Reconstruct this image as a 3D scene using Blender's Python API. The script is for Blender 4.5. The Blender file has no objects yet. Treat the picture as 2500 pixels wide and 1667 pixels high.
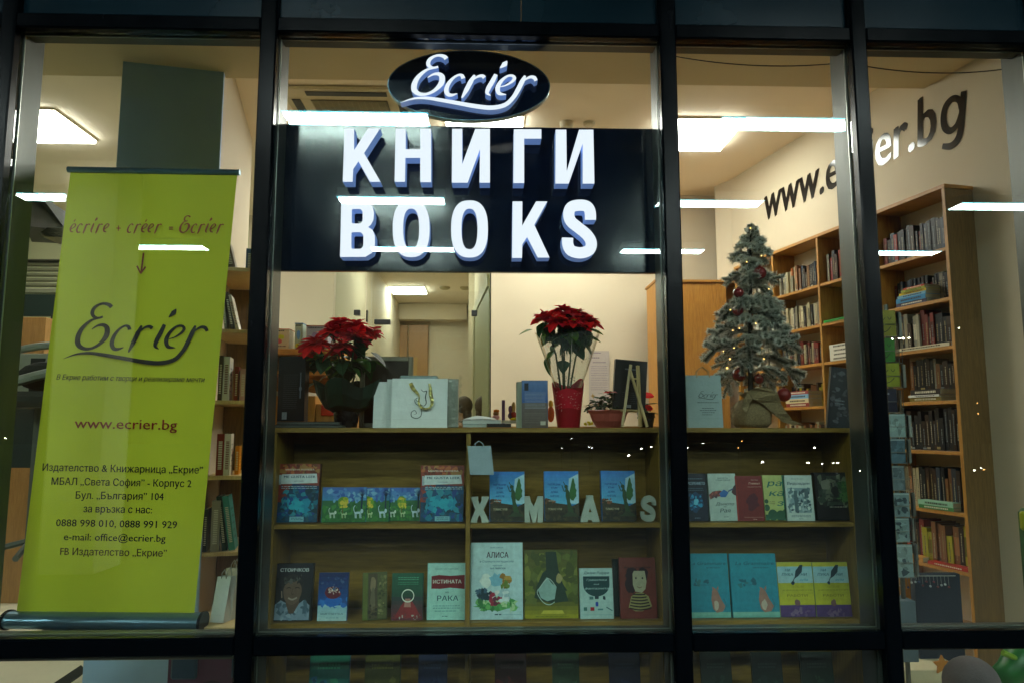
import bpy, math, random
from mathutils import Vector, Matrix

scene = bpy.context.scene
COL = scene.collection
RAD = math.radians

# ---------------------------------------------------------------- camera, world, exposure
F_PX, YAW, PITCH = 1780.0, RAD(1.85), RAD(6.75)
EYE = Vector((0.0, 0.0, 1.6))
cam_data = bpy.data.cameras.new('camera')
cam_data.sensor_width = 36.0
cam_data.lens = F_PX / 2500.0 * 36.0
cam_data.clip_start = 0.05
cam_data.clip_end = 400.0
cam = bpy.data.objects.new('camera', cam_data)
COL.objects.link(cam)
cam.location = EYE
cam.rotation_euler = (math.pi / 2 + PITCH, 0.0, -YAW)
scene.camera = cam

world = bpy.data.worlds.new('World')
scene.world = world
world.use_nodes = True
wn = world.node_tree.nodes
bgn = wn.get('Background') or wn.new('ShaderNodeBackground')
sky = wn.new('ShaderNodeTexSky')
sky.sky_type = 'NISHITA'
sky.sun_disc = False
sky.sun_elevation = RAD(-3.0)
sky.sun_rotation = RAD(200)
world.node_tree.links.new(sky.outputs[0], bgn.inputs[0])
bgn.inputs[1].default_value = 0.05

vs = scene.view_settings
vs.view_transform = 'Standard'
vs.look = 'None'
vs.gamma = 1.0
vs.use_curve_mapping = False
vs.exposure = 1.0
cy = scene.cycles
cy.use_denoising = True
cy.max_bounces = 10
cy.diffuse_bounces = 6
cy.glossy_bounces = 4
cy.transmission_bounces = 4
cy.transparent_max_bounces = 16
cy.caustics_reflective = False
cy.caustics_refractive = False
cy.sample_clamp_indirect = 3.0
cy.use_adaptive_sampling = True
cy.adaptive_threshold = 0.015

# lamp strengths (everything that gives off light)
L_PANEL = 15.5      # square ceiling panels in the shop
L_CANOPY = 45.0     # long fittings under the canopy outside, seen only as reflections
L_SIGN = 0.62
PANEL_COL = (1.0, 0.96, 0.88)
CANOPY_COL = (0.86, 1.0, 0.95)

GLASS_Y = 2.90      # outer face of the shop window

_R = Matrix.Rotation(-YAW, 3, 'Z') @ Matrix.Rotation(PITCH, 3, 'X')

def ray(px, py):
    return _R @ Vector(((px - 1250.0) / F_PX, 1.0, (833.5 - py) / F_PX))

def P(px, py, y):
    """Point of the vertical plane Y = y that the photograph shows at (px, py)."""
    d = ray(px, py)
    return EYE + d * (y / d.y)

def X(px, py, y): return P(px, py, y).x
def Z(px, py, y): return P(px, py, y).z

def lin(c):
    if isinstance(c, str):
        c = c.lstrip('#')
        c = [int(c[i:i + 2], 16) / 255.0 for i in (0, 2, 4)]
        c = [v / 12.92 if v <= 0.04045 else ((v + 0.055) / 1.055) ** 2.4 for v in c]
    return (c[0], c[1], c[2], 1.0)

def mulc(c, k):
    c = lin(c)
    return (min(1, c[0] * k), min(1, c[1] * k), min(1, c[2] * k))

# ---------------------------------------------------------------- materials
MATS = {}

def nodes_of(name):
    m = bpy.data.materials.new(name)
    m.use_nodes = True
    nt = m.node_tree
    nt.nodes.clear()
    out = nt.nodes.new('ShaderNodeOutputMaterial')
    MATS[name] = m
    return m, nt, out

def N(nt, kind, **kw):
    n = nt.nodes.new('ShaderNode' + kind)
    for k, v in kw.items():
        if k.startswith('i_'):
            key = k[2:].replace('_', ' ')
            n.inputs[key].default_value = v
        else:
            setattr(n, k, v)
    return n

def principled(name, base=None, rough=0.5, metal=0.0, attr=False, noise=0.0, nscale=8.0, bump=0.0, bscale=60.0,
               spec=0.5, trans=0.0, coat=0.0, rough_noise=0.0, stretch=(1, 1, 1), translucent=0.0):
    m, nt, out = nodes_of(name)
    b = N(nt, 'BsdfPrincipled')
    b.inputs['Roughness'].default_value = rough
    b.inputs['Metallic'].default_value = metal
    b.inputs['Specular IOR Level'].default_value = spec
    b.inputs['Transmission Weight'].default_value = trans
    b.inputs['Coat Weight'].default_value = coat
    tl = None
    if translucent > 0:
        tl = N(nt, 'BsdfTranslucent')
        ms = N(nt, 'MixShader')
        ms.inputs[0].default_value = translucent
        nt.links.new(b.outputs[0], ms.inputs[1]); nt.links.new(tl.outputs[0], ms.inputs[2])
        nt.links.new(ms.outputs[0], out.inputs[0])
    else:
        nt.links.new(b.outputs[0], out.inputs[0])
    if attr:
        a = N(nt, 'Attribute', attribute_name='Col')
        src = a.outputs['Color']
    else:
        rgb = N(nt, 'RGB')
        rgb.outputs[0].default_value = lin(base)
        src = rgb.outputs[0]
    tc = N(nt, 'TexCoord')
    mp = N(nt, 'Mapping')
    mp.inputs['Scale'].default_value = stretch
    nt.links.new(tc.outputs['Object'], mp.inputs[0])
    if noise > 0:
        nz = N(nt, 'TexNoise')
        nz.inputs['Scale'].default_value = nscale
        nz.inputs['Detail'].default_value = 6.0
        nz.inputs['Roughness'].default_value = 0.6
        nt.links.new(mp.outputs[0], nz.inputs['Vector'])
        mr = N(nt, 'MapRange')
        mr.inputs['From Min'].default_value = 0.25
        mr.inputs['From Max'].default_value = 0.75
        mr.inputs['To Min'].default_value = 1.0 - noise
        mr.inputs['To Max'].default_value = 1.0 + noise
        nt.links.new(nz.outputs[0], mr.inputs['Value'])
        mx = N(nt, 'Mix', data_type='RGBA', blend_type='MULTIPLY')
        mx.inputs['Factor'].default_value = 1.0
        nt.links.new(src, mx.inputs[6])
        nt.links.new(mr.outputs[0], mx.inputs[7])
        src = mx.outputs[2]
        if rough_noise > 0:
            r2 = N(nt, 'MapRange')
            r2.inputs['To Min'].default_value = max(0, rough - rough_noise)
            r2.inputs['To Max'].default_value = min(1, rough + rough_noise)
            nt.links.new(nz.outputs[0], r2.inputs['Value'])
            nt.links.new(r2.outputs[0], b.inputs['Roughness'])
    nt.links.new(src, b.inputs['Base Color'])
    if tl is not None: nt.links.new(src, tl.inputs[0])
    if bump > 0:
        nb = N(nt, 'TexNoise')
        nb.inputs['Scale'].default_value = bscale
        nb.inputs['Detail'].default_value = 4.0
        nt.links.new(mp.outputs[0], nb.inputs['Vector'])
        bp = N(nt, 'Bump')
        bp.inputs['Strength'].default_value = bump
        bp.inputs['Distance'].default_value = 0.01
        nt.links.new(nb.outputs[0], bp.inputs['Height'])
        nt.links.new(bp.outputs[0], b.inputs['Normal'])
    return m

def emissive(name, col, strength):
    m, nt, out = nodes_of(name)
    e = N(nt, 'Emission')
    e.inputs[0].default_value = lin(col)
    e.inputs[1].default_value = strength
    nt.links.new(e.outputs[0], out.inputs[0])
    return m

def wood(name, c1, c2, rough=0.45, scale=(1.2, 14, 14)):
    m, nt, out = nodes_of(name)
    b = N(nt, 'BsdfPrincipled')
    b.inputs['Roughness'].default_value = rough
    tc = N(nt, 'TexCoord')
    mp = N(nt, 'Mapping')
    mp.inputs['Scale'].default_value = scale
    nt.links.new(tc.outputs['Object'], mp.inputs[0])
    nz = N(nt, 'TexNoise')
    nz.inputs['Scale'].default_value = 2.2
    nz.inputs['Detail'].default_value = 8
    nz.inputs['Roughness'].default_value = 0.65
    nz.inputs['Distortion'].default_value = 1.2
    nt.links.new(mp.outputs[0], nz.inputs['Vector'])
    n2 = N(nt, 'TexNoise')
    n2.inputs['Scale'].default_value = 9
    n2.inputs['Detail'].default_value = 6
    nt.links.new(mp.outputs[0], n2.inputs['Vector'])
    av = N(nt, 'Math', operation='ADD')
    nt.links.new(nz.outputs[0], av.inputs[0])
    nt.links.new(n2.outputs[0], av.inputs[1])
    cr = N(nt, 'ValToRGB')
    cr.color_ramp.elements[0].position = 0.36
    cr.color_ramp.elements[0].color = lin(c1)
    cr.color_ramp.elements[1].position = 0.66
    cr.color_ramp.elements[1].color = lin(c2)
    hv = N(nt, 'Math', operation='MULTIPLY')
    hv.inputs[1].default_value = 0.5
    nt.links.new(av.outputs[0], hv.inputs[0])
    nt.links.new(hv.outputs[0], cr.inputs[0])
    nt.links.new(cr.outputs[0], b.inputs['Base Color'])
    bp = N(nt, 'Bump')
    bp.inputs['Strength'].default_value = 0.12
    bp.inputs['Distance'].default_value = 0.004
    nt.links.new(hv.outputs[0], bp.inputs['Height'])
    nt.links.new(bp.outputs[0], b.inputs['Normal'])
    nt.links.new(b.outputs[0], out.inputs[0])
    return m

def glass(name, tint, gain, ior=1.5, base=0.0, smear_haze=0.0):
    """Clear sheet: light passes, and mirrors as real glass does (Fresnel)."""
    m, nt, out = nodes_of(name)
    t = N(nt, 'BsdfTransparent')
    t.inputs[0].default_value = lin(tint)
    g = N(nt, 'BsdfGlossy')
    g.inputs['Roughness'].default_value = 0.0
    g.inputs[0].default_value = (1, 1, 1, 1)
    fr = N(nt, 'Fresnel')
    geo = N(nt, 'NewGeometry')
    io = N(nt, 'MapRange')          # same mirror strength from both sides of the thin sheet
    io.inputs['To Min'].default_value = ior
    io.inputs['To Max'].default_value = 1.0 / ior
    nt.links.new(geo.outputs['Backfacing'], io.inputs['Value'])
    nt.links.new(io.outputs[0], fr.inputs[0])
    mu = N(nt, 'Math', operation='MULTIPLY_ADD', use_clamp=True)
    mu.inputs[1].default_value = gain
    mu.inputs[2].default_value = base
    nt.links.new(fr.outputs[0], mu.inputs[0])
    mx = N(nt, 'MixShader')
    nt.links.new(mu.outputs[0], mx.inputs[0])
    nt.links.new(t.outputs[0], mx.inputs[1])
    nt.links.new(g.outputs[0], mx.inputs[2])
    last = mx
    if smear_haze > 0:  # streaky smears, also a faint haze put in to lift dark tones
        d = N(nt, 'BsdfDiffuse')
        d.inputs[0].default_value = (0.7, 0.75, 0.75, 1)
        tc = N(nt, 'TexCoord')
        mp = N(nt, 'Mapping')
        mp.inputs['Scale'].default_value = (6, 1, 1.2)
        nt.links.new(tc.outputs['Object'], mp.inputs[0])
        nz = N(nt, 'TexNoise')
        nz.inputs['Scale'].default_value = 2.0
        nz.inputs['Detail'].default_value = 8
        nz.inputs['Roughness'].default_value = 0.7
        nt.links.new(mp.outputs[0], nz.inputs['Vector'])
        mr = N(nt, 'MapRange')
        mr.inputs['From Min'].default_value = 0.45
        mr.inputs['From Max'].default_value = 0.8
        mr.inputs['To Min'].default_value = smear_haze * 0.3
        mr.inputs['To Max'].default_value = smear_haze
        nt.links.new(nz.outputs[0], mr.inputs['Value'])
        m2 = N(nt, 'MixShader')
        nt.links.new(mr.outputs[0], m2.inputs[0])
        nt.links.new(mx.outputs[0], m2.inputs[1])
        nt.links.new(d.outputs[0], m2.inputs[2])
        last = m2
    nt.links.new(last.outputs[0], out.inputs[0])
    return m

principled('wall_paint', '#c5b9a0', 0.75, noise=0.05, nscale=1.6, bump=0.15, bscale=180)
principled('wall_paint_green', '#b3b793', 0.75, noise=0.06, nscale=1.6, bump=0.15, bscale=180)
principled('ceiling_paint', '#ece0cb', 0.85, noise=0.05, nscale=1.2)
principled('soffit_paint', '#c9bb9a', 0.85, noise=0.05, nscale=1.2)
principled('column_front_blue', '#a9cdf0', 0.7, noise=0.07, nscale=3, bump=0.1, bscale=150)
principled('floor_tile', '#d6d0b8', 0.35, noise=0.12, nscale=2.5, rough_noise=0.12)
principled('asphalt', '#15181a', 0.8, noise=0.3, nscale=12, bump=0.5, bscale=90)
principled('canopy_paint', '#1c272c', 0.8, noise=0.1, nscale=1.0)
principled('black_metal', '#010408', 0.24, metal=0.0, noise=0.25, nscale=5, rough_noise=0.08, spec=0.12, stretch=(3, 3, 0.7))
principled('inner_metal', '#4b504a', 0.38, metal=0.35, noise=0.18, nscale=3, rough_noise=0.12, stretch=(4, 4, 0.5))
principled('spacer_metal', '#c9cfc6', 0.3, metal=0.9)
principled('spandrel', '#08212b', 0.22, noise=0.35, nscale=1.3, rough_noise=0.08)
principled('sign_board', '#031024', 0.12, noise=0.3, nscale=3.5, spec=0.4, rough_noise=0.07)
principled('paint', attr=True, rough=0.5, noise=0.05, nscale=20)
principled('gloss', attr=True, spec=0.28, rough=0.36, noise=0.06, nscale=14, rough_noise=0.08)
principled('print', attr=True, rough=0.33, noise=0.16, nscale=45, rough_noise=0.06)
principled('paper', attr=True, rough=0.75, noise=0.05, nscale=30, bump=0.15, bscale=70)
principled('matt', attr=True, rough=0.85, noise=0.10, nscale=16, bump=0.25, bscale=90)
principled('metal', attr=True, rough=0.3, metal=0.9, noise=0.08, nscale=12)
principled('foil', attr=True, rough=0.18, metal=0.35, noise=0.12, nscale=10, bump=0.6, bscale=35)
principled('wet_black', '#050708', 0.18, noise=0.2, nscale=8, bump=0.6, bscale=25)
principled('burlap', '#8f7c58', 0.95, noise=0.35, nscale=120, bump=0.9, bscale=300)
principled('needle', attr=True, rough=0.7, noise=0.2, nscale=40, translucent=0.45)
principled('leaf', attr=True, rough=0.42, noise=0.22, nscale=30, bump=0.3, bscale=70, translucent=0.35)
principled('bauble', '#6e0d12', 0.1, spec=0.8, coat=0.8)
principled('bauble_matt', '#7a1514', 0.5)
principled('skin', '#a77c62', 0.6, noise=0.06, nscale=20)
principled('hair', '#3f2f20', 0.7, noise=0.4, nscale=60, stretch=(1, 1, 0.2))
principled('banner_cloth', '#b6c424', 0.6, noise=0.09, nscale=1.3, bump=0.12, bscale=400, translucent=0.25)
principled('alu', '#5f7f8f', 0.28, metal=0.75, noise=0.08, nscale=6, stretch=(0.3, 4, 4))
wood('shelf_wood', '#745b1e', '#977832')
wood('shelf_wood_vertical', '#745b1e', '#977832', scale=(14, 14, 1.2))
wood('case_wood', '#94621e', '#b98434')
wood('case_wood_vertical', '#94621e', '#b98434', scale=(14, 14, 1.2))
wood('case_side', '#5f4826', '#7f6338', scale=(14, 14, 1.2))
wood('pine', '#b89a62', '#d8bf88', scale=(14, 14, 1.2))
wood('door_wood', '#8d6532', '#a87d44', scale=(14, 14, 1.0))
glass('window_glass', (0.93, 0.965, 0.95), 1.25, smear_haze=0.004)
glass('partition_glass', (0.90, 0.95, 0.91), 1.2)
glass('cellophane', (0.93, 0.95, 0.93), 2.2, base=0.01, smear_haze=0.08)
emissive('panel_light', PANEL_COL, L_PANEL)
emissive('canopy_light', CANOPY_COL, L_CANOPY)
emissive('reflection_edge_glow', (0.15, 0.8, 1.0), 9.0)
emissive('sign_face', (0.86, 0.9, 1.0), L_SIGN)
emissive('bulb_warm', (1.0, 0.55, 0.14), 4.5)
emissive('lamp_white', (1.0, 0.93, 0.8), 35.0)
emissive('lamp_orange', (1.0, 0.4, 0.1), 22.0)
# acrylic letter returns: glow a little with the letter's own light
m_, nt_, out_ = nodes_of('sign_return')
e_ = N(nt_, 'Emission'); e_.inputs[0].default_value = (0.22, 0.36, 0.8, 1); e_.inputs[1].default_value = 0.2
b_ = N(nt_, 'BsdfPrincipled'); b_.inputs['Base Color'].default_value = (0.4, 0.5, 0.7, 1); b_.inputs['Roughness'].default_value = 0.25
a_ = N(nt_, 'AddShader')
nt_.links.new(e_.outputs[0], a_.inputs[0]); nt_.links.new(b_.outputs[0], a_.inputs[1]); nt_.links.new(a_.outputs[0], out_.inputs[0])

# ---------------------------------------------------------------- lettering: outlines of the built-in font, filled here
import numpy as np
from mathutils.geometry import delaunay_2d_cdt
GLYPHS = {}
def glyphs(body, res, shear):
    key = (body, res, shear)
    if key in GLYPHS: return GLYPHS[key]
    c = bpy.data.curves.new('lettering', 'FONT')
    c.body = body; c.resolution_u = res; c.size = 1.0 / 0.727; c.shear = shear; c.fill_mode = 'NONE'
    o = bpy.data.objects.new('outline_source', c)
    me = o.to_mesh()
    v = np.array([p.co[:2] for p in me.vertices]); e = np.array([q.vertices[:] for q in me.edges])
    o.to_mesh_clear(); bpy.data.objects.remove(o); bpy.data.curves.remove(c)
    r = delaunay_2d_cdt([Vector(p) for p in v], [tuple(int(k) for k in q) for q in e], [], 0, 1e-6)
    pts = np.array([p[:] for p in r[0]]); tris = np.array([t for t in r[2] if len(t) == 3])
    cen = pts[tris].mean(axis=1)
    a, b = v[e[:, 0]], v[e[:, 1]]
    up = (a[None, :, 1] <= cen[:, None, 1]) & (b[None, :, 1] > cen[:, None, 1])
    dn = (a[None, :, 1] > cen[:, None, 1]) & (b[None, :, 1] <= cen[:, None, 1])
    xx = a[None, :, 0] + (cen[:, None, 1] - a[None, :, 1]) / np.where(b[:, 1] == a[:, 1], 1e9, b[:, 1] - a[:, 1])[None, :] * (b[:, 0] - a[:, 0])[None, :]
    cross = (xx > cen[:, None, 0]) & (up | dn)
    inside = cross.sum(axis=1) % 2 == 1
    GLYPHS[key] = (pts, tris[inside])
    return GLYPHS[key]

# ---------------------------------------------------------------- mesh building
class MB:
    def __init__(self, mats=('paint',)):
        self.v, self.f, self.c, self.m = [], [], [], []
        self.mats = list(mats) if not isinstance(mats, str) else [mats]
        self.T = None
        self.smooth = False

    def vert(self, p):
        p = Vector(p)
        if self.T is not None:
            p = self.T @ p
        self.v.append(p[:])
        return len(self.v) - 1

    def face(self, idx, col='#808080', m=0):
        self.f.append(tuple(idx)); self.c.append(lin(col)); self.m.append(m)

    def quad(self, a, b, c, d, col='#808080', m=0):
        self.face([self.vert(a), self.vert(b), self.vert(c), self.vert(d)], col, m)

    def poly(self, pts, col='#808080', m=0):
        self.face([self.vert(p) for p in pts], col, m)

    def box(self, x0, x1, y0, y1, z0, z1, col='#808080', m=0, bev=0.0):
        if x0 > x1: x0, x1 = x1, x0
        if y0 > y1: y0, y1 = y1, y0
        if z0 > z1: z0, z1 = z1, z0
        if bev <= 0:
            i = [self.vert(p) for p in ((x0, y0, z0), (x1, y0, z0), (x1, y1, z0), (x0, y1, z0),
                                        (x0, y0, z1), (x1, y0, z1), (x1, y1, z1), (x0, y1, z1))]
            for q in ((0, 3, 2, 1), (4, 5, 6, 7), (0, 1, 5, 4), (1, 2, 6, 5), (2, 3, 7, 6), (3, 0, 4, 7)):
                self.face([i[k] for k in q], col, m)
            return
        b = min(bev, (x1 - x0) * .45, (y1 - y0) * .45, (z1 - z0) * .45)
        rings = []
        for (zz, k) in ((z0, b), (z0 + b, 0), (z1 - b, 0), (z1, b)):
            if k:
                pts = [(x0 + b, y0 + b), (x1 - b, y0 + b), (x1 - b, y0 + b), (x1 - b, y1 - b), (x1 - b, y1 - b), (x0 + b, y1 - b), (x0 + b, y1 - b), (x0 + b, y0 + b)]
            else:
                pts = [(x0 + b, y0), (x1 - b, y0), (x1, y0 + b), (x1, y1 - b), (x1 - b, y1), (x0 + b, y1), (x0, y1 - b), (x0, y0 + b)]
            rings.append([self.vert((p[0], p[1], zz)) for p in pts])
        for r in range(3):
            for k in range(8):
                self.face([rings[r][k], rings[r][(k + 1) % 8], rings[r + 1][(k + 1) % 8], rings[r + 1][k]], col, m)
        self.face([rings[0][k] for k in (7, 6, 4, 2)][::1], col, m)
        self.face([rings[3][k] for k in (0, 2, 4, 6)], col, m)

    def prism(self, pts, z0, z1, col='#808080', m=0):
        """pts in the XY plane, extruded along Z."""
        n = len(pts)
        a = [self.vert((p[0], p[1], z0)) for p in pts]
        b = [self.vert((p[0], p[1], z1)) for p in pts]
        self.face(a[::-1], col, m); self.face(b, col, m)
        for k in range(n):
            self.face([a[k], a[(k + 1) % n], b[(k + 1) % n], b[k]], col, m)

    def tube(self, pts, r, n=8, col='#808080', m=0, cap=True):
        pts = [Vector(p) for p in pts]
        rs = r if isinstance(r, (list, tuple)) else [r] * len(pts)
        rings = []
        up = Vector((0, 0, 1))
        for k, p in enumerate(pts):
            d = (pts[min(k + 1, len(pts) - 1)] - pts[max(k - 1, 0)])
            if d.length < 1e-9: d = Vector((0, 0, 1))
            d.normalize()
            u = d.cross(up)
            if u.length < 1e-3: u = d.cross(Vector((0, 1, 0)))
            u.normalize(); w = d.cross(u).normalized()
            rings.append([self.vert(p + (u * math.cos(2 * math.pi * j / n) + w * math.sin(2 * math.pi * j / n)) * rs[k]) for j in range(n)])
        for k in range(len(pts) - 1):
            for j in range(n):
                self.face([rings[k][j], rings[k][(j + 1) % n], rings[k + 1][(j + 1) % n], rings[k + 1][j]], col, m)
        if cap:
            self.face(rings[0][::-1], col, m); self.face(rings[-1], col, m)

    def lathe(self, prof, n=20, c=(0, 0, 0), col='#808080', m=0, wob=None, close=True):
        rings = []
        for k, (r, z) in enumerate(prof):
            ring = []
            for j in range(n):
                a = 2 * math.pi * j / n
                rr = r * (1 + (wob(a, z) if wob else 0))
                ring.append(self.vert((c[0] + rr * math.cos(a), c[1] + rr * math.sin(a), c[2] + z)))
            rings.append(ring)
        for k in range(len(rings) - 1):
            for j in range(n):
                self.face([rings[k][j], rings[k][(j + 1) % n], rings[k + 1][(j + 1) % n], rings[k + 1][j]], col, m)
        if close:
            self.face(rings[0][::-1], col, m); self.face(rings[-1], col, m)

    def sphere(self, c, r, n=14, col='#808080', m=0, sq=(1, 1, 1)):
        prof = [(max(1e-4, math.sin(math.pi * k / (n // 2 + 1))) * r, -math.cos(math.pi * k / (n // 2 + 1)) * r) for k in range(n // 2 + 2)]
        rings = []
        for (rr, z) in prof:
            rings.append([self.vert((c[0] + rr * sq[0] * math.cos(2 * math.pi * j / n), c[1] + rr * sq[1] * math.sin(2 * math.pi * j / n), c[2] + z * sq[2])) for j in range(n)])
        for k in range(len(rings) - 1):
            for j in range(n):
                self.face([rings[k][j], rings[k][(j + 1) % n], rings[k + 1][(j + 1) % n], rings[k + 1][j]], col, m)

    def loops(self, loops, depth, col='#808080', m=0, side=None, side_m=None):
        """2-D outlines with holes (XY plane) as a solid from z=-depth/2 to z=depth/2; front faces use m."""
        c = bpy.data.curves.new('outline', 'CURVE')
        c.dimensions = '2D'; c.fill_mode = 'BOTH' if depth > 0 else 'FRONT'; c.extrude = depth / 2
        for L in loops:
            s = c.splines.new('POLY'); s.points.add(len(L) - 1)
            for p, q in zip(s.points, L): p.co = (q[0], q[1], 0, 1)
            s.use_cyclic_u = True
        self._take(c, None, col, m, side, side_m)

    def text(self, body, M, height, width=None, col='#101010', m=0, align='LEFT', shear=0.0, res=2, depth=0.0, bold=0.0):
        """Flat lettering; height is the capital height, width the fitted length of the line; M maps XY to place."""
        pts, tris = glyphs(body, res, shear)
        if not len(tris): return
        x0, x1 = float(pts[:, 0].min()), float(pts[:, 0].max())
        k = width / (x1 - x0) if width is not None else height
        for rep in range(2 if bold > 0 else 1):
            dx, dy, dz = (bold * height * 1.6, bold * height * .5, .00012) if rep else (0, 0, 0)
            idx = [self.vert(M @ Vector(((float(p[0]) - x0) * k + dx, float(p[1]) * height + dy, dz))) for p in pts]
            for t in tris: self.face((idx[t[0]], idx[t[1]], idx[t[2]]), col, m)

    def _take(self, curve, M, col, m, side, side_m, width=None, align='LEFT', scale=1.0):
        o = bpy.data.objects.new('outline_source', curve)
        me = o.to_mesh()
        vs_ = [v.co * scale for v in me.vertices]
        fs = [(tuple(p.vertices), p.normal.z) for p in me.polygons]
        o.to_mesh_clear()
        bpy.data.objects.remove(o); bpy.data.curves.remove(curve)
        if not vs_: return
        x0 = min(v.x for v in vs_); x1 = max(v.x for v in vs_)
        if width is not None:
            k = width / max(1e-6, x1 - x0)
            for v in vs_: v.x = (v.x - x0) * k
            x0, x1 = 0, width
        if align == 'CENTER':
            for v in vs_: v.x -= (x0 + x1) / 2
        idx = [self.vert(M @ v if M is not None else v) for v in vs_]
        for f, nz in fs:
            if side_m is not None and abs(nz) < 0.5:
                self.face([idx[k] for k in f], side or col, side_m)
            elif side_m is not None and nz < -0.5:
                self.face([idx[k] for k in f], side or col, side_m)
            else:
                self.face([idx[k] for k in f], col, m)

    def build(self, name, parent=None, label=None, cat=None, group=None, kind=None, mat=None, smooth=None, loc=None):
        me = bpy.data.meshes.new(name)
        vv = self.v
        if loc is not None:
            vv = [(a[0] - loc[0], a[1] - loc[1], a[2] - loc[2]) for a in vv]
        me.from_pydata(vv, [], self.f)
        for nm in (self.mats if mat is None else [mat]):
            me.materials.append(MATS[nm])
        if len(self.mats) > 1 and mat is None:
            me.polygons.foreach_set('material_index', self.m)
        a = me.color_attributes.new('Col', 'FLOAT_COLOR', 'CORNER')
        flat = []
        for f, c in zip(self.f, self.c):
            flat.extend(list(c) * len(f))
        a.data.foreach_set('color', flat)
        if self.smooth if smooth is None else smooth:
            me.polygons.foreach_set('use_smooth', [True] * len(self.f))
        me.update()
        o = bpy.data.objects.new(name, me)
        COL.objects.link(o)
        if loc is not None and parent is None: o.location = loc
        if parent is not None: o.parent = parent
        return tag(o, label, cat, group, kind)

def tag(o, label=None, cat=None, group=None, kind=None):
    if label: o['label'] = label
    if cat: o['category'] = cat
    if group: o['group'] = group
    if kind: o['kind'] = kind
    return o

def empty(name, loc=(0, 0, 0), label=None, cat=None, group=None, rz=0.0):
    o = bpy.data.objects.new(name, None)
    o.empty_display_size = 0.05
    o.location = loc
    o.rotation_euler = (0, 0, rz)
    COL.objects.link(o)
    return tag(o, label, cat, group)

def link_copy(src, name, parent=None, loc=None, rot=None, scale=None):
    c = src.copy()
    c.name = name
    COL.objects.link(c)
    if parent is not None: c.parent = parent
    if loc is not None: c.location = loc
    if rot is not None: c.rotation_euler = rot
    if scale is not None: c.scale = scale
    return c

def copy_tree(o, loc=None, parent=None):
    c = o.copy(); COL.objects.link(c)
    if parent is not None: c.parent = parent
    if loc is not None: c.location = loc
    for ch in list(o.children):
        copy_tree(ch, None, c)
    return c

def simple_box(name, x0, x1, y0, y1, z0, z1, mat, col='#808080', bev=0.0, **kw):
    b = MB(mat); b.box(x0, x1, y0, y1, z0, z1, col, 0, bev)
    return b.build(name, **kw)

# hand-drawn script lettering (calligraphic strokes in the units of the logo drawing, y down)
def spline(pts, ws, n=6):
    out = []
    m = len(pts)
    for k in range(m - 1):
        p0 = pts[max(k - 1, 0)]; p1 = pts[k]; p2 = pts[k + 1]; p3 = pts[min(k + 2, m - 1)]
        for j in range(n):
            t = j / n
            f = lambda a, b, c, d: 0.5 * (2 * b + (c - a) * t + (2 * a - 5 * b + 4 * c - d) * t * t + (3 * b - a - 3 * c + d) * t ** 3)
            out.append((f(p0[0], p1[0], p2[0], p3[0]), f(p0[1], p1[1], p2[1], p3[1]), ws[k] + (ws[k + 1] - ws[k]) * t))
    out.append((pts[-1][0], pts[-1][1], ws[-1]))
    return out

def stroke_outline(pts, ws, n=6):
    s = spline(pts, ws, n)
    L, Rr = [], []
    for k, (x, y, w) in enumerate(s):
        a = s[max(k - 1, 0)]; b = s[min(k + 1, len(s) - 1)]
        dx, dy = b[0] - a[0], b[1] - a[1]
        d = math.hypot(dx, dy) or 1
        nx, ny = -dy / d, dx / d
        L.append((x + nx * w / 2, y + ny * w / 2)); Rr.append((x - nx * w / 2, y - ny * w / 2))
    return L, Rr

LOGO = {
 'E': [([(856, 1100), (838, 1082), (800, 1072), (760, 1080), (722, 1108), (708, 1145), (722, 1172), (752, 1182), (790, 1172)], [34, 30, 20, 18, 26, 30, 26, 18, 16]),
       ([(770, 1183), (700, 1200), (632, 1260), (600, 1325), (600, 1380), (640, 1412), (700, 1412), (765, 1378), (815, 1318), (822, 1262), (795, 1236), (750, 1240), (705, 1268)], [8, 18, 30, 40, 42, 30, 20, 24, 40, 42, 28, 16, 6])],
 'c': [([(995, 1272), (985, 1248), (958, 1242), (915, 1268), (875, 1320), (858, 1375), (872, 1412), (905, 1418), (948, 1404)], [30, 26, 16, 18, 28, 34, 32, 22, 5])],
 'r': [([(1088, 1240), (1058, 1295), (1022, 1370), (985, 1442)], [14, 34, 34, 10]),
       ([(1048, 1318), (1080, 1278), (1118, 1252), (1150, 1248), (1168, 1262)], [6, 12, 18, 26, 30])],
 'i': [([(1262, 1232), (1235, 1290), (1202, 1352), (1190, 1395), (1218, 1418)], [26, 34, 34, 26, 5]),
       ([(1352, 1112), (1332, 1142), (1293, 1178)], [3, 40, 3])],
 'e': [([(1296, 1342), (1345, 1326), (1395, 1292), (1412, 1262), (1392, 1242), (1350, 1250), (1302, 1295), (1276, 1350), (1288, 1398), (1345, 1408)], [5, 12, 20, 26, 20, 16, 26, 34, 30, 4])],
 'y': [([(1500, 1240), (1476, 1292), (1440, 1368), (1400, 1436), (1336, 1498), (1230, 1524), (1100, 1514), (950, 1488), (800, 1462), (690, 1448), (590, 1456), (488, 1492)], [14, 34, 34, 30, 32, 34, 34, 30, 28, 22, 14, 2]),
       ([(1466, 1312), (1505, 1272), (1545, 1252), (1574, 1258), (1590, 1284)], [6, 14, 22, 30, 24])],
}

def logo_strokes(word='Ecriey'):
    res = []
    for ch in word: res += LOGO[ch]
    return res

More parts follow.
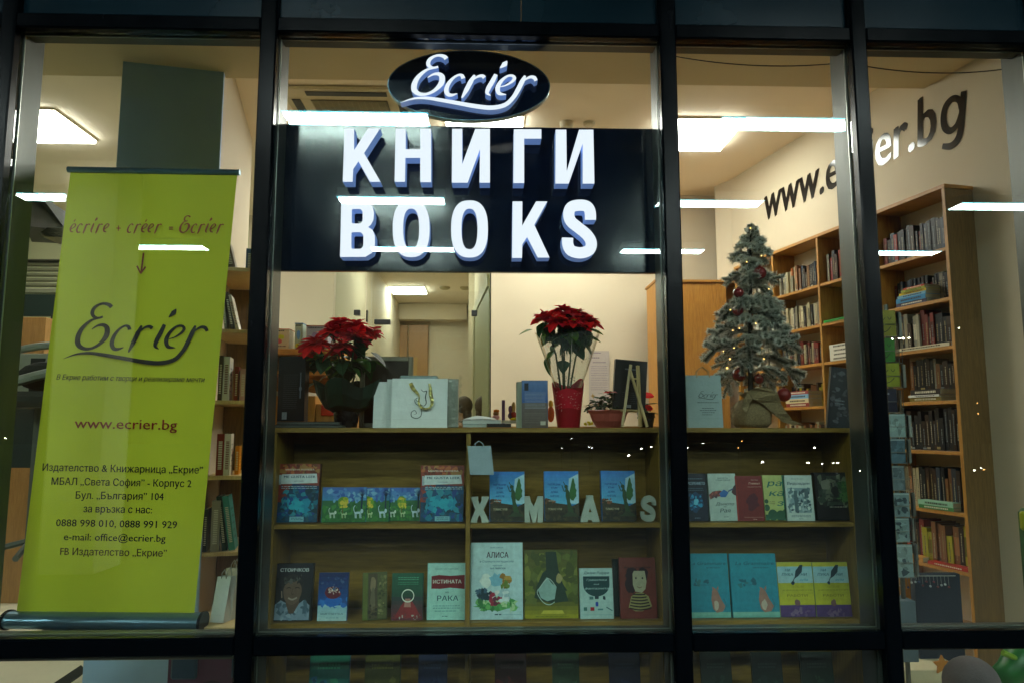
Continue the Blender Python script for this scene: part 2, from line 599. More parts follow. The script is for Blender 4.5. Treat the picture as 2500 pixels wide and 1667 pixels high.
def draw_strokes(b, strokes, M, depth, col, m=0, side_m=None, side=None, lift=0.0002, thick=1.0, n=6):
    """Adds every stroke as its own solid strip; each a hair above the last so none share a plane."""
    for k, (pts, ws) in enumerate(strokes):
        L, Rr = stroke_outline(pts, [w * thick for w in ws], n)
        zf = depth + lift * k
        fl = [b.vert(M @ Vector((p[0], p[1], zf))) for p in L]
        fr = [b.vert(M @ Vector((p[0], p[1], zf))) for p in Rr]
        for j in range(len(fl) - 1):
            b.face([fl[j], fr[j], fr[j + 1], fl[j + 1]], col, m)
        if depth > 0:
            sm = side_m if side_m is not None else m
            bl = [b.vert(M @ Vector((p[0], p[1], 0))) for p in L]
            br = [b.vert(M @ Vector((p[0], p[1], 0))) for p in Rr]
            for j in range(len(fl) - 1):
                b.face([fl[j], fl[j + 1], bl[j + 1], bl[j]], side or col, sm)
                b.face([fr[j + 1], fr[j], br[j], br[j + 1]], side or col, sm)
            b.face([fl[0], bl[0], br[0], fr[0]], side or col, sm)
            b.face([fl[-1], fr[-1], br[-1], bl[-1]], side or col, sm)
# ================================================================= SETTING
G = GLASS_Y
CEIL = 4.10                      # shop ceiling, 2.5 m above the eye
SKEW = RAD(12.0)                 # the shop's walls stand 12 degrees off the glass line

def struct(b, name, **kw):
    return b.build(name, kind='structure', **kw)

b = MB('asphalt'); b.box(-60, 60, -70, G - 0.02, -0.3, 0.0); struct(b, 'pavement')
b = MB('floor_tile'); b.box(-7.5, 5.0, G + 0.02, 16.2, -0.3, 0.02); struct(b, 'floor')
b = MB('ceiling_paint'); b.box(-7.5, 5.0, 4.66, 16.2, CEIL, CEIL + 0.25); struct(b, 'ceiling')
b = MB('soffit_paint'); b.box(-7.5, 5.0, G + 0.16, 4.655, 3.90, CEIL + 0.2); struct(b, 'soffit_ceiling')
b = MB('canopy_paint'); b.box(-14, 14, -18.0, G - 0.16, 4.72, 5.0); struct(b, 'canopy_ceiling')
# band of facade over the shop and under it, outside the frame
b = MB('canopy_paint'); b.box(-14, 14, G + 0.03, G + 0.15, 4.10, 6.0); struct(b, 'facade_wall')

# right wall: runs away from the glass at 12 degrees
wx = lambda y: 3.30 - (y - 3.1) * math.tan(SKEW)
b = MB('wall_paint')
b.prism([(wx(2.95), 2.95), (wx(2.95) + .2, 2.95), (wx(7.1) + .2, 7.1), (wx(7.1), 7.1)], 0.02, CEIL)
b.prism([(wx(7.1) - 0.0, 7.102), (wx(7.1) + .2, 7.102), (wx(7.1) + .2, 7.3), (wx(7.1) - .10, 7.3)], 0.02, CEIL)
struct(b, 'right_wall')
# a dark strip of building to the left and right so the room is closed
b = MB('wall_paint_green'); b.box(-7.4, -7.2, G + 0.15, 16, 0.02, CEIL); struct(b, 'left_wall')
BW = 7.6
x_open0, x_open1 = X(814, 760, BW + .9), X(1199, 760, BW)
b = MB('wall_paint'); b.box(x_open1, wx(BW) + .3, BW, BW + .15, 0.02, CEIL); struct(b, 'back_wall')
b = MB('wall_paint_green'); b.box(-7.2, X(600, 760, 8.5), 8.5, 8.65, 0.02, CEIL)
struct(b, 'back_wall_left')
b = MB('wall_paint'); b.box(X(600, 760, 8.5) + .001, x_open0, 8.5, 8.65, 0.02, CEIL)
struct(b, 'back_wall_middle')
# passage behind the glass doors
b = MB('wall_paint'); b.box(-7.2, 2.0, 15.0, 15.15, 0.02, CEIL); struct(b, 'passage_end_wall')
b = MB('wall_paint')
xs = X(1158, 760, 10.6)
b.prism([(x_open1 + .002, BW + .16), (x_open1 + .2, BW + .16), (xs + .2, 10.6), (xs, 10.6)], 0.02, CEIL)
b.prism([(X(1144, 760, 10.6), 10.602), (xs + .25, 10.602), (xs + .25, 15.0), (X(1144, 760, 10.6), 15.0)], 0.02, CEIL)
struct(b, 'passage_wall')
b = MB('wall_paint'); b.box(x_open0 - .15, x_open0, 8.652, 15.0, 0.02, CEIL); struct(b, 'passage_wall_left')

# ================================================================= SHOP FRONT
front = empty('shop_front', (0, G, 0), 'dark metal framed glass shop front with five tall uprights and two long rails', 'shop front')
def fpart(b, name, **kw):
    return b.build(name, parent=front, loc=(0, G, 0), **kw)

ztop_g = Z(1209, 99, G); ztop_t = Z(1209, 64, G)
zbot_g = Z(1209, 1542, G); zbot_t = Z(1209, 1588, G)
mul_px = [(15, 51), (643, 681), (1603, 1642), (2066, 2102)]
mx = [(X(a, 100, G), X(c, 100, G)) for a, c in mul_px]
# measured lower edges agree within lens error; average them
low = [(582, 628), (1643, 1685), (2147, 2187)]
for k in (1, 2, 3):
    a, c = X(low[k - 1][0], 1500, G), X(low[k - 1][1], 1500, G)
    mx[k] = ((mx[k][0] + a) / 2, (mx[k][1] + c) / 2)
mx = [(-3.0, -2.94)] * 0 + mx
x5 = X(2507, 140, G)
mx.append((x5 + .002, x5 + .062))
mx.insert(0, (mx[0][0] - 1.06, mx[0][0] - 1.0))
ZT = 4.08
for (a, c) in mx:
    w = MB('black_metal')
    w.box(a, c, G - .045, G + .004, 0.0, ZT, bev=.006)
    cap = fpart(w, 'mullion')
    w = MB('inner_metal')
    w.box(a + .004, c - .004, G + .026, G + .165, 0.0, ZT, bev=.003)
    w.build('mullion_box', parent=cap, loc=(0, G, 0))
for (z0, z1) in ((ztop_g, ztop_t), (zbot_t, zbot_g)):
    for k in range(len(mx) - 1):
        w = MB('black_metal')
        w.box(mx[k][1] + .001, mx[k + 1][0] - .001, G - .043, G + .002, min(z0, z1), max(z0, z1), bev=.006)
        rail = fpart(w, 'transom')
        w = MB('inner_metal')
        w.box(mx[k][1] - .003, mx[k + 1][0] + .003, G + .027, G + .095, min(z0, z1) + .004, max(z0, z1) - .004, bev=.002)
        w.build('transom_box', parent=rail, loc=(0, G, 0))

def pane(x0, x1, z0, z1, spacer=True):
    w = MB('window_glass'); w.box(x0 - .008, x1 + .008, G + .005, G + .021, z0 - .008, z1 + .008)
    g = fpart(w, 'glass_pane')
    if spacer:
        w = MB('spacer_metal')
        t = .0042
        w.box(x0, x0 + t, G + .0225, G + .0255, z0, z1)
        w.box(x1 - t, x1, G + .0225, G + .0255, z0, z1)
        w.box(x0 + t, x1 - t, G + .0225, G + .0255, z0, z0 + t)
        w.box(x0 + t, x1 - t, G + .0225, G + .0255, z1 - t, z1)
        w.build('glazing_spacer', parent=g, loc=(0, G, 0))
for k in range(len(mx) - 1):
    a, c = mx[k][1], mx[k + 1][0]
    pane(a, c, zbot_g, ztop_g)
    pane(a, c, 0.04, zbot_t)
    # spandrel sheets over the upper rail, each bay split once
    z0 = ztop_t + .002
    cut = [a] + ([a + (c - a) * .635] if c - a > 1.3 else []) + [c]
    for j in range(len(cut) - 1):
        w = MB('spandrel'); w.box(cut[j] + .001, cut[j + 1] - .001, G - .004, G + .018, z0, ZT - .002, bev=.002)
        fpart(w, 'spandrel_panel')

# ================================================================= COLUMN with wall shelves (left)
cy0 = 4.50
c_l, c_r = X(288, 500, cy0), X(520, 500, cy0)
u = Vector((math.cos(SKEW), math.sin(SKEW), 0)); n_ = Vector((-math.sin(SKEW), math.cos(SKEW), 0))
c0 = Vector((c_l, cy0 - .05, 0))
cw = (c_r - c_l) / math.cos(SKEW)
def cp(s, t): q = c0 + u * s + n_ * t; return (q.x, q.y)
b = MB('column_front_blue'); b.prism([cp(0, 0), cp(cw, 0), cp(cw, .04), cp(0, .04)], 0.02, CEIL)  # front face bluer than the column's other sides
col_face = struct(b, 'column_front')
b = MB('wall_paint'); b.prism([cp(0, .042), cp(cw, .042), cp(cw, 1.7), cp(0, 1.7)], 0.02, CEIL)
struct(b, 'column')

# canopy post outside, behind the camera
b = MB('wall_paint'); b.box(-4.95, -4.35, -3.2, -2.6, 0, 4.72); struct(b, 'canopy_column')

# skirting rail on the floor at the lower left
p1 = P(64, 1664, 4.2); p2 = P(191, 1592, 5.0)

# ================================================================= CEILING FITTINGS
def panel(x, y, s=.62):
    e = empty('ceiling_light', (x, y, CEIL), LIGHT_LABELS.pop(0), 'ceiling light', 'square light panels in the shop ceiling')
    w = MB('panel_light'); w.box(-s / 2, s / 2, -s / 2, s / 2, -.042, -.021); w.build('diffuser', parent=e)
    w = MB('paint'); c = '#c8c0a8'; t = .014
    w.box(-s / 2 - t, -s / 2 - .001, -s / 2 - t, s / 2 + t, -.02, -.002, c)
    w.box(s / 2 + .001, s / 2 + t, -s / 2 - t, s / 2 + t, -.02, -.002, c)
    w.box(-s / 2 - .0005, s / 2 + .0005, -s / 2 - t, -s / 2 - .001, -.02, -.002, c)
    w.box(-s / 2 - .0005, s / 2 + .0005, s / 2 + .001, s / 2 + t, -.02, -.002, c)
    w.build('light_frame', parent=e)
LIGHT_LABELS = [
 'square lit ceiling panel at the far left above the banner',
 'square lit ceiling panel just below the oval hanging sign',
 'large square lit ceiling panel above the frosted tree, beside the upright',
 'second-row lit ceiling panel behind the yellow-green banner',
 'second-row lit ceiling panel behind the left half of the big board sign',
 'second-row lit ceiling panel behind the middle of the big board sign',
 'small far lit panel in the passage ceiling above the left red plant',
 'unseen added lit panel in the passage ceiling behind the left red plant',
]
ry = 5.92
row1 = [X(236, 317, ry + .31) - .31, X(1272, 281, ry) - .31, X(1814, 253, ry - .31) - .31]
for x in row1: panel(x, ry)
for x, y in ((row1[0], 7.5), (-1.15, 7.0), (.75, 7.0)): panel(x, y)
xf = (X(950, 692, 12.75) + X(1033, 692, 12.75)) / 2
panel(xf, 13.1); panel(-1.0, 10.2)  # the nearer passage panel is added, unseen, to keep the passage bright

# air conditioning cassette in the ceiling behind the oval sign
ax = (X(755, 183, 5.2) + X(935, 183, 5.2)) / 2
e = empty('ceiling_cassette', (ax, 5.62, CEIL), 'square air conditioning cassette in the ceiling left of the oval sign', 'air conditioner')
w = MB('paint'); w.box(-.48, .48, -.48, .48, -.028, 0.0, '#c4b998', bev=.02); w.build('face_plate', parent=e)
for (x0, x1, y0, y1) in ((-.3, .3, -.43, -.365), (-.3, .3, .365, .43), (-.43, -.365, -.3, .3), (.365, .43, -.3, .3)):
    w = MB('paint'); w.box(x0, x1, y0, y1, -.034, -.0295, '#14130f'); w.build('air_slot', parent=e)
w = MB('paint'); w.box(-.29, .29, -.29, .29, -.033, -.0295, '#54513f'); gr = w.build('intake_grille', parent=e)
w = MB('paint')
for k in range(26):
    w.box(-.285, .285, -.285 + k * .0225, -.285 + k * .0225 + .008, -.038, -.0335, '#a79e80')
for k in range(12):
    w.box(-.285 + k * .05, -.28 + k * .05, -.285, .285, -.0405, -.0385, '#a79e80')
tag(w.build('grille_bars', parent=gr), kind='stuff')
for nm, px, py, lab in (('smoke_detector', 1383, 282, 'round white smoke detector on the ceiling right of the oval sign'),
                        ('ceiling_sensor', 1438, 282, 'small flat white sensor on the ceiling, next to the smoke detector')):
    d = 5.75; x = X(px, py, d)
    w = MB('paint')
    r = .06 if 'smoke' in nm else .05
    w.lathe([(.3 * r, -.05 if 'smoke' in nm else -.03), (.75 * r, -.045 if 'smoke' in nm else -.028), (.95 * r, -.02), (r, -.001)], n=20, col='#c7bea4')
    o = w.build(nm, label=lab, cat='detector'); o.location = (x, d, CEIL)
for px, lab in ((1086, 'small round detector far back in the passage ceiling'), (1136, 'small detector farther right in the passage ceiling')):
    w = MB('paint'); w.lathe([(.05, -.05), (.09, -.03), (.1, -.001)], n=16, col='#a49a78')
    o = w.build('smoke_detector', label=lab, cat='detector'); o.location = (X(px, 698, 12.9), 12.9, CEIL)

# thin cable sagging along the soffit in the two right panes
for (a, c, sag, lab) in (((1640, 137), (2068, 153), .035, 'thin black cable sagging along the ceiling above the tree'),
                         ((2098, 160), (2450, 170), .03, 'thin black cable sagging above the wall lettering')):
    y = 3.4
    A, B = P(a[0], a[1], y), P(c[0], c[1], y)
    w = MB('paint')
    w.tube([A.lerp(B, k / 16) - Vector((0, 0, sag * 4 * (k / 16) * (1 - k / 16))) for k in range(17)], .003, 5, '#15140f')
    w.build('hanging_cable', label=lab, cat='cable')

# ================================================================= CANOPY LAMPS OUTSIDE (the long lights mirrored in the glass)
proto = None
xs_l = [-5.45, -1.29, 2.96, 7.05]
side = ['far left', 'left', 'right', 'far right']
rown = ['row nearest the glass', 'middle row', 'row farthest from the glass']
for r, dv in enumerate((6.84, 9.43, 12.1)):
    for s, x in enumerate(xs_l):
        y = 2 * G - dv
        lab = 'long lit canopy lamp mirrored in the window, %s, %s column' % (rown[r], side[s])
        if proto is None:
            e = empty('canopy_lamp', (x, y, 4.60), lab, 'ceiling lamp', 'long lamps under the canopy outside')
            w = MB('canopy_light'); w.box(-.69, .69, -.13, .13, -.012, -.004); w.build('diffuser', parent=e)
            w = MB('reflection_edge_glow'); w.box(-.70, .70, -.148, -.1305, -.010, -.002); w.box(-.70, .70, .1305, .148, -.010, -.002); w.build('edge_glow_strip', parent=e)  # added glowing strips that give the mirrored lamps a cyan edge
            w = MB('paint'); w.box(-.70, .70, -.15, .15, 0.0, .118, '#9aa4a6'); w.build('housing', parent=e)
            proto = e
        else:
            c = copy_tree(proto, (x, y, 4.60)); c['label'] = lab

# far street and car lights mirrored as points, put on made-up posts
pts = [(1396, 1070, 0), (1439, 1090, 0), (1445, 1093, 0), (1371, 1093, 0), (1535, 1111, 2), (1566, 1094, 2), (1590, 1090, 2), (1628, 1078, 1),
       (1680, 1092, 0), (1717, 1081, 0), (1811, 1076, 3), (1803, 1092, 3), (1862, 1127, 2), (1970, 1128, 1), (1975, 1129, 1), (1990, 1092, 2), (2008, 1131, 1),
       (2035, 1129, 1), (2046, 1129, 2), (2100, 1148, 1), (2180, 827, 2), (2196, 826, 2), (2206, 826, 2), (2220, 825, 2), (2342, 800, 1), (2387, 983, 3), (2389, 1009, 3), (2380, 1148, 2), (2396, 1141, 1), (2403, 1145, 3), (12, 1069, 1)]
def zone(px, py):
    if px < 100: return 'on the left upright'
    if px < 1700: return 'above the angel books' if px < 1620 else 'on the upright left of the tree'
    if px < 2110: return 'above the row of books under the tree'
    if py < 900: return 'across the postcard rack'
    return 'on the bookcase end panel'
pts.sort(); zc_n = {}
for k, (px, py, kind) in enumerate(pts):
    zn = zone(px, py); zc_n[zn] = zc_n.get(zn, 0) + 1
    dv = 24 + (k * 7 % 5) * 1.7
    q = P(px, py, dv)
    yy = 2 * G - dv
    r = (.016, .024, .036, .02)[kind]
    e = empty('far_light_point', (q.x, yy, 0), None, 'lamp', 'distant lamps mirrored in the window')
    e['label'] = '%s light point mirrored %s, %s from the left' % ('orange' if kind == 3 else 'white', zn, ['first', 'second', 'third', 'fourth', 'fifth', 'sixth', 'seventh', 'eighth', 'ninth', 'tenth', 'eleventh', 'twelfth'][zc_n[zn] - 1])
    w = MB('lamp_orange' if kind == 3 else 'lamp_white'); w.sphere((0, 0, q.z), r, 8, sq=(1.35, 1, .8)); w.build('lamp_head', parent=e)
    w = MB('black_metal'); w.tube([(0, 0, 0), (0, 0, max(.05, q.z - r))], .02, 6); w.build('post', parent=e)
# ================================================================= LIT SIGNS
def c5(x, y, Y):        # point traced on the enlarged sign, brought to the plane Y
    return P(620 + x / 2.2615, 60 + y / 2.2615, Y)

SB = 3.06               # sign board front face
brd = empty('board_sign', (0, SB, 2.4), 'wide black board sign with glowing white letters in two rows', 'sign')
w = MB('sign_board')
zb0, zb1 = Z(1135, 664, SB), Z(1135, 309, SB)
w.box(X(672, 480, SB), X(1606, 480, SB), SB, SB + .03, zb0, zb1, bev=.003)
w.build('board', parent=brd, loc=(0, SB, 2.4))
# metal edge rails and hanging brackets of the board
for px in (676, 1600):
    w = MB('inner_metal')
    xx = X(px, 480, SB); w.box(xx - .006, xx + .006, SB + .031, SB + .05, zb0 + .02, zb1 - .02)
    w.build('edge_rail', parent=brd, loc=(0, SB, 2.4))
LF = SB - .085
def dome(c, rx, ry, n=40, p=2.5):
    return [(c[0] + rx * math.copysign(abs(math.cos(t)) ** (2 / p), math.cos(t)), c[1] + ry * math.copysign(abs(math.sin(t)) ** (2 / p), math.sin(t))) for t in [2 * math.pi * k / n for k in range(n)]]
def arcs(pts, r=12):
    """round the corners of an outline a little"""
    out = []
    n = len(pts)
    for k in range(n):
        a, b_, c = Vector(pts[k - 1]), Vector(pts[k]), Vector(pts[(k + 1) % n])
        d1 = (a - b_); d2 = (c - b_)
        l = min(r, d1.length * .35, d2.length * .35)
        p = b_ + d1.normalized() * l; q = b_ + d2.normalized() * l
        for t in (0, .33, .67, 1):
            out.append(tuple(p * (1 - t) ** 2 + b_ * 2 * t * (1 - t) + q * t * t))
    return out
K_ = [(500, 575), (553, 575), (553, 695), (630, 575), (697, 575), (608, 712), (699, 870), (640, 870), (577, 757), (548, 800), (545, 870), (490, 870)]
H_ = [(782, 576), (838, 576), (838, 690), (918, 690), (918, 577), (978, 577), (978, 872), (918, 872), (918, 738), (836, 738), (834, 870), (776, 870)]
I_ = [(1094, 578), (1150, 578), (1150, 772), (1222, 578), (1303, 578), (1303, 875), (1245, 875), (1248, 690), (1180, 875), (1092, 875)]
G_ = [(1435, 580), (1587, 580), (1587, 632), (1492, 632), (1492, 877), (1432, 877)]
I2 = [(1666, 582), (1725, 582), (1727, 812), (1795, 582), (1874, 582), (1880, 880), (1815, 880), (1815, 660), (1738, 880), (1664, 880)]
Kb = [(1428, 978), (1482, 978), (1481, 1112), (1558, 978), (1620, 978), (1548, 1108), (1632, 1288), (1567, 1288), (1508, 1175), (1482, 1215), (1480, 1290), (1425, 1290)]
Bo = [(482, 976), (590, 976), (630, 982), (655, 1003), (663, 1040), (660, 1080), (645, 1108), (630, 1120), (655, 1135), (668, 1168), (668, 1222), (652, 1262), (615, 1284), (475, 1285)]
Bi = [arcs([(540, 1020), (588, 1020), (600, 1034), (600, 1085), (588, 1100), (540, 1100)], 10), arcs([(538, 1148), (590, 1148), (604, 1164), (604, 1224), (590, 1240), (538, 1240)], 10)]
sL, sR = stroke_outline([(1858, 1080), (1856, 1035), (1838, 1006), (1797, 999), (1752, 1010), (1738, 1048), (1750, 1088), (1790, 1122), (1838, 1162), (1862, 1205), (1852, 1245), (1805, 1262), (1752, 1250), (1733, 1215), (1732, 1178)], [62] * 15, 4)
S_ = sL + sR[::-1]
letters = [([K_], 0), ([H_], 0), ([I_], 0), ([G_], 0), ([I2], 0), ([Bo] + Bi, 0),
           ([dome((868, 1128), 102, 158), dome((868, 1128), 44, 110)], 0), ([dome((1190, 1130), 102, 158), dome((1190, 1130), 44, 112)], 0), ([Kb], 0), ([S_], 0)]
for loops, _ in letters:
    L3 = []
    for L in loops:
        q = [c5(x, y, LF) for x, y in L]
        L3.append([(p.x, p.z) for p in q])
    w = MB(('sign_face', 'sign_return'))
    w.T = Matrix.Translation((0, LF + .034, 0)) @ Matrix.Rotation(math.pi / 2, 4, 'X')
    w.loops(L3, .068, side_m=1)
    lt = w.build('letter', parent=brd, loc=(0, SB, 2.4))

# oval sign hanging on two hooks
SO = 3.10
oc = c5(1188, 338, SO)
rx = (c5(1632, 338, SO).x - c5(744, 338, SO).x) / 2
rz = (c5(1188, 150, SO).z - c5(1188, 526, SO).z) / 2
ov = empty('oval_sign', tuple(oc), 'black oval sign with glowing white script hanging from two hooks', 'sign')
w = MB('sign_board')
w.T = Matrix.Rotation(math.pi / 2, 4, 'X')
w.prism([(rx * math.cos(2 * math.pi * k / 72), rz * math.sin(2 * math.pi * k / 72)) for k in range(72)], -.03, 0.0)
w.build('oval_board', parent=ov)
w = MB('alu')
w.T = Matrix.Rotation(math.pi / 2, 4, 'X')
n = 72
for k in range(n):
    a0, a1 = 2 * math.pi * k / n, 2 * math.pi * (k + 1) / n
    w.prism([((rx + .004) * math.cos(a0), (rz + .004) * math.sin(a0)), ((rx + .004) * math.cos(a1), (rz + .004) * math.sin(a1)),
             ((rx + .0005) * math.cos(a1), (rz + .0005) * math.sin(a1)), ((rx + .0005) * math.cos(a0), (rz + .0005) * math.sin(a0))], -.032, .002)
w.build('oval_rim', parent=ov)
w = MB(('sign_face', 'sign_return'))
# logo drawing units -> metres on the sign
pA = c5(875, 163, SO - .05); pB = c5(1565, 478, SO - .05)
sx = (pB.x - pA.x) / (1600 - 578); sz = (pA.z - pB.z) / (1541 - 1058)
M = Matrix(((sx, 0, 0, pA.x - 578 * sx - oc.x), (0, 0, -1, -.008), (0, -sz, 0, pA.z + 1058 * sz - oc.z), (0, 0, 0, 1)))
draw_strokes(w, logo_strokes(), M, .045, '#ffffff', 0, 1, lift=.0003, thick=1.12, n=7)
w.build('script_lettering', parent=ov)
for px in (1065, 1231):
    q = P(px, 150, SO); w = MB('black_metal')
    zt = ztop_g + .01
    w.tube([(q.x - oc.x, .015, zt - oc.z - .0), (q.x - oc.x, .015, zt - oc.z - .06)], .007, 8)
    w.tube([(q.x - oc.x, .015, zt - oc.z - .055), (q.x - oc.x, .015, rz * math.sqrt(max(0, 1 - ((q.x - oc.x) / rx) ** 2)) - .01)], .0035, 6)
    w.build('hook', parent=ov)
w = MB('inner_metal'); w.box(-rx * .6, rx * .6, .002, .028, zt - oc.z, zt - oc.z + .02); w.build('hanging_bar', parent=ov)

# ================================================================= ROLL-UP BANNER
BY = 3.30
bl, br, tl = P(40, 1497, BY), P(474, 1502, BY), P(172, 421, BY)
tr = P(579, 428, BY)
U = (br - bl); V = (tl - bl)
ban = empty('roll_up_banner', (bl.x + U.x / 2, BY, .72), 'tall yellow-green roll-up banner with shop name and contact lines', 'banner')
off = Vector((bl.x + U.x / 2, BY, .72))
def BP(px, py, lift=.0):        # pixel on the banner sheet
    q = P(px, py, BY); q.y -= lift
    return q - off
w = MB('banner_cloth')
NX, NZ = 16, 24
grid = [[None] * (NX + 1) for _ in range(NZ + 1)]
for j in range(NZ + 1):
    a = bl.lerp(tl, j / NZ); c = br.lerp(tr, j / NZ)
    for i in range(NX + 1):
        q = a.lerp(c, i / NX)
        q.y += .006 * math.sin(i / NX * math.pi) * math.sin(j / NZ * 3) * (1 + .5 * math.sin(j * .9) * math.sin(i * .55))
        grid[j][i] = w.vert(q - off)
for j in range(NZ):
    for i in range(NX):
        w.face([grid[j][i], grid[j][i + 1], grid[j + 1][i + 1], grid[j + 1][i]])
w.build('banner_sheet', parent=ban, smooth=True)
w = MB('alu')
A, B = tl - off, tr - off
ex = (B - A).normalized() * .012
w.tube([A - ex + Vector((0, .0, .012)), B + ex + Vector((0, .0, .012))], .014, 10)
w.build('top_rail', parent=ban)
w = MB('alu')
A, B = P(23, 1512, BY) - off, P(492, 1516, BY) - off
prof = [(.045 * math.cos(t) * 1.2, .036 * math.sin(t)) for t in [2 * math.pi * k / 20 for k in range(20)]]
ra = [w.vert(A + Vector((0, p[0], p[1]))) for p in prof]; rb = [w.vert(B + Vector((0, p[0], p[1]))) for p in prof]
for k in range(20): w.face([ra[k], ra[(k + 1) % 20], rb[(k + 1) % 20], rb[k]])
w.build('base_housing', parent=ban, smooth=True)
for q, s in ((A, -1), (B, 1)):
    w = MB('black_metal')
    big = [(.05 * math.cos(t) * 1.2, .041 * math.sin(t)) for t in [2 * math.pi * k / 20 for k in range(20)]]
    r1 = [w.vert(q + Vector((0, p[0], p[1]))) for p in big]; r2 = [w.vert(q + Vector((s * .012, p[0], p[1]))) for p in big]
    for k in range(20): w.face([r1[k], r1[(k + 1) % 20], r2[(k + 1) % 20], r2[k]])
    w.face(r1); w.face(r2)
    w.build('end_cap', parent=ban)
for px in (155, 330):
    q = P(px, 1530, BY) - off
    w = MB('alu'); w.box(q.x - .03, q.x + .03, -.13, .12, q.z - .012, q.z - .002, bev=.003); w.build('foot', parent=ban)

# lettering on the banner
Ud = U.normalized(); Vd = V.normalized()
def bt(body, x0, x1, py, cap, col, shear=0.0, bold=0.018, res=2):
    q = BP(x0, py, .0022)
    q2 = BP(x1, py + (x1 - x0) * .018, .0022)
    ux = (q2 - q); L = ux.length; ux.normalize()
    hh = (BP(x0 + cap * .07, py - cap, .0022) - q)
    M = Matrix(((ux.x, hh.x / hh.length, 0, q.x), (ux.y, hh.y / hh.length, -1, q.y), (ux.z, hh.z / hh.length, 0, q.z), (0, 0, 0, 1)))
    w = MB('print'); w.text(body, M, hh.length, L, col, 0, 'LEFT', shear, res, bold=bold)
    w.build('lettering', parent=ban)
dk, rd = '#04140c', '#84180c'
bt('В Екрие работим с творци и реализираме мечти', 138, 500, 926, 13, dk, .25)
bt('www.ecrier.bg', 182, 432, 1044, 26, rd)
bt('Издателство & Книжарница „Екрие”', 104, 495, 1148, 18, dk)
bt('МБАЛ „Света София” - Корпус 2', 126, 467, 1182, 18, dk)
bt('Бул. „България” 104', 185, 399, 1216, 18, dk)
bt('за връзка с нас:', 204, 371, 1249, 18, dk)
bt('0888 998 010, 0888 991 929', 137, 432, 1283, 18, dk)
bt('e-mail: office@ecrier.bg', 156, 404, 1317, 18, dk)
bt('FB Издателство „Екрие”', 147, 407, 1353, 18, '#4d3a12')
# big logo (drawing units are pixels of the enlarged banner photo: x/3.136, y/3.136+400)
def draw_px(strokes, fx, fy, col, thick=1.0, lift0=.0022, name='lettering'):
    w = MB('print')
    for k, (pts, ws) in enumerate(strokes):
        L, Rr = stroke_outline(pts, [v * thick for v in ws], 6)
        fl = [w.vert(BP(fx(*p), fy(*p), lift0 + .00025 * k)) for p in L]
        fr = [w.vert(BP(fx(*p), fy(*p), lift0 + .00025 * k)) for p in Rr]
        for j in range(len(fl) - 1): w.face([fl[j], fr[j], fr[j + 1], fl[j + 1]], col)
    w.build(name, parent=ban)
draw_px(logo_strokes(), lambda x, y: x / 3.136, lambda x, y: 400 + y / 3.136, '#01080c', 1.0, name='logo_lettering')
# small script line: ecrire + creer = Ecrier
xx = 172.0
rr = LOGO['r']
adv = {'E': 290, 'c': 165, 'r': 205, 'i': 120, 'e': 165, ' ': 150}
x0s = {'E': 590, 'c': 850, 'r': 985, 'i': 1185, 'e': 1270}
sc = (553 - 172) / 0.0001
word = [('e', 1), ('c', 0), ('r', 0), ('i', 0), ('r', 0), ('e', 0), (' ', 0), ('+', 0), (' ', 0), ('c', 0), ('r', 0), ('e', 1), ('e', 0), ('r', 0), (' ', 0), ('=', 0), (' ', 0), ('E', 0), ('c', 0), ('r', 0), ('i', 0), ('e', 0), ('r', 0)]
tot = sum(adv.get(c, 150) for c, _ in word)
k_ = 378.0 / tot; S = []
for ch, acc in word:
    if ch in LOGO:
        for pts, ws in LOGO[ch]:
            yo = 0
            S.append(([(xx + (p[0] - x0s[ch]) * k_, p[1] * .118) for p in pts], [max(1.3, v * .075) for v in ws]))
        if acc: S.append(([(xx + 95 * k_, 1195 * .118), (xx + 140 * k_, 1150 * .118)], [1.6, 1.2]))
    elif ch == '+':
        S.append(([(xx + 20 * k_, 1330 * .118), (xx + 130 * k_, 1330 * .118)], [1.6, 1.6])); S.append(([(xx + 75 * k_, 1275 * .118), (xx + 70 * k_, 1385 * .118)], [1.6, 1.6]))
    elif ch == '=':
        S.append(([(xx + 20 * k_, 1310 * .118), (xx + 130 * k_, 1310 * .118)], [1.6, 1.6])); S.append(([(xx + 20 * k_, 1350 * .118), (xx + 130 * k_, 1350 * .118)], [1.6, 1.6]))
    xx += adv.get(ch, 150) * k_
y_shift = 568 - 1415 * .118
draw_px(S, lambda x, y: x, lambda x, y: y + y_shift + (x - 172) * .004, '#8a2410', 1.7)
draw_px([([(351, 618), (345, 668)], [3, 3]), ([(335, 650), (344, 669)], [3, 2]), ([(356, 652), (344, 669)], [3, 2])], lambda x, y: x, lambda x, y: y, '#7a2010', 1.5, name='arrow_mark')

# ledge the banner and the bags stand on
w = MB('inner_metal')
zl = Z(300, 1537, BY)
w.box(mx[1][1] + .01, mx[2][0] - .01, G + .10, 3.62, zl - .035, zl - .003, bev=.004)
LEDGE = zl - .003
w.build('window_ledge', kind='structure')

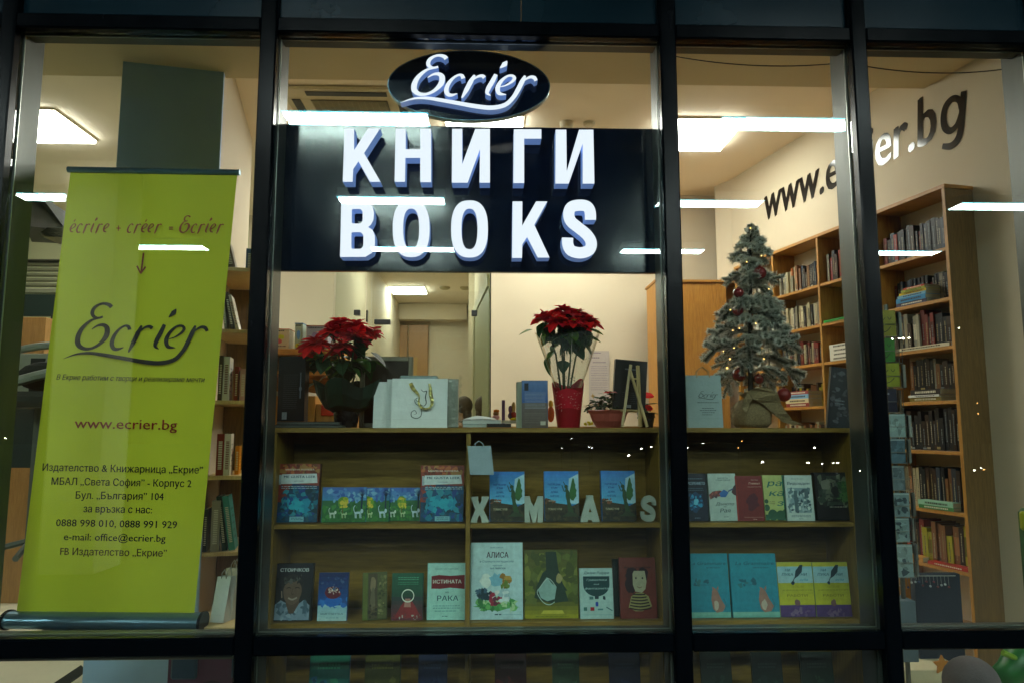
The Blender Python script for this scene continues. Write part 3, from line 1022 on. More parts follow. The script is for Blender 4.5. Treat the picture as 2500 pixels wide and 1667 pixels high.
# ================================================================= WALL LETTERING www.ecrier.bg
def wall_pt(px, py, dx=0.0):
    """point of the right wall seen at the pixel"""
    d = ray(px, py)
    n3 = Vector((math.cos(SKEW), math.sin(SKEW), 0))
    p0 = Vector((wx(5.0) - dx, 5.0, 0))
    t = n3.dot(p0 - EYE) / n3.dot(d)
    return EYE + d * t
A = wall_pt(1868, 543); B = wall_pt(2365, 300)
A.z = B.z = (A.z + B.z) / 2
zc = wall_pt(1868, 503).z - wall_pt(1868, 543).z
L = (B - A).length
ux = (B - A).normalized(); nn = Vector((-math.cos(SKEW), -math.sin(SKEW), 0))
print('wall letters', A, B, L, zc)
wl = empty('wall_lettering', tuple(A), 'large dark lettering www.ecrier.bg on the cream wall above the bookcase', 'lettering')
principled('wall_vinyl', '#0c0c10', 0.12, spec=0.45)
caph = L / 6.3
xs_word = [('www.', 0), ('ecrier', 1), ('.bg', 2)]
w = MB('wall_vinyl')
M = Matrix(((ux.x, 0, nn.x, nn.x * .003), (ux.y, 0, nn.y, nn.y * .003), (0, 1, 0, 0), (0, 0, 0, 1)))
w.text('www.ecrier.b', M, caph, L * .885, '#111111', 0, 'LEFT', 0.12, 3, depth=.0012, bold=.03)
gk = caph / 120.0
gs = [([(70, 42), (66, 62), (48, 72), (26, 64), (16, 42), (18, 18), (34, 4), (54, 10), (68, 32)], [13, 15, 15, 17, 19, 19, 15, 13, 10]),
      ([(82, 76), (74, 40), (66, 2), (54, -22), (32, -30), (6, -22)], [17, 18, 18, 18, 16, 12])]
draw_strokes(w, [([(p[0], p[1]) for p in a_], b_) for a_, b_ in gs], M @ Matrix.Translation((L * .90, 0, 0)) @ Matrix.Diagonal((gk * .86, gk, 1, 1)), .0012, '#111111')
w.build('letters', parent=wl)
# ================================================================= LOW DISPLAY SHELVES BEHIND THE GLASS
SY0, SY1 = 3.13, 3.41
ZL = [Z(1143, 1044, SY0), Z(1143, 1278, SY0), Z(1400, 1517, SY0)]
ZL.append(ZL[2] - (ZL[1] - ZL[2]) * .98)
ZL.append(0.06)
TH = .019
def display_unit(xs, label):
    e = empty('display_shelf', ((xs[0] + xs[-1]) / 2, SY0, 0.02), label, 'shelf unit', 'low wooden display shelves behind the window')
    o = Vector(((xs[0] + xs[-1]) / 2, SY0, 0.02))
    def part(nm, mat, *a, bev=.0015):
        w = MB(mat); w.box(*a, bev=bev); return w.build(nm, parent=e, loc=o)
    part('top_board', 'shelf_wood', xs[0] - .012, xs[-1] + .012, SY0 - .012, SY1 + .02, ZL[0] - TH, ZL[0])
    for k, x in enumerate(xs):
        a, c = (x, x + TH) if k == 0 else ((x - TH, x) if k == len(xs) - 1 else (x - TH / 2, x + TH / 2))
        part('side_panel' if k in (0, len(xs) - 1) else 'divider', 'shelf_wood_vertical', a, c, SY0, SY1, 0.021, ZL[0] - TH - .0005)
    for k in range(len(xs) - 1):
        a = xs[k] + (TH if k == 0 else TH / 2) + .0005; c = xs[k + 1] - (TH if k == len(xs) - 2 else TH / 2) - .0005
        for z in ZL[1:]:
            part('shelf_board', 'shelf_wood', a, c, SY0 + .003, SY1 - .008, z - TH, z)
        part('back_panel', 'shelf_wood', a, c, SY1 - .007, SY1, 0.03, ZL[0] - TH - .001)
    return e
xa0, xa1, xa2 = X(660, 1200, SY0), X(1143, 1200, SY0), X(1621, 1200, SY0)
xb1 = X(2092, 1200, SY0)
display_unit([xa0, xa1, xa2], 'wide low wooden display shelf under the board sign, two bays')
display_unit([xa2 + .03, xb1], 'narrower low wooden display shelf under the frosted tree')

# ---------------------------------------------------------------- books shown face on
class Art:
    """flat print on a cover: unit coordinates, x right, y up, from the lower left corner"""
    def __init__(self, w, h, seed):
        self.b = MB('print'); self.w, self.h, self.k = w, h, 0
        self.r = random.Random(seed)
    def _p(self, x, y):
        x = min(.997, max(.003, x)); y = min(.997, max(.003, y))
        return (x * self.w, -.0004 - .00012 * self.k, y * self.h)
    def poly(self, pts, col):
        self.b.poly([self._p(*p) for p in pts], col); self.k += 1
    def rect(self, x0, y0, x1, y1, col): self.poly([(x0, y0), (x1, y0), (x1, y1), (x0, y1)], col)
    def disc(self, x, y, rx, ry, col, n=22, a0=0, a1=2 * math.pi):
        self.poly([(x + rx * math.cos(a0 + (a1 - a0) * k / n), y + ry * math.sin(a0 + (a1 - a0) * k / n)) for k in range(n + (0 if a1 - a0 > 6.2 else 1))], col)
    def blob(self, x, y, rx, ry, col, n=14, rough=.3):
        self.poly([(x + rx * (1 + self.r.uniform(-rough, rough)) * math.cos(2 * math.pi * k / n), y + ry * (1 + self.r.uniform(-rough, rough)) * math.sin(2 * math.pi * k / n)) for k in range(n)], col)
    def dabs(self, x0, y0, x1, y1, cols, n, s=.04, rough=.5):
        for _ in range(n):
            self.k -= .93
            self.blob(self.r.uniform(x0, x1), self.r.uniform(y0, y1), s * self.r.uniform(.5, 1.5), s * self.w / self.h * self.r.uniform(.5, 1.5), self.r.choice(cols), 7, rough)
        self.k += 1
    def bands(self, y0, y1, c0, c1, n=10):
        a, b_ = lin(c0), lin(c1)
        for k in range(n):
            t = (k + .5) / n
            c = [a[i] + (b_[i] - a[i]) * t for i in range(3)]
            ya, yb = y0 + (y1 - y0) * k / n, y0 + (y1 - y0) * (k + 1) / n
            self.b.poly([self._p(.002, ya), self._p(.998, ya), self._p(.998, yb), self._p(.002, yb)], c)
        self.k += 1
    def text(self, s, x0, x1, y, cap, col, shear=0.0, bold=0.03, res=2):
        M = Matrix(((1, 0, 0, x0 * self.w), (0, 0, -1, -.0004 - .00012 * self.k), (0, 1, 0, y * self.h), (0, 0, 0, 1)))
        self.b.text(s, M, cap * self.h, (x1 - x0) * self.w, col, 0, 'LEFT', shear, res, bold=bold); self.k += 1
    def line(self, pts, wd, col):
        L, Rr = stroke_outline(pts, [wd] * len(pts), 4)
        for j in range(len(L) - 1):
            self.b.poly([self._p(*L[j]), self._p(*Rr[j]), self._p(*Rr[j + 1]), self._p(*L[j + 1])], col)
        self.k += 1
    def lines(self, x0, x1, ys, hgt, col):
        for y in ys:
            x = x0
            while x < x1 - .02:
                L = self.r.uniform(.03, .09)
                self.k -= 1
                self.rect(x, y, min(x1, x + L), y + hgt, col); x += L + .018
        self.k += 1

BOOK_N = [0]
def face_book(px0, px1, pt, pb, shelf_z, label, cover, art=None, th=.02, y=None, lean=7.0, spine='left', pages='#b9b49c', rz=0.0, name='display_book', group=None, tx=0.0):
    y = SY0 + .035 if y is None else y
    BOOK_N[0] += 1
    pm = (pt + pb) / 2
    x0, x1 = X(px0, pm, y), X(px1, pm, y)
    w_, h_ = x1 - x0, (Z((px0 + px1) / 2, pt, y) - shelf_z) * 1.005
    a = RAD(lean)
    e = empty(name, (x0, y, shelf_z + th * math.sin(a) + .0006), label, 'book', group)
    e.rotation_euler = (-a, tx, rz)
    t = .0022
    b = MB('gloss')
    b.box(0, w_, 0, t, 0, h_, cover)
    b.box(0, w_, th - t, th, 0, h_, mulc(cover, .8))
    if spine == 'left': b.box(-.0015, .0005, 0, th, 0, h_, mulc(cover, .85))
    else: b.box(w_ - .0005, w_ + .0015, 0, th, 0, h_, mulc(cover, .85))
    b.build('cover', parent=e)
    b = MB('paper')
    x_a, x_b = (.0006, w_ - .003) if spine == 'left' else (.003, w_ - .0006)
    b.box(x_a, x_b, t + .0002, th - t - .0002, .003, h_ - .003, pages)
    b.build('pages', parent=e)
    if art:
        A = Art(w_, h_, BOOK_N[0]); art(A)
        A.b.c = [(min(.86, c[0] * 1.35), min(.86, c[1] * 1.3), min(.86, c[2] * 1.3), 1.0) for c in A.b.c]
        A.b.build('cover_print', parent=e)
    return e

def art_leer(A):
    A.bands(0, 1, '#123f55', '#1d2f52', 6)
    A.poly([(0, .35), (0, 1), (1, 1), (1, .62), (.36, .66), (.14, .34)], '#7c3524')
    A.dabs(.02, .84, .98, .98, ['#8f6a35', '#5c2a18', '#a35a2c'], 34, .05)
    A.dabs(.0, .4, .25, .6, ['#7f3a2e', '#4d3a4e'], 12, .05)
    A.dabs(.1, .05, .97, .6, ['#17667c', '#0e4566', '#1d3f7a', '#16343f', '#2a7e8c', '#274f5c'], 110, .06)
    A.dabs(.25, .2, .8, .4, ['#2492a4', '#1b7d98'], 26, .07)
    A.poly([(.05, .65), (.09, .82), (.93, .83), (.96, .67)], '#b4c4c2')
    A.rect(.03, .64, .08, .81, '#8fa3a6')
    A.text('МИЛЕНА КОЛЕВА', .17, .87, .885, .028, '#d4cdb8')
    A.text('ME GUSTA LEER', .14, .9, .755, .042, '#173f4e', bold=.05)
    A.text('con Lucía', .4, .62, .695, .02, '#173f4e', .25)
    A.lines(.1, .96, [.605, .575], .009, '#a9bcc0')
    A.rect(.34, .015, .68, .1, '#6fa3ad'); A.lines(.38, .66, [.07, .045], .01, '#1d4d5c')
def art_meadow(A):
    A.bands(.55, 1, '#3a86a8', '#3f5fa4', 8)
    A.bands(0, .62, '#27642f', '#2a5f3c', 6)
    A.dabs(0, .6, 1, .98, ['#4a7fb4', '#6aa0bd', '#34599a'], 40, .05)
    A.dabs(0, .02, 1, .5, ['#1f5a2b', '#33742f', '#3d7d3b'], 50, .05)
    for cx, s in ((.47, 1),):
        A.blob(cx, .56, .12, .19, '#5c8a25', 14, .15); A.dabs(cx - .06, .42, cx + .12, .68, ['#a8a62a', '#7f9a23', '#c2b33a'], 18, .035)
        A.line([(cx + .02, .1), (cx, .42)], .02, '#5d5a22')
    A.line([(.9, .38), (.905, .8)], .035, '#142b3d')
    for k in range(9):
        t = -1.0 + k * .25; A.line([(.905, .72), (.905 + math.sin(t) * .1, .78 + math.cos(t) * .16)], .008, '#142b3d')
    def beast(x, y, s, c):
        A.line([(x - .055 * s, y + .02), (x, y + .03), (x + .05 * s, y + .03)], .05 * s, c)
        for d in (-.05, -.03, .035, .055): A.line([(x + d * s, y + .02), (x + (d + .012) * s, y - .1 * s)], .013 * s, c)
        A.line([(x - .055 * s, y + .03), (x - .075 * s, y + .13 * s), (x - .05 * s, y + .19 * s)], .013 * s, c)
        A.disc(x + .075 * s, y + .06 * s, .026 * s, .05 * s, c, 10)
    beast(.24, .22, 1.0, '#b3c8b8'); beast(.5, .2, .8, '#9dbb8a'); beast(.82, .24, 1.25, '#a9c9cf')
def art_angel(A):
    A.bands(.34, 1, '#4fa4c4', '#2d6fb4', 10)
    A.poly([(.66, .36), (.7, .62), (.72, .85), (1, .95), (1, .35)], '#8fb9c4')
    A.bands(0, .3, '#23271a', '#352c1e', 4)
    A.poly([(0, .2), (0, .44), (.12, .45), (.22, .42), (.3, .37), (.6, .34), (.8, .3), (1, .37), (1, .2)], '#33301f')
    A.dabs(0, .02, 1, .28, ['#2c2a1b', '#3c3723', '#1c2118'], 40, .06)
    A.dabs(0, .36, .3, .45, ['#74462b', '#5a3a26'], 12, .03)
    g = '#284526'
    A.poly([(.7, .12), (.66, .3), (.64, .42), (.61, .5), (.62, .58), (.6, .64), (.66, .66), (.72, .6), (.75, .5), (.74, .4), (.8, .28), (.86, .12)], g)
    A.blob(.63, .69, .055, .04, g, 12, .12)
    A.poly([(.72, .54), (.74, .62), (.77, .7), (.8, .8), (.835, .87), (.87, .84), (.88, .77), (.91, .73), (.9, .67), (.94, .62), (.92, .56), (.93, .5), (.88, .46), (.84, .41), (.78, .42), (.74, .46)], '#2b5b2b')
    A.line([(.66, .62), (.58, .6), (.54, .66), (.51, .72)], .022, g); A.line([(.68, .65), (.6, .73), (.55, .79)], .02, g)
    A.poly([(.5, .1), (.6, .14), (.7, .2), (.9, .16), (.98, .1)], '#2a3a24')
    A.text('ПОГЛЕДНИ', .1, .46, .715, .036, '#16407c', bold=.05)
    A.text('КЪМ', .2, .37, .65, .036, '#16407c', bold=.05); A.text('ДОМА,', .18, .4, .565, .036, '#16407c', bold=.05); A.text('АНГЕЛЕ', .16, .42, .485, .036, '#16407c', bold=.05)
    A.text('ТОМАС УЛФ', .1, .5, .225, .04, '#a3a382'); A.text('роман', .12, .3, .4, .02, '#c3cfc6')
def art_face(A):
    A.bands(0, 1, '#1f2521', '#1b1f24', 4)
    A.poly([(0, .02), (0, .28), (.16, .36), (.34, .3), (.62, .28), (.78, .36), (.95, .27), (.95, .02)], '#6d8593')
    A.dabs(.03, .04, .93, .3, ['#5f7887', '#7d95a0', '#3f5a68'], 26, .07)
    A.poly([(.3, .3), (.4, .13), (.52, .13), (.66, .3), (.66, .42), (.3, .42)], '#4d4034')
    A.blob(.46, .52, .25, .24, '#5c4d3e', 22, .04)
    A.poly([(.18, .48), (.15, .66), (.24, .76), (.45, .82), (.66, .77), (.77, .64), (.74, .5), (.7, .62), (.58, .69), (.38, .69), (.25, .62)], '#262725')
    A.dabs(.2, .66, .72, .79, ['#3b3d3a', '#1e201f', '#4c4f4a'], 30, .035)
    A.line([(.3, .565), (.36, .58), (.42, .568)], .016, '#231b15'); A.line([(.53, .568), (.6, .58), (.66, .565)], .016, '#231b15')
    A.line([(.47, .56), (.445, .47), (.5, .465)], .012, '#3f3227'); A.line([(.36, .4), (.47, .37), (.6, .405)], .03, '#8d8474')
    A.line([(.19, .4), (.17, .52)], .03, '#75695b')
    A.text('СТОИЧКОВ', .1, .88, .855, .06, '#a7b3af', bold=.06)
def art_bluegift(A):
    A.bands(.3, 1, '#1c4f8c', '#14264f', 8)
    A.bands(0, .32, '#9dc0bb', '#7aaab8', 4)
    A.dabs(.02, .3, .98, .46, ['#86b3bd', '#1f5fa8', '#2c72b8'], 30, .06)
    A.blob(.5, .4, .27, .12, '#1c5fae', 14, .2)
    A.blob(.5, .58, .26, .13, '#5c1f2c', 14, .2); A.dabs(.3, .55, .75, .68, ['#8c2f36', '#3b1a33', '#c4b8a4'], 18, .03)
    for k in range(8): A.line([(.5, .64), (.5 + .16 * math.cos(k * .8), .64 + .08 * math.sin(k * .8))], .012, '#d2cdb8')
    A.dabs(.05, .66, .95, .95, ['#1a2c63', '#3f5a7c', '#22406f'], 26, .04)
    A.text('МИГРАНТКА', .12, .88, .13, .035, '#27555c'); A.lines(.3, .75, [.06], .012, '#4d7d84')
def art_photos(A):
    A.bands(0, 1, '#39452a', '#48512f', 3)
    A.rect(.0, 0, .2, 1, '#55622c')
    A.rect(.24, .02, .6, .98, '#453f2e'); A.rect(.62, .02, .98, .98, '#4d5330')
    A.blob(.42, .75, .12, .16, '#7a6c50', 12, .15); A.blob(.42, .42, .1, .26, '#5f5a44', 12, .15)
    A.dabs(.64, .1, .96, .95, ['#5c6339', '#3b4226', '#76774a'], 40, .05)
    A.dabs(.25, .05, .58, .35, ['#2f2c20', '#514a32'], 16, .05)
def art_ring(A):
    A.bands(.5, 1, '#1e4634', '#23553f', 6); A.bands(0, .5, '#5c2c33', '#1f3a37', 6)
    A.lines(.2, .85, [.9, .86], .015, '#4f9a78'); A.lines(.2, .85, [.8, .76], .012, '#3f8a68')
    A.poly([(.1, .06), (.3, .3), (.45, .44), (.62, .44), (.78, .28), (.95, .06)], '#7a2a2c')
    A.poly([(.4, .28), (.44, .46), (.6, .46), (.62, .28)], '#9a7466')
    for k in range(20):
        a0, a1 = 2 * math.pi * k / 20, 2 * math.pi * (k + 1) / 20
        A.k -= .95; A.line([(.52 + .19 * math.cos(a0), .52 + .13 * math.sin(a0)), (.52 + .19 * math.cos(a1), .52 + .13 * math.sin(a1))], .025, '#c5d3bf')
    A.k += 1
    A.dabs(.05, .02, .95, .12, ['#8e9c90', '#6b3233'], 16, .04)
def art_istina(A):
    A.bands(0, 1, '#8cc0b2', '#97c4b6', 3)
    A.poly([(.1, .55), (.1, .77), (.3, .79), (.6, .775), (.99, .79), (.99, .54), (.6, .565), (.35, .545)], '#6a1c22')
    A.text('НАДЯ МУТАФОВА', .2, .82, .885, .025, '#5a8a80'); A.text('ИСТИНАТА', .14, .9, .64, .065, '#cfd3c4')
    A.text('за', .47, .56, .47, .035, '#245a57'); A.text('РАКА', .26, .82, .335, .09, '#1c4a52')
    A.lines(.15, .88, [.24, .2], .014, '#4f8a84'); A.lines(.2, .8, [.15], .014, '#4f8a84'); A.lines(.4, .58, [.06], .012, '#245a57')
def art_alisa(A):
    A.bands(0, 1, '#9dbfc0', '#a3c4c0', 3)
    A.text('ЛУИС КАРОЛ', .37, .62, .925, .018, '#3f6d78'); A.text('АЛИСА', .3, .72, .8, .075, '#38202a', bold=.03)
    A.text('в Страната на чудесата', .17, .82, .74, .026, '#3c6a6c', .2); A.text('адаптация', .42, .6, .69, .02, '#3f6d78'); A.text('АНГЛИЙСКИ', .37, .66, .65, .022, '#244e5a', bold=.05)
    A.blob(.3, .5, .12, .09, '#c4d4c8', 14, .2); A.blob(.48, .5, .12, .1, '#6fa9b8', 14, .3)
    A.blob(.5, .17, .38, .05, '#4f9a56', 22, .25); A.dabs(.12, .12, .86, .26, ['#3f8a44', '#63a85a', '#2f6f3a', '#9ac08a'], 70, .04)
    A.dabs(.12, .28, .4, .38, ['#20404f', '#35586a', '#14323c'], 20, .04); A.dabs(.36, .2, .56, .36, ['#8c2a3c', '#c4c8c0', '#5c2a3a'], 26, .035)
    A.dabs(.58, .42, .76, .56, ['#a88a3a', '#8c6a2c', '#5f7a34'], 20, .045); A.dabs(.56, .24, .74, .4, ['#b8ccc8', '#8fb0b4'], 16, .045)
    A.lines(.46, .6, [.06], .014, '#1f3f4a'); A.rect(.6, .063, .97, .067, '#5f8f94')
def art_forest(A):
    A.bands(.3, 1, '#5a6a24', '#4a4d22', 8); A.bands(0, .3, '#8a8a1e', '#2b3a20', 5)
    A.dabs(0, .25, 1, .95, ['#55622a', '#46531f', '#6a7230', '#3f4a22'], 60, .08)
    A.poly([(.42, .4), (.4, .97), (.6, .97), (.64, .7), (.72, .5), (.8, .4)], '#1d3328')
    A.poly([(.18, .3), (.22, .45), (.34, .66), (.44, .72), (.6, .62), (.75, .42), (.82, .25), (.5, .22)], '#20382c')
    A.poly([(.25, .42), (.42, .6), (.52, .5), (.6, .46), (.56, .28), (.42, .25), (.3, .3)], '#7fa39a')
    A.line([(.25, .42), (.24, .36), (.34, .24), (.46, .2), (.56, .24)], .012, '#9ab8ab'); A.line([(.28, .44), (.44, .58), (.58, .47)], .01, '#a8c0b0')
    A.blob(.65, .58, .06, .07, '#8f8a5a', 10, .15)
    A.poly([(.3, .07), (.35, .12), (.7, .12), (.74, .07)], '#a8a63c'); A.lines(.2, .85, [.03], .01, '#5c6a1e')
def art_rodari(A):
    A.bands(0, 1, '#93b5ae', '#9dbcb4', 3)
    A.text('Джани Родари', .12, .9, .885, .05, '#16404a', .2)
    A.disc(.5, .68, .4, .24, '#0d3a3c', 26, math.pi, 2 * math.pi); A.rect(.1, .68, .9, .84, '#0d3a3c')
    A.text('Граматика', .2, .82, .75, .04, '#93b5ae', .25); A.text('на', .42, .58, .67, .03, '#93b5ae', .25); A.text('фантазията', .15, .87, .58, .04, '#93b5ae', .25)
    A.rect(.44, .39, .56, .46, '#14343c'); A.rect(.28, .38, .4, .44, '#3d6a66'); A.blob(.72, .41, .05, .04, '#14343c', 8, .3)
    A.blob(.5, .29, .05, .05, '#1c3f9a', 8, .2); A.rect(.1, .16, .2, .23, '#2f6a60'); A.rect(.3, .16, .42, .23, '#9a2028'); A.rect(.52, .17, .68, .2, '#3f7a78'); A.line([(.78, .23), (.96, .16)], .02, '#28565c')
    A.rect(.05, .08, .95, .085, '#4f8a84')
def art_girl(A):
    A.bands(0, 1, '#6a2f28', '#633026', 3)
    A.text('Жюстин и приятели', .12, .86, .82, .035, '#2a1a20', .2)
    A.blob(.35, .7, .18, .14, '#23171d', 18, .12); A.blob(.65, .72, .14, .12, '#23171d', 18, .12); A.blob(.3, .55, .16, .14, '#23171d', 16, .12)
    A.poly([(.36, .73), (.4, .78), (.7, .78), (.74, .6), (.7, .48), (.6, .42), (.42, .44), (.36, .55)], '#a8aa8c')
    A.disc(.45, .66, .022, .018, '#20202a', 10); A.disc(.63, .66, .022, .018, '#20202a', 10); A.line([(.47, .52), (.55, .5), (.61, .52)], .01, '#6a4c40')
    A.poly([(.22, .18), (.3, .36), (.44, .42), (.64, .42), (.78, .36), (.86, .2), (.6, .12), (.4, .12)], '#8f8f5a')
    for k in range(6): A.line([(.24 + .02 * k, .17 + .045 * k), (.54, .14 + .05 * k), (.84 - .03 * k, .17 + .045 * k)], .022, '#2b241c')
def art_space(A):
    A.bands(0, 1, '#0a1a2c', '#0c1420', 4)
    A.text('ПРОЗРЕНИЕТО', .1, .92, .76, .06, '#7f98a8', bold=.05); A.lines(.2, .85, [.88], .015, '#54707f'); A.lines(.2, .85, [.68, .64], .012, '#4a6675')
    A.blob(.5, .4, .32, .2, '#123c5c', 16, .2); A.dabs(.25, .25, .75, .55, ['#1d6a94', '#2f8fb8', '#123c5c'], 40, .06); A.blob(.5, .4, .1, .07, '#5fb8cf', 12, .3)
    A.lines(.4, .65, [.06], .012, '#7f98a8')
def art_hands(A):
    A.bands(0, 1, '#8fa59c', '#9db0a5', 3)
    A.text('ВИОЛЕТА', .35, .72, .885, .028, '#4a5f5f'); A.text('СТАНИСЛАВОВА', .28, .8, .845, .028, '#4a5f5f')
    A.poly([(.0, .55), (.15, .62), (.4, .64), (.58, .6), (.45, .52), (.2, .5), (.05, .45)], '#6a3a34'); A.dabs(.05, .5, .4, .62, ['#8c4a3c', '#3c2a34'], 12, .04)
    A.poly([(.38, .58), (.55, .66), (.72, .6), (.6, .5), (.42, .5)], '#2f5f9a'); A.poly([(.82, .6), (.9, .72), (1, .78), (1, .52), (.9, .55)], '#43272c')
    A.line([(.7, .62), (.9, .68)], .03, '#3f4a6a')
    A.text('Дъното', .22, .88, .33, .06, '#2c3f44', .2); A.text('на', .5, .6, .29, .03, '#2c3f44', .2); A.text('Рая', .36, .74, .18, .08, '#2c3f44', .2); A.text('Ecrier', .5, .66, .08, .025, '#2c3f44', .2)
def art_red(A):
    A.bands(0, 1, '#5c1716', '#691c1a', 3); A.blob(.6, .42, .22, .2, '#43101f', 14, .3); A.rect(.0, 0, .06, 1, '#7f2a24')
    A.text('Ваня Нед', .6, .85, .9, .02, '#b49a90'); A.text('Гневът', .5, .92, .81, .045, '#c4a898', .2); A.text('на реалността', .46, .95, .745, .025, '#a8877c')
    A.rect(.25, .08, .95, .085, '#a8877c'); A.text('Ecrier', .58, .72, .03, .022, '#c4a898', .2)
def art_razkazi(A):
    A.bands(0, 1, '#9aa862', '#a2ae68', 3); A.rect(.78, 0, 1, 1, '#2f7a6c')
    for s, x, y in (('ра', .14, .76), ('ка', .2, .54), ('зи', .5, .32)): A.text(s, x, x + .62, y, .13, '#1d5f58', .2, bold=.05)
    A.text('КАЛИН', .2, .42, .4, .022, '#4a3f2c'); A.text('ТЕНЕВ', .2, .42, .36, .022, '#4a3f2c')
    for x, y, r in ((.08, .28, .12), (.3, .12, .2), (.62, .1, .2), (.85, .16, .16), (.05, .06, .12), (.08, .42, .08)): A.disc(x, y, r, r * .62, '#1f4a34', 16)
def art_vidov(A):
    A.bands(0, 1, '#9eb3aa', '#a6b8ae', 3); A.text('Иван Вазов', .25, .68, .91, .022, '#4a5f64'); A.text('Видовден', .08, .9, .79, .06, '#2a4450', .1, bold=.05)
    A.rect(.08, .18, .9, .72, '#6a8588'); A.dabs(.1, .2, .88, .7, ['#4a6468', '#8aa3a2', '#2c444c', '#a3b8b0'], 80, .06); A.rect(.3, .2, .42, .66, '#3d565c'); A.rect(.68, .5, .82, .7, '#3d565c')
    A.lines(.15, .85, [.11, .085], .012, '#4a6468'); A.text('Ecrier', .42, .58, .04, .022, '#2a4450', .2)
def art_dragon(A):
    A.bands(0, 1, '#0b0c0d', '#0f0f11', 3); A.rect(.08, .32, .95, .93, '#2a352d')
    A.dabs(.1, .34, .93, .9, ['#3f4a40', '#57604f', '#1c241f', '#2b3a30'], 70, .09); A.blob(.28, .75, .16, .1, '#6d7364', 12, .3)
    A.dabs(.6, .4, .94, .8, ['#2c4f2c', '#1f3f27', '#3d6236'], 50, .05); A.blob(.55, .6, .1, .1, '#151a17', 10, .3)
    A.text('Самият', .3, .72, .38, .08, '#0b0d0c', .2, bold=.05); A.lines(.35, .85, [.27], .014, '#8d9284')
def art_gramm(A):
    A.bands(0, .09, '#5f9a8c', '#6fa896', 2); A.bands(.09, 1, '#1c7a8c', '#21808f', 3)
    A.text('La Grammaire', .12, .95, .82, .055, '#175564', .2); A.lines(.5, .85, [.77], .01, '#175564')
    A.dabs(.2, .5, .34, .58, ['#175564', '#2a6a70'], 8, .035); A.dabs(.45, .5, .52, .6, ['#175564'], 5, .035); A.rect(.18, .505, .55, .51, '#175564')
    A.poly([(.6, .14), (.57, .28), (.6, .42), (.66, .46), (.72, .42), (.8, .28), (.88, .18), (.82, .1), (.68, .08)], '#8a6a5c'); A.blob(.68, .2, .06, .08, '#a8a08c', 10, .2)
    A.poly([(.62, .42), (.6, .48), (.66, .46)], '#8a6a5c'); A.poly([(.7, .45), (.75, .5), (.74, .42)], '#8a6a5c'); A.line([(.85, .3), (.9, .2), (.86, .12)], .02, '#2a6a78')
def art_feather(A):
    A.bands(0, .22, '#43305c', '#4a3568', 3); A.bands(.22, .62, '#a8a828', '#9ca330', 4); A.bands(.62, .92, '#8fb4b4', '#7fb0b8', 4); A.bands(.92, 1, '#a8a838', '#a8a838', 1)
    A.text('НИ', .22, .38, .83, .05, '#1f4a54', .2); A.text('ПУКА', .12, .44, .75, .05, '#1f4a54', .2); A.text('НИ', .66, .84, .75, .05, '#1f4a54', .2); A.text('аула', .62, .86, .66, .04, '#2f8a9c', .2)
    A.poly([(.48, .7), (.52, .84), (.66, .95), (.74, .95), (.7, .82), (.58, .74)], '#17323c'); A.line([(.4, .6), (.48, .72)], .02, '#17323c'); A.blob(.42, .62, .05, .035, '#17323c', 8, .3)
    A.text('ТЕСТОВЕ', .36, .72, .53, .04, '#8c8a1e'); A.lines(.1, .95, [.48], .018, '#868a24'); A.text('РАБОТИ', .22, .8, .37, .045, '#6a6a1c'); A.blob(.5, .26, .08, .06, '#6a4f4c', 10, .2)
    A.dabs(.3, .03, .8, .15, ['#5c4a6c', '#6a5a74'], 12, .05)
def art_plain(col, col2, seed=0):
    def f(A):
        A.bands(0, 1, col, col2, 4)
        A.dabs(.1, .15, .9, .6, [mulc(col, .6), mulc(col2, 1.5), mulc(col, 1.3)], 30, .07)
        A.lines(.2, .8, [.8, .75], .03, mulc(col2, 2.2)); A.lines(.3, .7, [.07], .015, mulc(col2, 2))
    return f

z1, z2, z3 = ZL[1], ZL[2], ZL[3]
g1 = 'books shown face on behind the window'
face_book(674, 776, 1134, 1277, z1, 'tall blue and rust cover book at the far left of the upper display row', '#5c2f22', art_leer, .03, spine='right', pages='#8f8770', group=g1)
face_book(785, 893, 1190, 1277, z1, 'low meadow picture book with a bare dark tree, next to the rust book', '#2f6f96', art_meadow, .012, y=SY0 + .055, group=g1)
face_book(855, 950, 1191, 1277, z1, 'low meadow picture book in the middle of the three, partly covered', '#2f6f96', art_meadow, .012, y=SY0 + .072, group=g1)
face_book(935, 1030, 1191, 1277, z1, 'low meadow picture book tucked behind the second rust cover book', '#2f6f96', art_meadow, .012, y=SY0 + .09, group=g1)
face_book(1026, 1132, 1138, 1277, z1, 'tall blue and rust cover book beside the middle divider', '#8a4427', art_leer, .03, group=g1)
face_book(1196, 1281, 1153, 1275, z1, 'blue sky angel statue cover book between the letters X and M', '#2f6fb0', art_angel, .028, group=g1)
face_book(1330, 1414, 1152, 1274, z1, 'blue sky angel statue cover book between the letters M and A', '#2f6fb0', art_angel, .028, group=g1)
face_book(1470, 1553, 1151, 1273, z1, 'blue sky angel statue cover book between the letters A and S', '#2f6fb0', art_angel, .028, group=g1)
face_book(670, 760, 1379, 1515, z2, 'black book with a smiling man in a pale shirt on its cover', '#14181a', art_face, .025, spine='right', pages='#77796a', group=g1)
face_book(775, 847, 1401, 1514, z2, 'blue and white book with a red gift on its cover', '#1c3f78', art_bluegift, .018, spine='right', group=g1)
face_book(886, 945, 1402, 1515, z2, 'open olive photo booklet standing with its pages spread', '#4d5330', art_photos, .02, spine='right', pages='#93a09a', rz=RAD(14), group=g1)
face_book(955, 1032, 1402, 1516, z2, 'green and red book with a white ring on its cover', '#26463a', art_ring, .016, spine='right', group=g1)
face_book(1043, 1135, 1378, 1516, z2, 'pale mint book with a dark red torn strip across its cover', '#8cc0b2', art_istina, .02, group=g1)
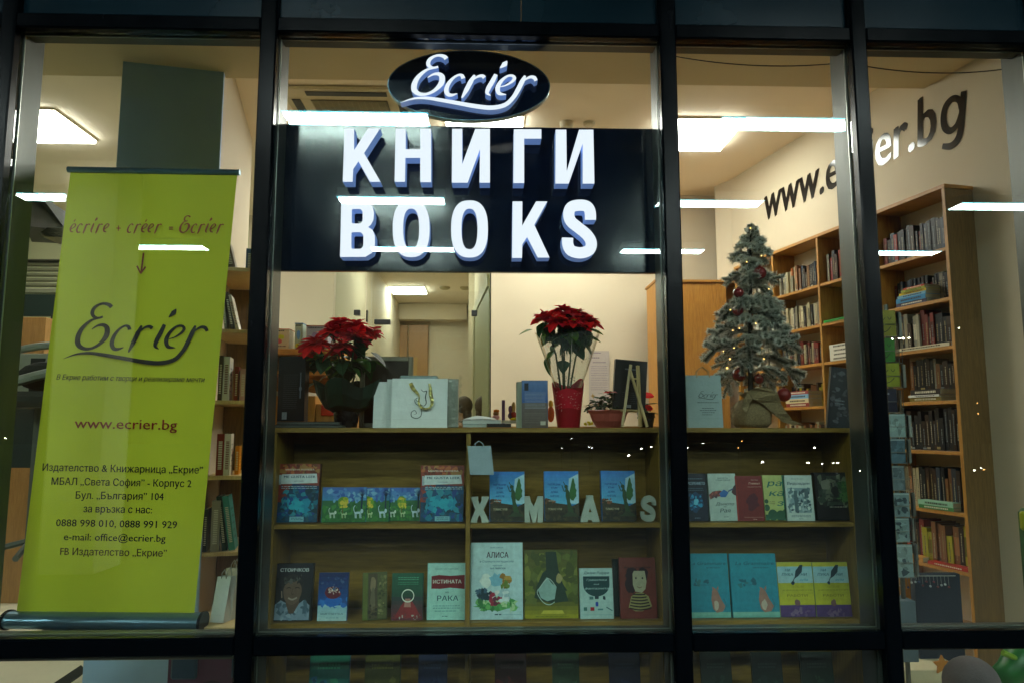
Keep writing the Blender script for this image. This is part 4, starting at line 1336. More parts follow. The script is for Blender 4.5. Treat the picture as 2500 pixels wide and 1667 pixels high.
face_book(1149, 1277, 1328, 1515, z2, 'large pale blue picture book with a grassy drawing, right of the divider', '#9dbfc0', art_alisa, .016, group=g1)
face_book(1281, 1412, 1345, 1516, z2, 'large olive green book with a dark cloaked figure, beside the pale blue one', '#4a5220', art_forest, .014, y=SY0 + .045, group=g1)
face_book(1417, 1498, 1390, 1511, z2, 'small white book with a dark round shape and tiny icons', '#9dbcb4', art_rodari, .016, group=g1)
face_book(1500, 1514, 1368, 1508, z2, 'thin dark book edge between the small white and the red cover book', '#0f2320', None, .02, y=SY0 + .07, group=g1)
face_book(1515, 1604, 1364, 1507, z2, 'dull red book with a dark-haired girl in stripes on its cover', '#6a2f28', art_girl, .014, group=g1)
face_book(1672, 1729, 1157, 1271, z1, 'dark blue book with a glowing blue cloud, left under the tree', '#0c1622', art_space, .02, group=g1)
face_book(1733, 1801, 1157, 1271, z1, 'pale book with a blue cloth between hands on its cover', '#8fa59c', art_hands, .02, spine='left', group=g1)
face_book(1799, 1866, 1163, 1270, z1, 'dark red book in the row under the tree', '#691c1a', art_red, .02, group=g1)
face_book(1868, 1928, 1161, 1270, z1, 'pale green book with big dark green letters and round trees', '#9aa862', art_razkazi, .018, y=SY0 + .05, group=g1)
face_book(1921, 1986, 1161, 1268, z1, 'pale grey book with a town etching on its cover', '#9eb3aa', art_vidov, .018, rz=RAD(-4), group=g1)
face_book(1995, 2083, 1155, 1267, z1, 'black book with a misty green picture, right end under the tree', '#0b0c0d', art_dragon, .03, group=g1)
face_book(1676, 1783, 1354, 1502, z2, 'large teal fox book at the left end of the row below', '#21808f', art_gramm, .012, group=g1)
face_book(1788, 1902, 1354, 1502, z2, 'large teal book with a fox beside the two feather cover books', '#21808f', art_gramm, .012, group=g1)
face_book(1904, 1990, 1375, 1499, z2, 'yellow, blue and purple feather cover book, the left of the pair', '#8fa05c', art_feather, .014, group=g1)
face_book(1992, 2078, 1375, 1499, z2, 'yellow, blue and purple feather cover book, the right of the pair', '#8fa05c', art_feather, .014, group=g1)
# bottom row, mostly under the lower rail
rown_ = [(752, 850, '#1f5f7a', '#2c7a5c', 'blue and green picture book in the bottom row at the left'),
         (888, 975, '#3a4a22', '#5a5a28', 'olive book in the bottom row, second from the left'),
         (1020, 1090, '#26325c', '#22304a', 'dark blue book in the bottom row left of the divider'),
         (1208, 1285, '#4a1f1f', '#2a1c1c', 'dark red book in the bottom row right of the divider'),
         (1350, 1415, '#3f5a3a', '#28402c', 'green book with a pale stain-like picture in the bottom row'),
         (1490, 1565, '#141f3f', '#10182c', 'navy book with pale lettering in the bottom row at the right'),
         (1716, 1790, '#24382c', '#1c2c24', 'dark green book in the bottom row under the teal books, left'),
         (1842, 1915, '#243a30', '#1c2c28', 'dark green book in the bottom row under the teal books, middle'),
         (1962, 2040, '#28402f', '#1f3028', 'dark green book in the bottom row under the feather books')]
for k, (a, c, c1, c2, lab) in enumerate(rown_):
    face_book(a, c, 1598, 1720, z3, lab, c1, art_plain(c1, c2), .016, spine='right', group=g1)

# freestanding white letters X M A S
def word_letter(ch, px0, px1, pt, loops, label):
    y = SY0 + .03
    x0, x1 = X(px0, 1240, y), X(px1, 1240, y)
    h = Z(px0, pt, y) - z1
    w = MB('matt')
    w.T = Matrix.Translation((0, .016, 0)) @ Matrix.Rotation(math.pi / 2, 4, 'X')
    L3 = [[(p[0] * (x1 - x0), p[1] * h) for p in L] for L in loops]
    w.loops(L3, .02, '#aebcae')
    o = w.build('wooden_letter', label=label, cat='letter', group='white letters of the word XMAS')
    o.location = (x0, y, z1 + .001)
    return o
Xl = [(0, 1), (0, .97), (.28, .5), (0, .03), (0, 0), (.38, 0), (.36, .05), (.44, .22), (.5, .3), (.56, .2), (.62, .05), (.6, 0), (1, 0), (1, .05), (.7, .48), (1, .96), (1, 1), (.6, 1), (.6, .86), (.5, .72), (.42, .86), (.42, 1)]
Ml = [(0, 0), (.3, 0), (.3, .1), (.22, .5), (.36, .18), (.42, 0), (.6, 0), (.66, .2), (.74, .52), (.7, .1), (.7, 0), (1, 0), (1, 1), (.72, 1), (.62, .78), (.5, .62), (.36, .78), (.28, 1), (0, 1)]
Al = [(0, 0), (.36, 0), (.38, .08), (.6, .08), (.62, 0), (1, 0), (1, .06), (.68, .9), (.68, 1), (.32, 1), (.32, .9), (0, .08)]
Ah = [(.42, .36), (.5, .56), (.6, .36)]
sl, sr = stroke_outline([(.86, .62), (.84, .78), (.62, .87), (.3, .8), (.22, .64), (.42, .53), (.68, .43), (.8, .28), (.66, .14), (.38, .13), (.16, .2), (.14, .38)], [.22, .22, .24, .26, .26, .28, .28, .26, .26, .24, .22, .22], 4)
word_letter('X', 1148, 1194, 1213, [Xl], 'white wooden letter X at the left end of the angel books')
word_letter('M', 1281, 1326, 1212, [Ml], 'white wooden letter M between two angel books')
word_letter('A', 1418, 1464, 1210, [Al, Ah], 'white wooden letter A between two angel books')
word_letter('S', 1564, 1604, 1209, [[(a, b_) for a, b_ in sl + sr[::-1]]], 'white wooden letter S at the right end of the angel books')

# ================================================================= BOOKCASES ALONG THE RIGHT WALL
CX, CY = X(2333, 841, 4.3), 4.3
CASE_TOP = Z(2292, 452, 4.32)
lev_px = [601, 723, 841, 975, 1102, 1254, 1400]
LEV = [Z(2333, p, 4.3) for p in lev_px]
LEV_ALL = LEV + [LEV[-1] - .34, 0.12]
case = empty('tall_bookcase', (CX, CY, 0.02), 'tall wooden bookcase running along the cream wall behind the tree', 'bookcase', rz=SKEW)
# local frame: +x towards the wall (shelf depth), +y along the wall away from the glass
CD = .30
BAY = [0, .60, 1.23, 1.83, 2.42]
def kpart(nm, mat, *a, bev=.0015, parent=case):
    w = MB(mat); w.box(*a, bev=bev); return w.build(nm, parent=parent)
ht = CASE_TOP - .02
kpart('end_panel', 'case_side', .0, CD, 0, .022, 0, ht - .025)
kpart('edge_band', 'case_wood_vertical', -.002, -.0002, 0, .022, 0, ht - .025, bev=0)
kpart('top_board', 'case_wood', -.006, CD, -.006, BAY[-1] + .03, ht - .0245, ht)
for y in BAY[1:]:
    kpart('upright', 'case_wood_vertical', 0, CD, y, y + .022, 0, ht - .025)
for k in range(len(BAY) - 1):
    ya, yb = BAY[k] + .0225, BAY[k + 1] - .0005
    kpart('back_panel', 'case_wood_vertical', CD - .008, CD, ya, yb, 0, ht - .025, bev=0)
    for z in LEV_ALL:
        kpart('shelf_board', 'case_wood', .004, CD - .009, ya, yb, z - .02 - .022, z - .02)

ORD = ['first', 'second', 'third', 'fourth', 'fifth', 'sixth', 'seventh', 'eighth', 'ninth', 'tenth', 'eleventh', 'twelfth', 'thirteenth', 'fourteenth', 'fifteenth', 'sixteenth', 'seventeenth', 'eighteenth', 'nineteenth', 'twentieth', 'twenty-first', 'twenty-second', 'twenty-third', 'twenty-fourth', 'twenty-fifth', 'twenty-sixth', 'twenty-seventh', 'twenty-eighth', 'twenty-ninth', 'thirtieth']
CNAME = [('#15161a', 'black'), ('#2c1d14', 'dark brown'), ('#7d7866', 'pale grey'), ('#a09878', 'cream'), ('#6a2018', 'dark red'), ('#8f2a1f', 'red'), ('#1f4f7a', 'blue'), ('#2c6f94', 'light blue'), ('#a3551c', 'orange'), ('#8f8a1e', 'yellow'), ('#2f5f38', 'green'), ('#6a4426', 'brown'), ('#2c3644', 'slate grey'), ('#a8aa9e', 'white')]
def cname(i): return CNAME[i][1].replace(' ', '-')
bk_rng = random.Random(7)
def up_book(M, x, y, z, t, d, h, ci, label, group, tilt=0.0):
    """one upright book: x = spine edge position into the shelf, thickness t along y"""
    col = CNAME[ci][0]
    e_col = mulc(col, bk_rng.uniform(.75, 1.25))
    b = MB('gloss')
    cth = .0015
    b.box(0, d, 0, cth, 0, h, e_col); b.box(0, d, t - cth, t, 0, h, e_col); b.box(-.001, .001, 0, t, 0, h, e_col)
    b.box(.0015, d - .004, cth + .0002, t - cth - .0002, .002, h - .003, '#a89f84')
    # title marks on the spine
    if bk_rng.random() < .3: b.quad((-.0012, .0008, h * .3), (-.0012, .0008, h * .75), (-.0012, t - .0008, h * .75), (-.0012, t - .0008, h * .3), mulc(col, bk_rng.choice([.45, 1.7, 2.2])))
    mc = bk_rng.choice(['#a39c86', '#8c7c50', '#6f7a80', '#948c7c']) if lin(col)[1] < .25 else bk_rng.choice(['#3a2f28', '#6a2018', '#23334a'])
    zz = h * bk_rng.uniform(.12, .25)
    end = h * bk_rng.uniform(.6, .9)
    wd = min(t * .28, .006)
    while zz < end:
        L = bk_rng.uniform(.004, .012)
        yo = bk_rng.uniform(-.1, .1) * wd
        b.quad((-.0013, t / 2 - wd / 2 + yo, zz), (-.0013, t / 2 - wd / 2 + yo, zz + L), (-.0013, t / 2 + wd / 2 + yo, zz + L), (-.0013, t / 2 + wd / 2 + yo, zz), mc)
        zz += L + bk_rng.uniform(.002, .006)
    if bk_rng.random() < .35:
        b.quad((-.0014, .001, h * .03), (-.0014, .001, h * .09), (-.0014, t - .001, h * .09), (-.0014, t - .001, h * .03), mc)
    o = b.build('shelf_book', label=label, cat='book', group=group)
    L_ = Matrix.Translation((x, y, z)) @ Matrix.Rotation(tilt, 4, 'X')
    o.matrix_world = M @ L_
    return o
caseM = Matrix.Translation((CX, CY, 0.02)) @ Matrix.Rotation(SKEW, 4, 'Z')
def flat_book(M, x, y, z, wd, d, t, ci, label, group, rz=0.0):
    col = mulc(CNAME[ci][0], bk_rng.uniform(.85, 1.2)) if isinstance(ci, int) else ci
    b = MB('gloss')
    b.box(0, d, 0, wd, 0, .0014, col); b.box(0, d, 0, wd, t - .0014, t, col); b.box(-.001, .001, 0, wd, 0, t, col)
    b.box(.0015, d - .003, .003, wd - .003, .0016, t - .0016, '#b4ab8e')
    mc = '#2a2622' if lin(col)[1] > .2 else '#c9c4ae'
    yy = wd * .15
    while yy < wd * .8:
        L = bk_rng.uniform(.006, .014)
        b.quad((-.0013, yy, t * .3), (-.0013, yy, t * .7), (-.0013, yy + L, t * .7), (-.0013, yy + L, t * .3), mc); yy += L + .004
    o = b.build('shelf_book', label=label, cat='book', group=group)
    o.matrix_world = M @ (Matrix.Translation((x, y, z)) @ Matrix.Rotation(rz, 4, 'Z'))
    return o
bays = ['near bay', 'middle bay', 'far bay', 'farthest bay']
levs = ['top', 'second', 'third', 'fourth', 'fifth', 'sixth', 'seventh']
def fill(bay, lev, pal, y0=None, y1=None, hmin=.19, hmax=.23, tmin=.02, tmax=.038, zoff=0.0, dmin=.13, setb=(.03, .05), lean=0):
    a = BAY[bay] + .026 if y0 is None else BAY[bay] + y0
    e = BAY[bay + 1] - .004 if y1 is None else BAY[bay] + y1
    z = LEV[lev] - .02 + .001 + zoff
    y = a; k = 0; items = []
    while True:
        t = bk_rng.uniform(tmin, tmax)
        if y + t > e: break
        h = bk_rng.uniform(hmin, hmax) * (bk_rng.uniform(.74, .9) if bk_rng.random() < .22 else 1); ci = bk_rng.choice(pal)
        items.append((y, t, h, ci)); y += t + .0008
    n = len(items)
    for j, (y, t, h, ci) in enumerate(items):
        lab = '%s book, %s from near end, %s shelf, %s of bookcase' % (cname(ci), ORD[min(j, 29)], levs[lev], bays[bay])
        up_book(caseM, bk_rng.uniform(*setb), y, z, t, bk_rng.uniform(dmin, dmin + .03), h, ci, lab, 'upright books in the tall bookcase', tilt=(bk_rng.uniform(-.012, .004)))
dark = [0, 0, 1, 0, 12, 4]; mixd = [0, 1, 2, 4, 12, 11, 0]; pale_ = [2, 3, 11, 2, 13, 8]; warm = [8, 3, 11, 1, 12, 4]
# near bay (right pane)
fill(0, 0, dark + [5], hmin=.20, hmax=.235)
fill(0, 1, dark + [12, 2], hmin=.18, hmax=.2, setb=(.10, .12), tmin=.016, tmax=.026)
fill(0, 2, [2, 0, 2, 1, 4, 0], .03, .56, hmin=.2, hmax=.26, tmin=.02, tmax=.04)
fill(0, 3, [0, 0, 3, 7, 1, 11, 2], hmin=.19, hmax=.21, zoff=.075, setb=(.1, .11), y0=.03, y1=.5)
fill(0, 4, [0, 0, 0, 1], hmin=.22, hmax=.27, setb=(.03, .04))
fill(0, 5, [1, 0, 3, 12, 1, 0, 11], hmin=.24, hmax=.26, setb=(.06, .07))
fill(0, 6, [4, 9, 11, 9, 5, 1], hmin=.23, hmax=.26, setb=(.05, .07), tmin=.03, tmax=.045)
def stack(bay, lev, y, specs, where, zoff=0.0, x=.03, d=.14):
    z = LEV[lev] - .02 + .0012 + zoff
    for k, (wd, t, ci, nm) in enumerate(specs):
        pos = 'bottom' if k == 0 else ('top' if k == len(specs) - 1 else ORD[k] + ' from the bottom')
        flat_book(caseM, x + bk_rng.uniform(0, .008), BAY[bay] + y + bk_rng.uniform(0, .01), z, wd, d, t, ci, '%s flat book, %s of pile %s' % (nm, pos, where), 'books lying flat in the tall bookcase')
        z += t + .0007
stack(0, 1, .2, [(.26, .022, '#3a3550', 'dark purple'), (.25, .03, '#2f7fb0', 'blue'), (.24, .018, '#6fa0b8', 'pale blue'), (.23, .016, '#c4a81f', 'yellow'), (.2, .014, '#8f9a2a', 'olive'), (.18, .012, '#a3321f', 'red')], 'on second shelf, near bay', x=.0)
stack(0, 2, .04, [(.48, .02, '#c9bfa4', 'long cream')], 'on third shelf, near bay', x=.0, zoff=0, d=.02)
stack(0, 3, .14, [(.25, .025, '#7a6a2a', 'mustard'), (.25, .014, '#c9c9c0', 'white'), (.24, .034, '#2c2a2c', 'black')], 'on fourth shelf, near bay', x=.0)
stack(0, 5, .1, [(.27, .022, '#3f7a44', 'green'), (.27, .028, '#86b49a', 'mint green')], 'on sixth shelf, near bay', x=.0)
stack(0, 6, .03, [(.3, .02, '#a3281f', 'bright red')], 'on seventh shelf, near bay', x=-.0, d=.2)
stack(0, 6, .36, [(.2, .03, '#b8823a', 'tan')], 'at far end of seventh shelf, near bay', x=-.0)
# middle bay
fill(1, 0, [2, 1, 12, 5, 0], .24, .6, hmin=.22, hmax=.245)
fill(1, 1, [7, 2, 13, 2], .22, .42, hmin=.17, hmax=.2)
stack(1, 1, .34, [(.26, .016, '#1f9a3a', 'bright green')], 'on second shelf, middle bay', x=-.0)
stack(1, 2, .3, [(.25, .03, '#c9c4b4', 'white'), (.25, .03, '#c9c4b4', 'white'), (.25, .03, '#c9c4b4', 'white'), (.25, .03, '#c9c4b4', 'white')], 'of white ones, third shelf, middle bay', x=.0)
fill(1, 3, [0, 1, 2], .3, .58)
# far bay and the one after it
fill(2, 0, [8, 11, 3, 3, 2, 1, 0, 12, 1, 2], hmin=.18, hmax=.22, tmin=.018, tmax=.03)
fill(2, 1, [3, 2, 3, 0, 2, 1, 8, 8, 3], hmin=.17, hmax=.2, tmin=.018, tmax=.03)
fill(2, 2, [3, 1, 0, 12, 4, 1], hmin=.16, hmax=.2)
fill(2, 3, [2, 9, 11, 1, 2, 0], hmin=.17, hmax=.2, setb=(.12, .13))
stack(2, 3, .2, [(.3, .03, '#7a2c24', 'dark red'), (.3, .034, '#c4b48a', 'cream'), (.28, .034, '#6fa0c0', 'pale blue'), (.28, .026, '#8c3a3f', 'wine red')], 'on fourth shelf, far bay', x=.0)
fill(2, 4, [1, 11, 3, 2], hmin=.16, hmax=.19)
fill(3, 1, [3, 2, 13], hmin=.17, hmax=.2); fill(3, 2, [2, 3, 13], hmin=.17, hmax=.2); fill(3, 3, [2, 3], hmin=.17, hmax=.2); fill(3, 0, pale_, hmin=.17, hmax=.2)

# plain wooden cabinet in the far corner left of the tree
x0, x1 = X(1600, 690, 6.9), X(1772, 690, 6.9)
zc_ = Z(1700, 690, 6.9)
e = empty('wooden_cabinet', (x0, 6.9, 0.02), 'plain honey-coloured wooden cabinet in the corner left of the tree', 'cabinet')
w = MB('case_wood_vertical'); w.box(0, x1 - x0, 0, .4, 0, zc_ - .02, bev=.003); w.build('cabinet_body', parent=e)
w = MB('case_wood'); w.box(-.01, x1 - x0 + .2, -.02, .42, zc_ - .019, zc_ + .003); w.build('top_board', parent=e)
w = MB('case_wood_vertical'); w.box((x1 - x0) * .86, (x1 - x0) * .86 + .02, -.012, -.001, 0, zc_ - .03); w.build('edge_strip', parent=e)

# ================================================================= WALL SHELVES ON THE COLUMN (left pane, right of the banner)
# right face of the column starts at cp(cw, 0); shelves project from it to the right
Ms = Matrix.Translation((*cp(cw, .03), 0)) @ Matrix.Rotation(SKEW, 4, 'Z')
lv = [655, 805, 977, 1160, 1345]
ws_ = []
sd = .24
e = empty('wall_bookshelf', (*cp(cw, .03), 0), 'wooden shelves fixed to the column right of the green banner', 'bookshelf', rz=SKEW)
pc = Ms @ Vector((sd, 0, 0))
for k, py in enumerate(lv + [1520]):
    z = Z(550, py, pc.y)
    ws_.append(z)
    w = MB('pine'); w.box(.003, sd, 0, 1.5, z - .024, z, bev=.002); w.build('shelf_board', parent=e)
w = MB('case_side'); w.box(.004, sd - .003, .64, .662, .1, ws_[0] - .03); 
w.build('upright', parent=e)
lab_ = ['top', 'second', 'third', 'fourth', 'fifth', 'lowest']
def colbook(lev, x, y, t, d, h, col, nm, rot=0, tilt=0.0, rz=0.0):
    if lev >= 1: h *= 1.28; t *= 1.25; x *= 1.12; d *= 1.1
    """book standing spine to the window, cover facing right"""
    b = MB('gloss')
    b.box(0, t, 0, .0015, 0, h, col); b.box(0, .0015, .0015, d, 0, h, col); b.box(t - .0015, t, .0015, d, 0, h, mulc(col, 1.1))
    b.box(.0018, t - .0018, .002, d - .003, .002, h - .003, '#b8ae92')
    zz = h * .15
    while zz < h * .8:
        b.quad((t * .25, -.0004, zz), (t * .75, -.0004, zz), (t * .75, -.0004, zz + .006), (t * .25, -.0004, zz + .006), '#c9c4ae' if lin(col)[1] < .3 else '#6a2018'); zz += .011
    for q in range(5):
        b.quad((t + .0003, d * .2, h * (.2 + .13 * q)), (t + .0003, d * .75, h * (.2 + .13 * q)), (t + .0003, d * .75, h * (.24 + .13 * q)), (t + .0003, d * .2, h * (.24 + .13 * q)), mulc(col, 1.9) if lin(col)[1] < .2 else mulc(col, .5))
    o = b.build('shelf_book', label='%s book on the %s shelf of the column, right of the banner' % (nm, lab_[lev]), cat='book', group='books on the column shelves')
    o.matrix_world = Ms @ Matrix.Translation((x, y, ws_[lev] + .0012)) @ Matrix.Rotation(tilt, 4, 'Y') @ Matrix.Rotation(rz, 4, 'Z')
colbook(0, .03, .04, .03, .16, .2, '#b8ae98', 'leaning grey-white', tilt=-.25)
colbook(0, .07, .05, .045, .16, .17, '#5f4f38', 'leaning brown', tilt=-.25)
colbook(0, .17, .1, .05, .05, .15, '#1f4a68', 'blue upright')
colbook(1, .06, .03, .012, .14, .2, '#8f8f80', 'thin pale', tilt=-.12)
colbook(1, .09, .05, .02, .15, .19, '#3c3030', 'dark leaning', tilt=-.2)
colbook(1, .12, .05, .015, .15, .18, '#c0b49c', 'cream leaning', tilt=-.25)
colbook(2, .04, .03, .02, .14, .22, '#3a2a22', 'dark brown')
colbook(2, .065, .03, .03, .15, .215, '#c9c9bc', 'white portrait')
colbook(2, .12, .08, .02, .12, .17, '#6a1f1f', 'dark red')
colbook(2, .15, .08, .03, .12, .16, '#b48a84', 'pink-brown foil')
colbook(3, .05, .02, .035, .03, .2, '#7a1f14', 'thick red')
colbook(3, .09, .02, .03, .12, .2, '#c9c0ac', 'cream and red')
colbook(3, .14, .1, .02, .1, .14, '#c47a14', 'amber')
colbook(4, .0, .02, .02, .14, .2, '#3a4048', 'slate')
colbook(4, .04, .02, .04, .05, .24, '#8f8a78', 'grey and orange')
colbook(4, .10, .03, .025, .14, .26, '#14302a', 'dark green leaning', tilt=-.14)
colbook(4, .135, .035, .03, .15, .26, '#3f8a80', 'turquoise leaning', tilt=-.16)

# white paper bags standing on the ledge right of the banner foot
# ================================================================= THINGS ON TOP OF THE DISPLAY SHELF
TZ = ZL[0] + .0008
OY = SY0 + .07
# black books, left
b = MB('gloss')
e = empty('black_box_book', (X(671, 1030, OY), OY + .03, TZ + .028), 'large black book standing upright at the left end of the shelf top', 'book', rz=RAD(-8))
w_ = X(740, 1030, OY) - X(671, 1030, OY); h_ = Z(700, 868, OY) - TZ - .028
w = MB('gloss'); w.box(0, w_, 0, .003, 0, h_, '#0b0e12'); w.box(0, w_, .04, .043, 0, h_, '#0b0e12'); w.box(w_ - .002, w_ + .001, 0, .043, 0, h_, '#1a0c0e'); w.build('cover', parent=e)
w = MB('paper'); w.box(.002, w_ - .003, .004, .039, .003, h_ - .003, '#7c7a70'); w.build('pages', parent=e)
A = Art(w_, h_, 3); A.lines(.2, .72, [.2 + .03 * k for k in range(18)], .006, '#2f343c'); A.rect(.18, .03, .36, .14, '#7d8288'); A.rect(.82, .35, .86, .75, '#59606a'); A.disc(.84, .5, .05, .04, '#59606a', 10); A.b.build('cover_print', parent=e)
for k in range(2):
    w = MB('gloss')
    x0, x1 = X(667 + 6 * k, 1035, OY - .03), X(838 - 10 * k, 1035, OY - .03)
    w.box(x0, x1, OY - .03 + .01 * k, OY + .16, TZ + .0135 * k, TZ + .0135 * k + .002, '#0d1113'); w.box(x0 + .002, x1 - .002, OY - .027 + .01 * k, OY + .155, TZ + .0135 * k + .0022, TZ + .0135 * k + .0108, '#565a55')
    w.box(x0, x1, OY - .03 + .01 * k, OY + .16, TZ + .0135 * k + .011, TZ + .0135 * k + .013, '#0d1113')
    w.build('flat_book', label=('lower' if k == 0 else 'upper') + ' thin black book lying flat under the large black book', cat='book')

# picture frame behind the left plant
y = SY0 + .25
x0, x1 = X(879, 940, y), X(1008, 940, y); z1_ = Z(940, 870, y)
e = empty('picture_frame', ((x0 + x1) / 2, y, TZ), 'taupe picture frame with a dark picture behind the white bags', 'picture frame')
hw = (x1 - x0) / 2; hh = z1_ - TZ
for a in ((-hw, -hw + .022, 0, hh), (hw - .022, hw, 0, hh), (-hw + .0222, hw - .0222, 0, .022), (-hw + .0222, hw - .0222, hh - .022, hh)):
    w = MB('paint'); w.box(a[0], a[1], -.01, .012, a[2], a[3], '#77705a', bev=.003); w.build('frame_rail', parent=e)
w = MB('gloss'); w.box(-hw + .02, hw - .02, 0, .008, .02, hh - .02, '#2a2117'); w.build('picture', parent=e)

# paper bags
def bag(px0, px1, pt, pb, base_z, y, depth, col, label, side=0.0, handle='#b9c4bf', rz=0.0, slump=0.0, name='paper_bag', art=None, ribbon=False):
    x0, x1 = X(px0, (pt + pb) / 2, y), X(px1, (pt + pb) / 2, y)
    wd = x1 - x0; h = Z((px0 + px1) / 2, pt, y) - base_z
    e = empty(name, (x0, y, base_z + .0005), label, 'paper bag', rz=rz)
    w = MB('paper')
    d = depth
    # body: open-top gusseted bag, front/back panels, folded sides
    def P3(x, yy, z): return (x + slump * z * .3, yy, z)
    f = [P3(0, 0, 0), P3(wd, 0, 0), P3(wd, d * .35, h), P3(0, d * .35, h)]
    bk = [P3(0, d, 0), P3(wd, d, 0), P3(wd, d * .65, h * .995), P3(0, d * .65, h * .995)]
    t = .0012
    w.quad(*f, col=col)
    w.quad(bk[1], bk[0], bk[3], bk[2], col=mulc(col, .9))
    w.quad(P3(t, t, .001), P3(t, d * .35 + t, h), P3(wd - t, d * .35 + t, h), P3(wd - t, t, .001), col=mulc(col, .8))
    for s, xx in ((1, wd), (-1, 0)):
        g = xx - s * d * .16
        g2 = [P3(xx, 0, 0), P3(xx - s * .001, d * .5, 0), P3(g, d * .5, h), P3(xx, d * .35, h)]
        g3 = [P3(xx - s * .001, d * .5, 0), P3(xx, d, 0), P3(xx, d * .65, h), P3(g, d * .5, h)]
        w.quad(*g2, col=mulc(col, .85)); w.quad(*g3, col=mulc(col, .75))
    w.quad(P3(0, 0, 0), P3(0, d, 0), P3(wd, d, 0), P3(wd, 0, 0), col=col)
    # fold crease across the front
    w.quad(P3(.001, -.0006, h * .17), P3(wd - .001, -.0006, h * .17), P3(wd - .001, -.0004, h * .174), P3(.001, -.0004, h * .174), col=mulc(col, .7))
    w.build('bag_body', parent=e)
    if handle:
        w = MB('paper')
        hx0, hx1 = wd * .32, wd * .68
        for yy in (d * .33, d * .67):
            w.tube([P3(hx0, yy, h * .96), P3(hx0 + .002, yy, h * 1.08), P3((hx0 + hx1) / 2, yy + .004, h * 1.17), P3(hx1 - .002, yy, h * 1.08), P3(hx1, yy, h * .96)], .0022, 6, handle)
        w.build('handle', parent=e)
    if art:
        art(e, wd, h, d)
    return e

def slant(h, d): return d * .35 / h
def mono_art(e, wd, h, d):
    w = MB('gloss'); k = slant(h, d)
    def Q(u, v, l=.0012): return (u * wd, k * v * h - l, v * h)
    def strip(pts, ws, col, lift):
        L, Rr = stroke_outline(pts, ws, 6)
        a = [w.vert(Q(*p, l=lift)) for p in L]; b_ = [w.vert(Q(*p, l=lift)) for p in Rr]
        for j in range(len(a) - 1): w.face([a[j], b_[j], b_[j + 1], a[j + 1]], col)
    strip([(.52, .78), (.57, .73), (.62, .745), (.605, .62), (.62, .5), (.58, .44), (.52, .47), (.45, .55), (.44, .6), (.48, .6)], [.008, .014, .018, .022, .018, .014, .012, .01, .008, .006], '#1c3a34', .0013)
    strip([(.46, .6), (.41, .56), (.44, .48), (.5, .44), (.54, .36), (.53, .24), (.46, .19), (.37, .22), (.36, .31), (.42, .35), (.45, .29), (.41, .27)], [.006, .01, .014, .014, .014, .014, .016, .016, .014, .012, .01, .006], '#1c3a34', .0015)
    w.build('monogram_print', parent=e)
    w = MB('foil')
    def rib(pts, ws, col):
        L, Rr = stroke_outline([(p[0], p[1]) for p in pts], ws, 6)
        n = len(L)
        a = [w.vert(Q(*p, l=.004 + .010 * math.sin(math.pi * j / (n - 1)))) for j, p in enumerate(L)]
        b_ = [w.vert(Q(*p, l=.007 + .010 * math.sin(math.pi * j / (n - 1)))) for j, p in enumerate(Rr)]
        for j in range(n - 1): w.face([a[j], b_[j], b_[j + 1], a[j + 1]], mulc(col, 1 + .5 * math.sin(j * 1.3)))
    rib([(.33, .91), (.38, .8), (.46, .7), (.5, .62), (.49, .52), (.53, .42), (.62, .38), (.7, .42), (.73, .52), (.7, .68), (.69, .8), (.67, .9)], [.07, .075, .05, .02, .03, .05, .04, .04, .06, .07, .055, .04], '#8f8748')
    w.build('ribbon_handle', parent=e)
def shop_art(e, wd, h, d):
    w = MB('print'); k = slant(h, d)
    sx = wd * .6 / (1600 - 488); sz = h * .17 / (1541 - 1058)
    M = Matrix(((sx, 0, 0, wd * .34 - 578 * sx), (0, -k * sz, -1, k * (h * .70 + 1058 * sz) - .001), (0, -sz, 0, h * .70 + 1058 * sz), (0, 0, 0, 1)))
    draw_strokes(w, logo_strokes(), M, 0.0002, '#12262c', lift=.0001, thick=.9, n=4)
    for v, a, c in ((.47, .3, .9), (.36, .42, .72), (.32, .36, .82), (.28, .42, .76), (.24, .42, .7)):
        u = a
        while u < c:
            L = bk_rng.uniform(.03, .07)
            w.quad((u * wd, k * v * h - .0012, v * h), ((u + L) * wd, k * v * h - .0012, v * h), ((u + L) * wd, k * (v + .012) * h - .0012, (v + .012) * h), (u * wd, k * (v + .012) * h - .0012, (v + .012) * h), '#2a4046'); u += L + .015
    w.build('shop_print', parent=e)
by = SY0 + .05
bag(911, 948, 931, 1041, TZ, by + .05, .07, '#d9e0db', 'narrow pale bag half hidden behind the white monogram bag', handle=None)
bag(943, 958, 925, 1041, TZ, by + .035, .05, '#cfd8d3', 'thin edge of a pale bag between the narrow and the monogram bag', handle=None)
bag(955, 1092, 923, 1041, TZ, by, .07, '#dfe6e0', 'wide white bag with gold ribbon and dark swirl monogram', handle=None, art=mono_art)
bag(1678, 1764, 915, 1040, TZ, by, .05, '#97aaa8', 'pale blue-grey shop bag with printed script left of the tree', handle='#a8885a', art=shop_art)
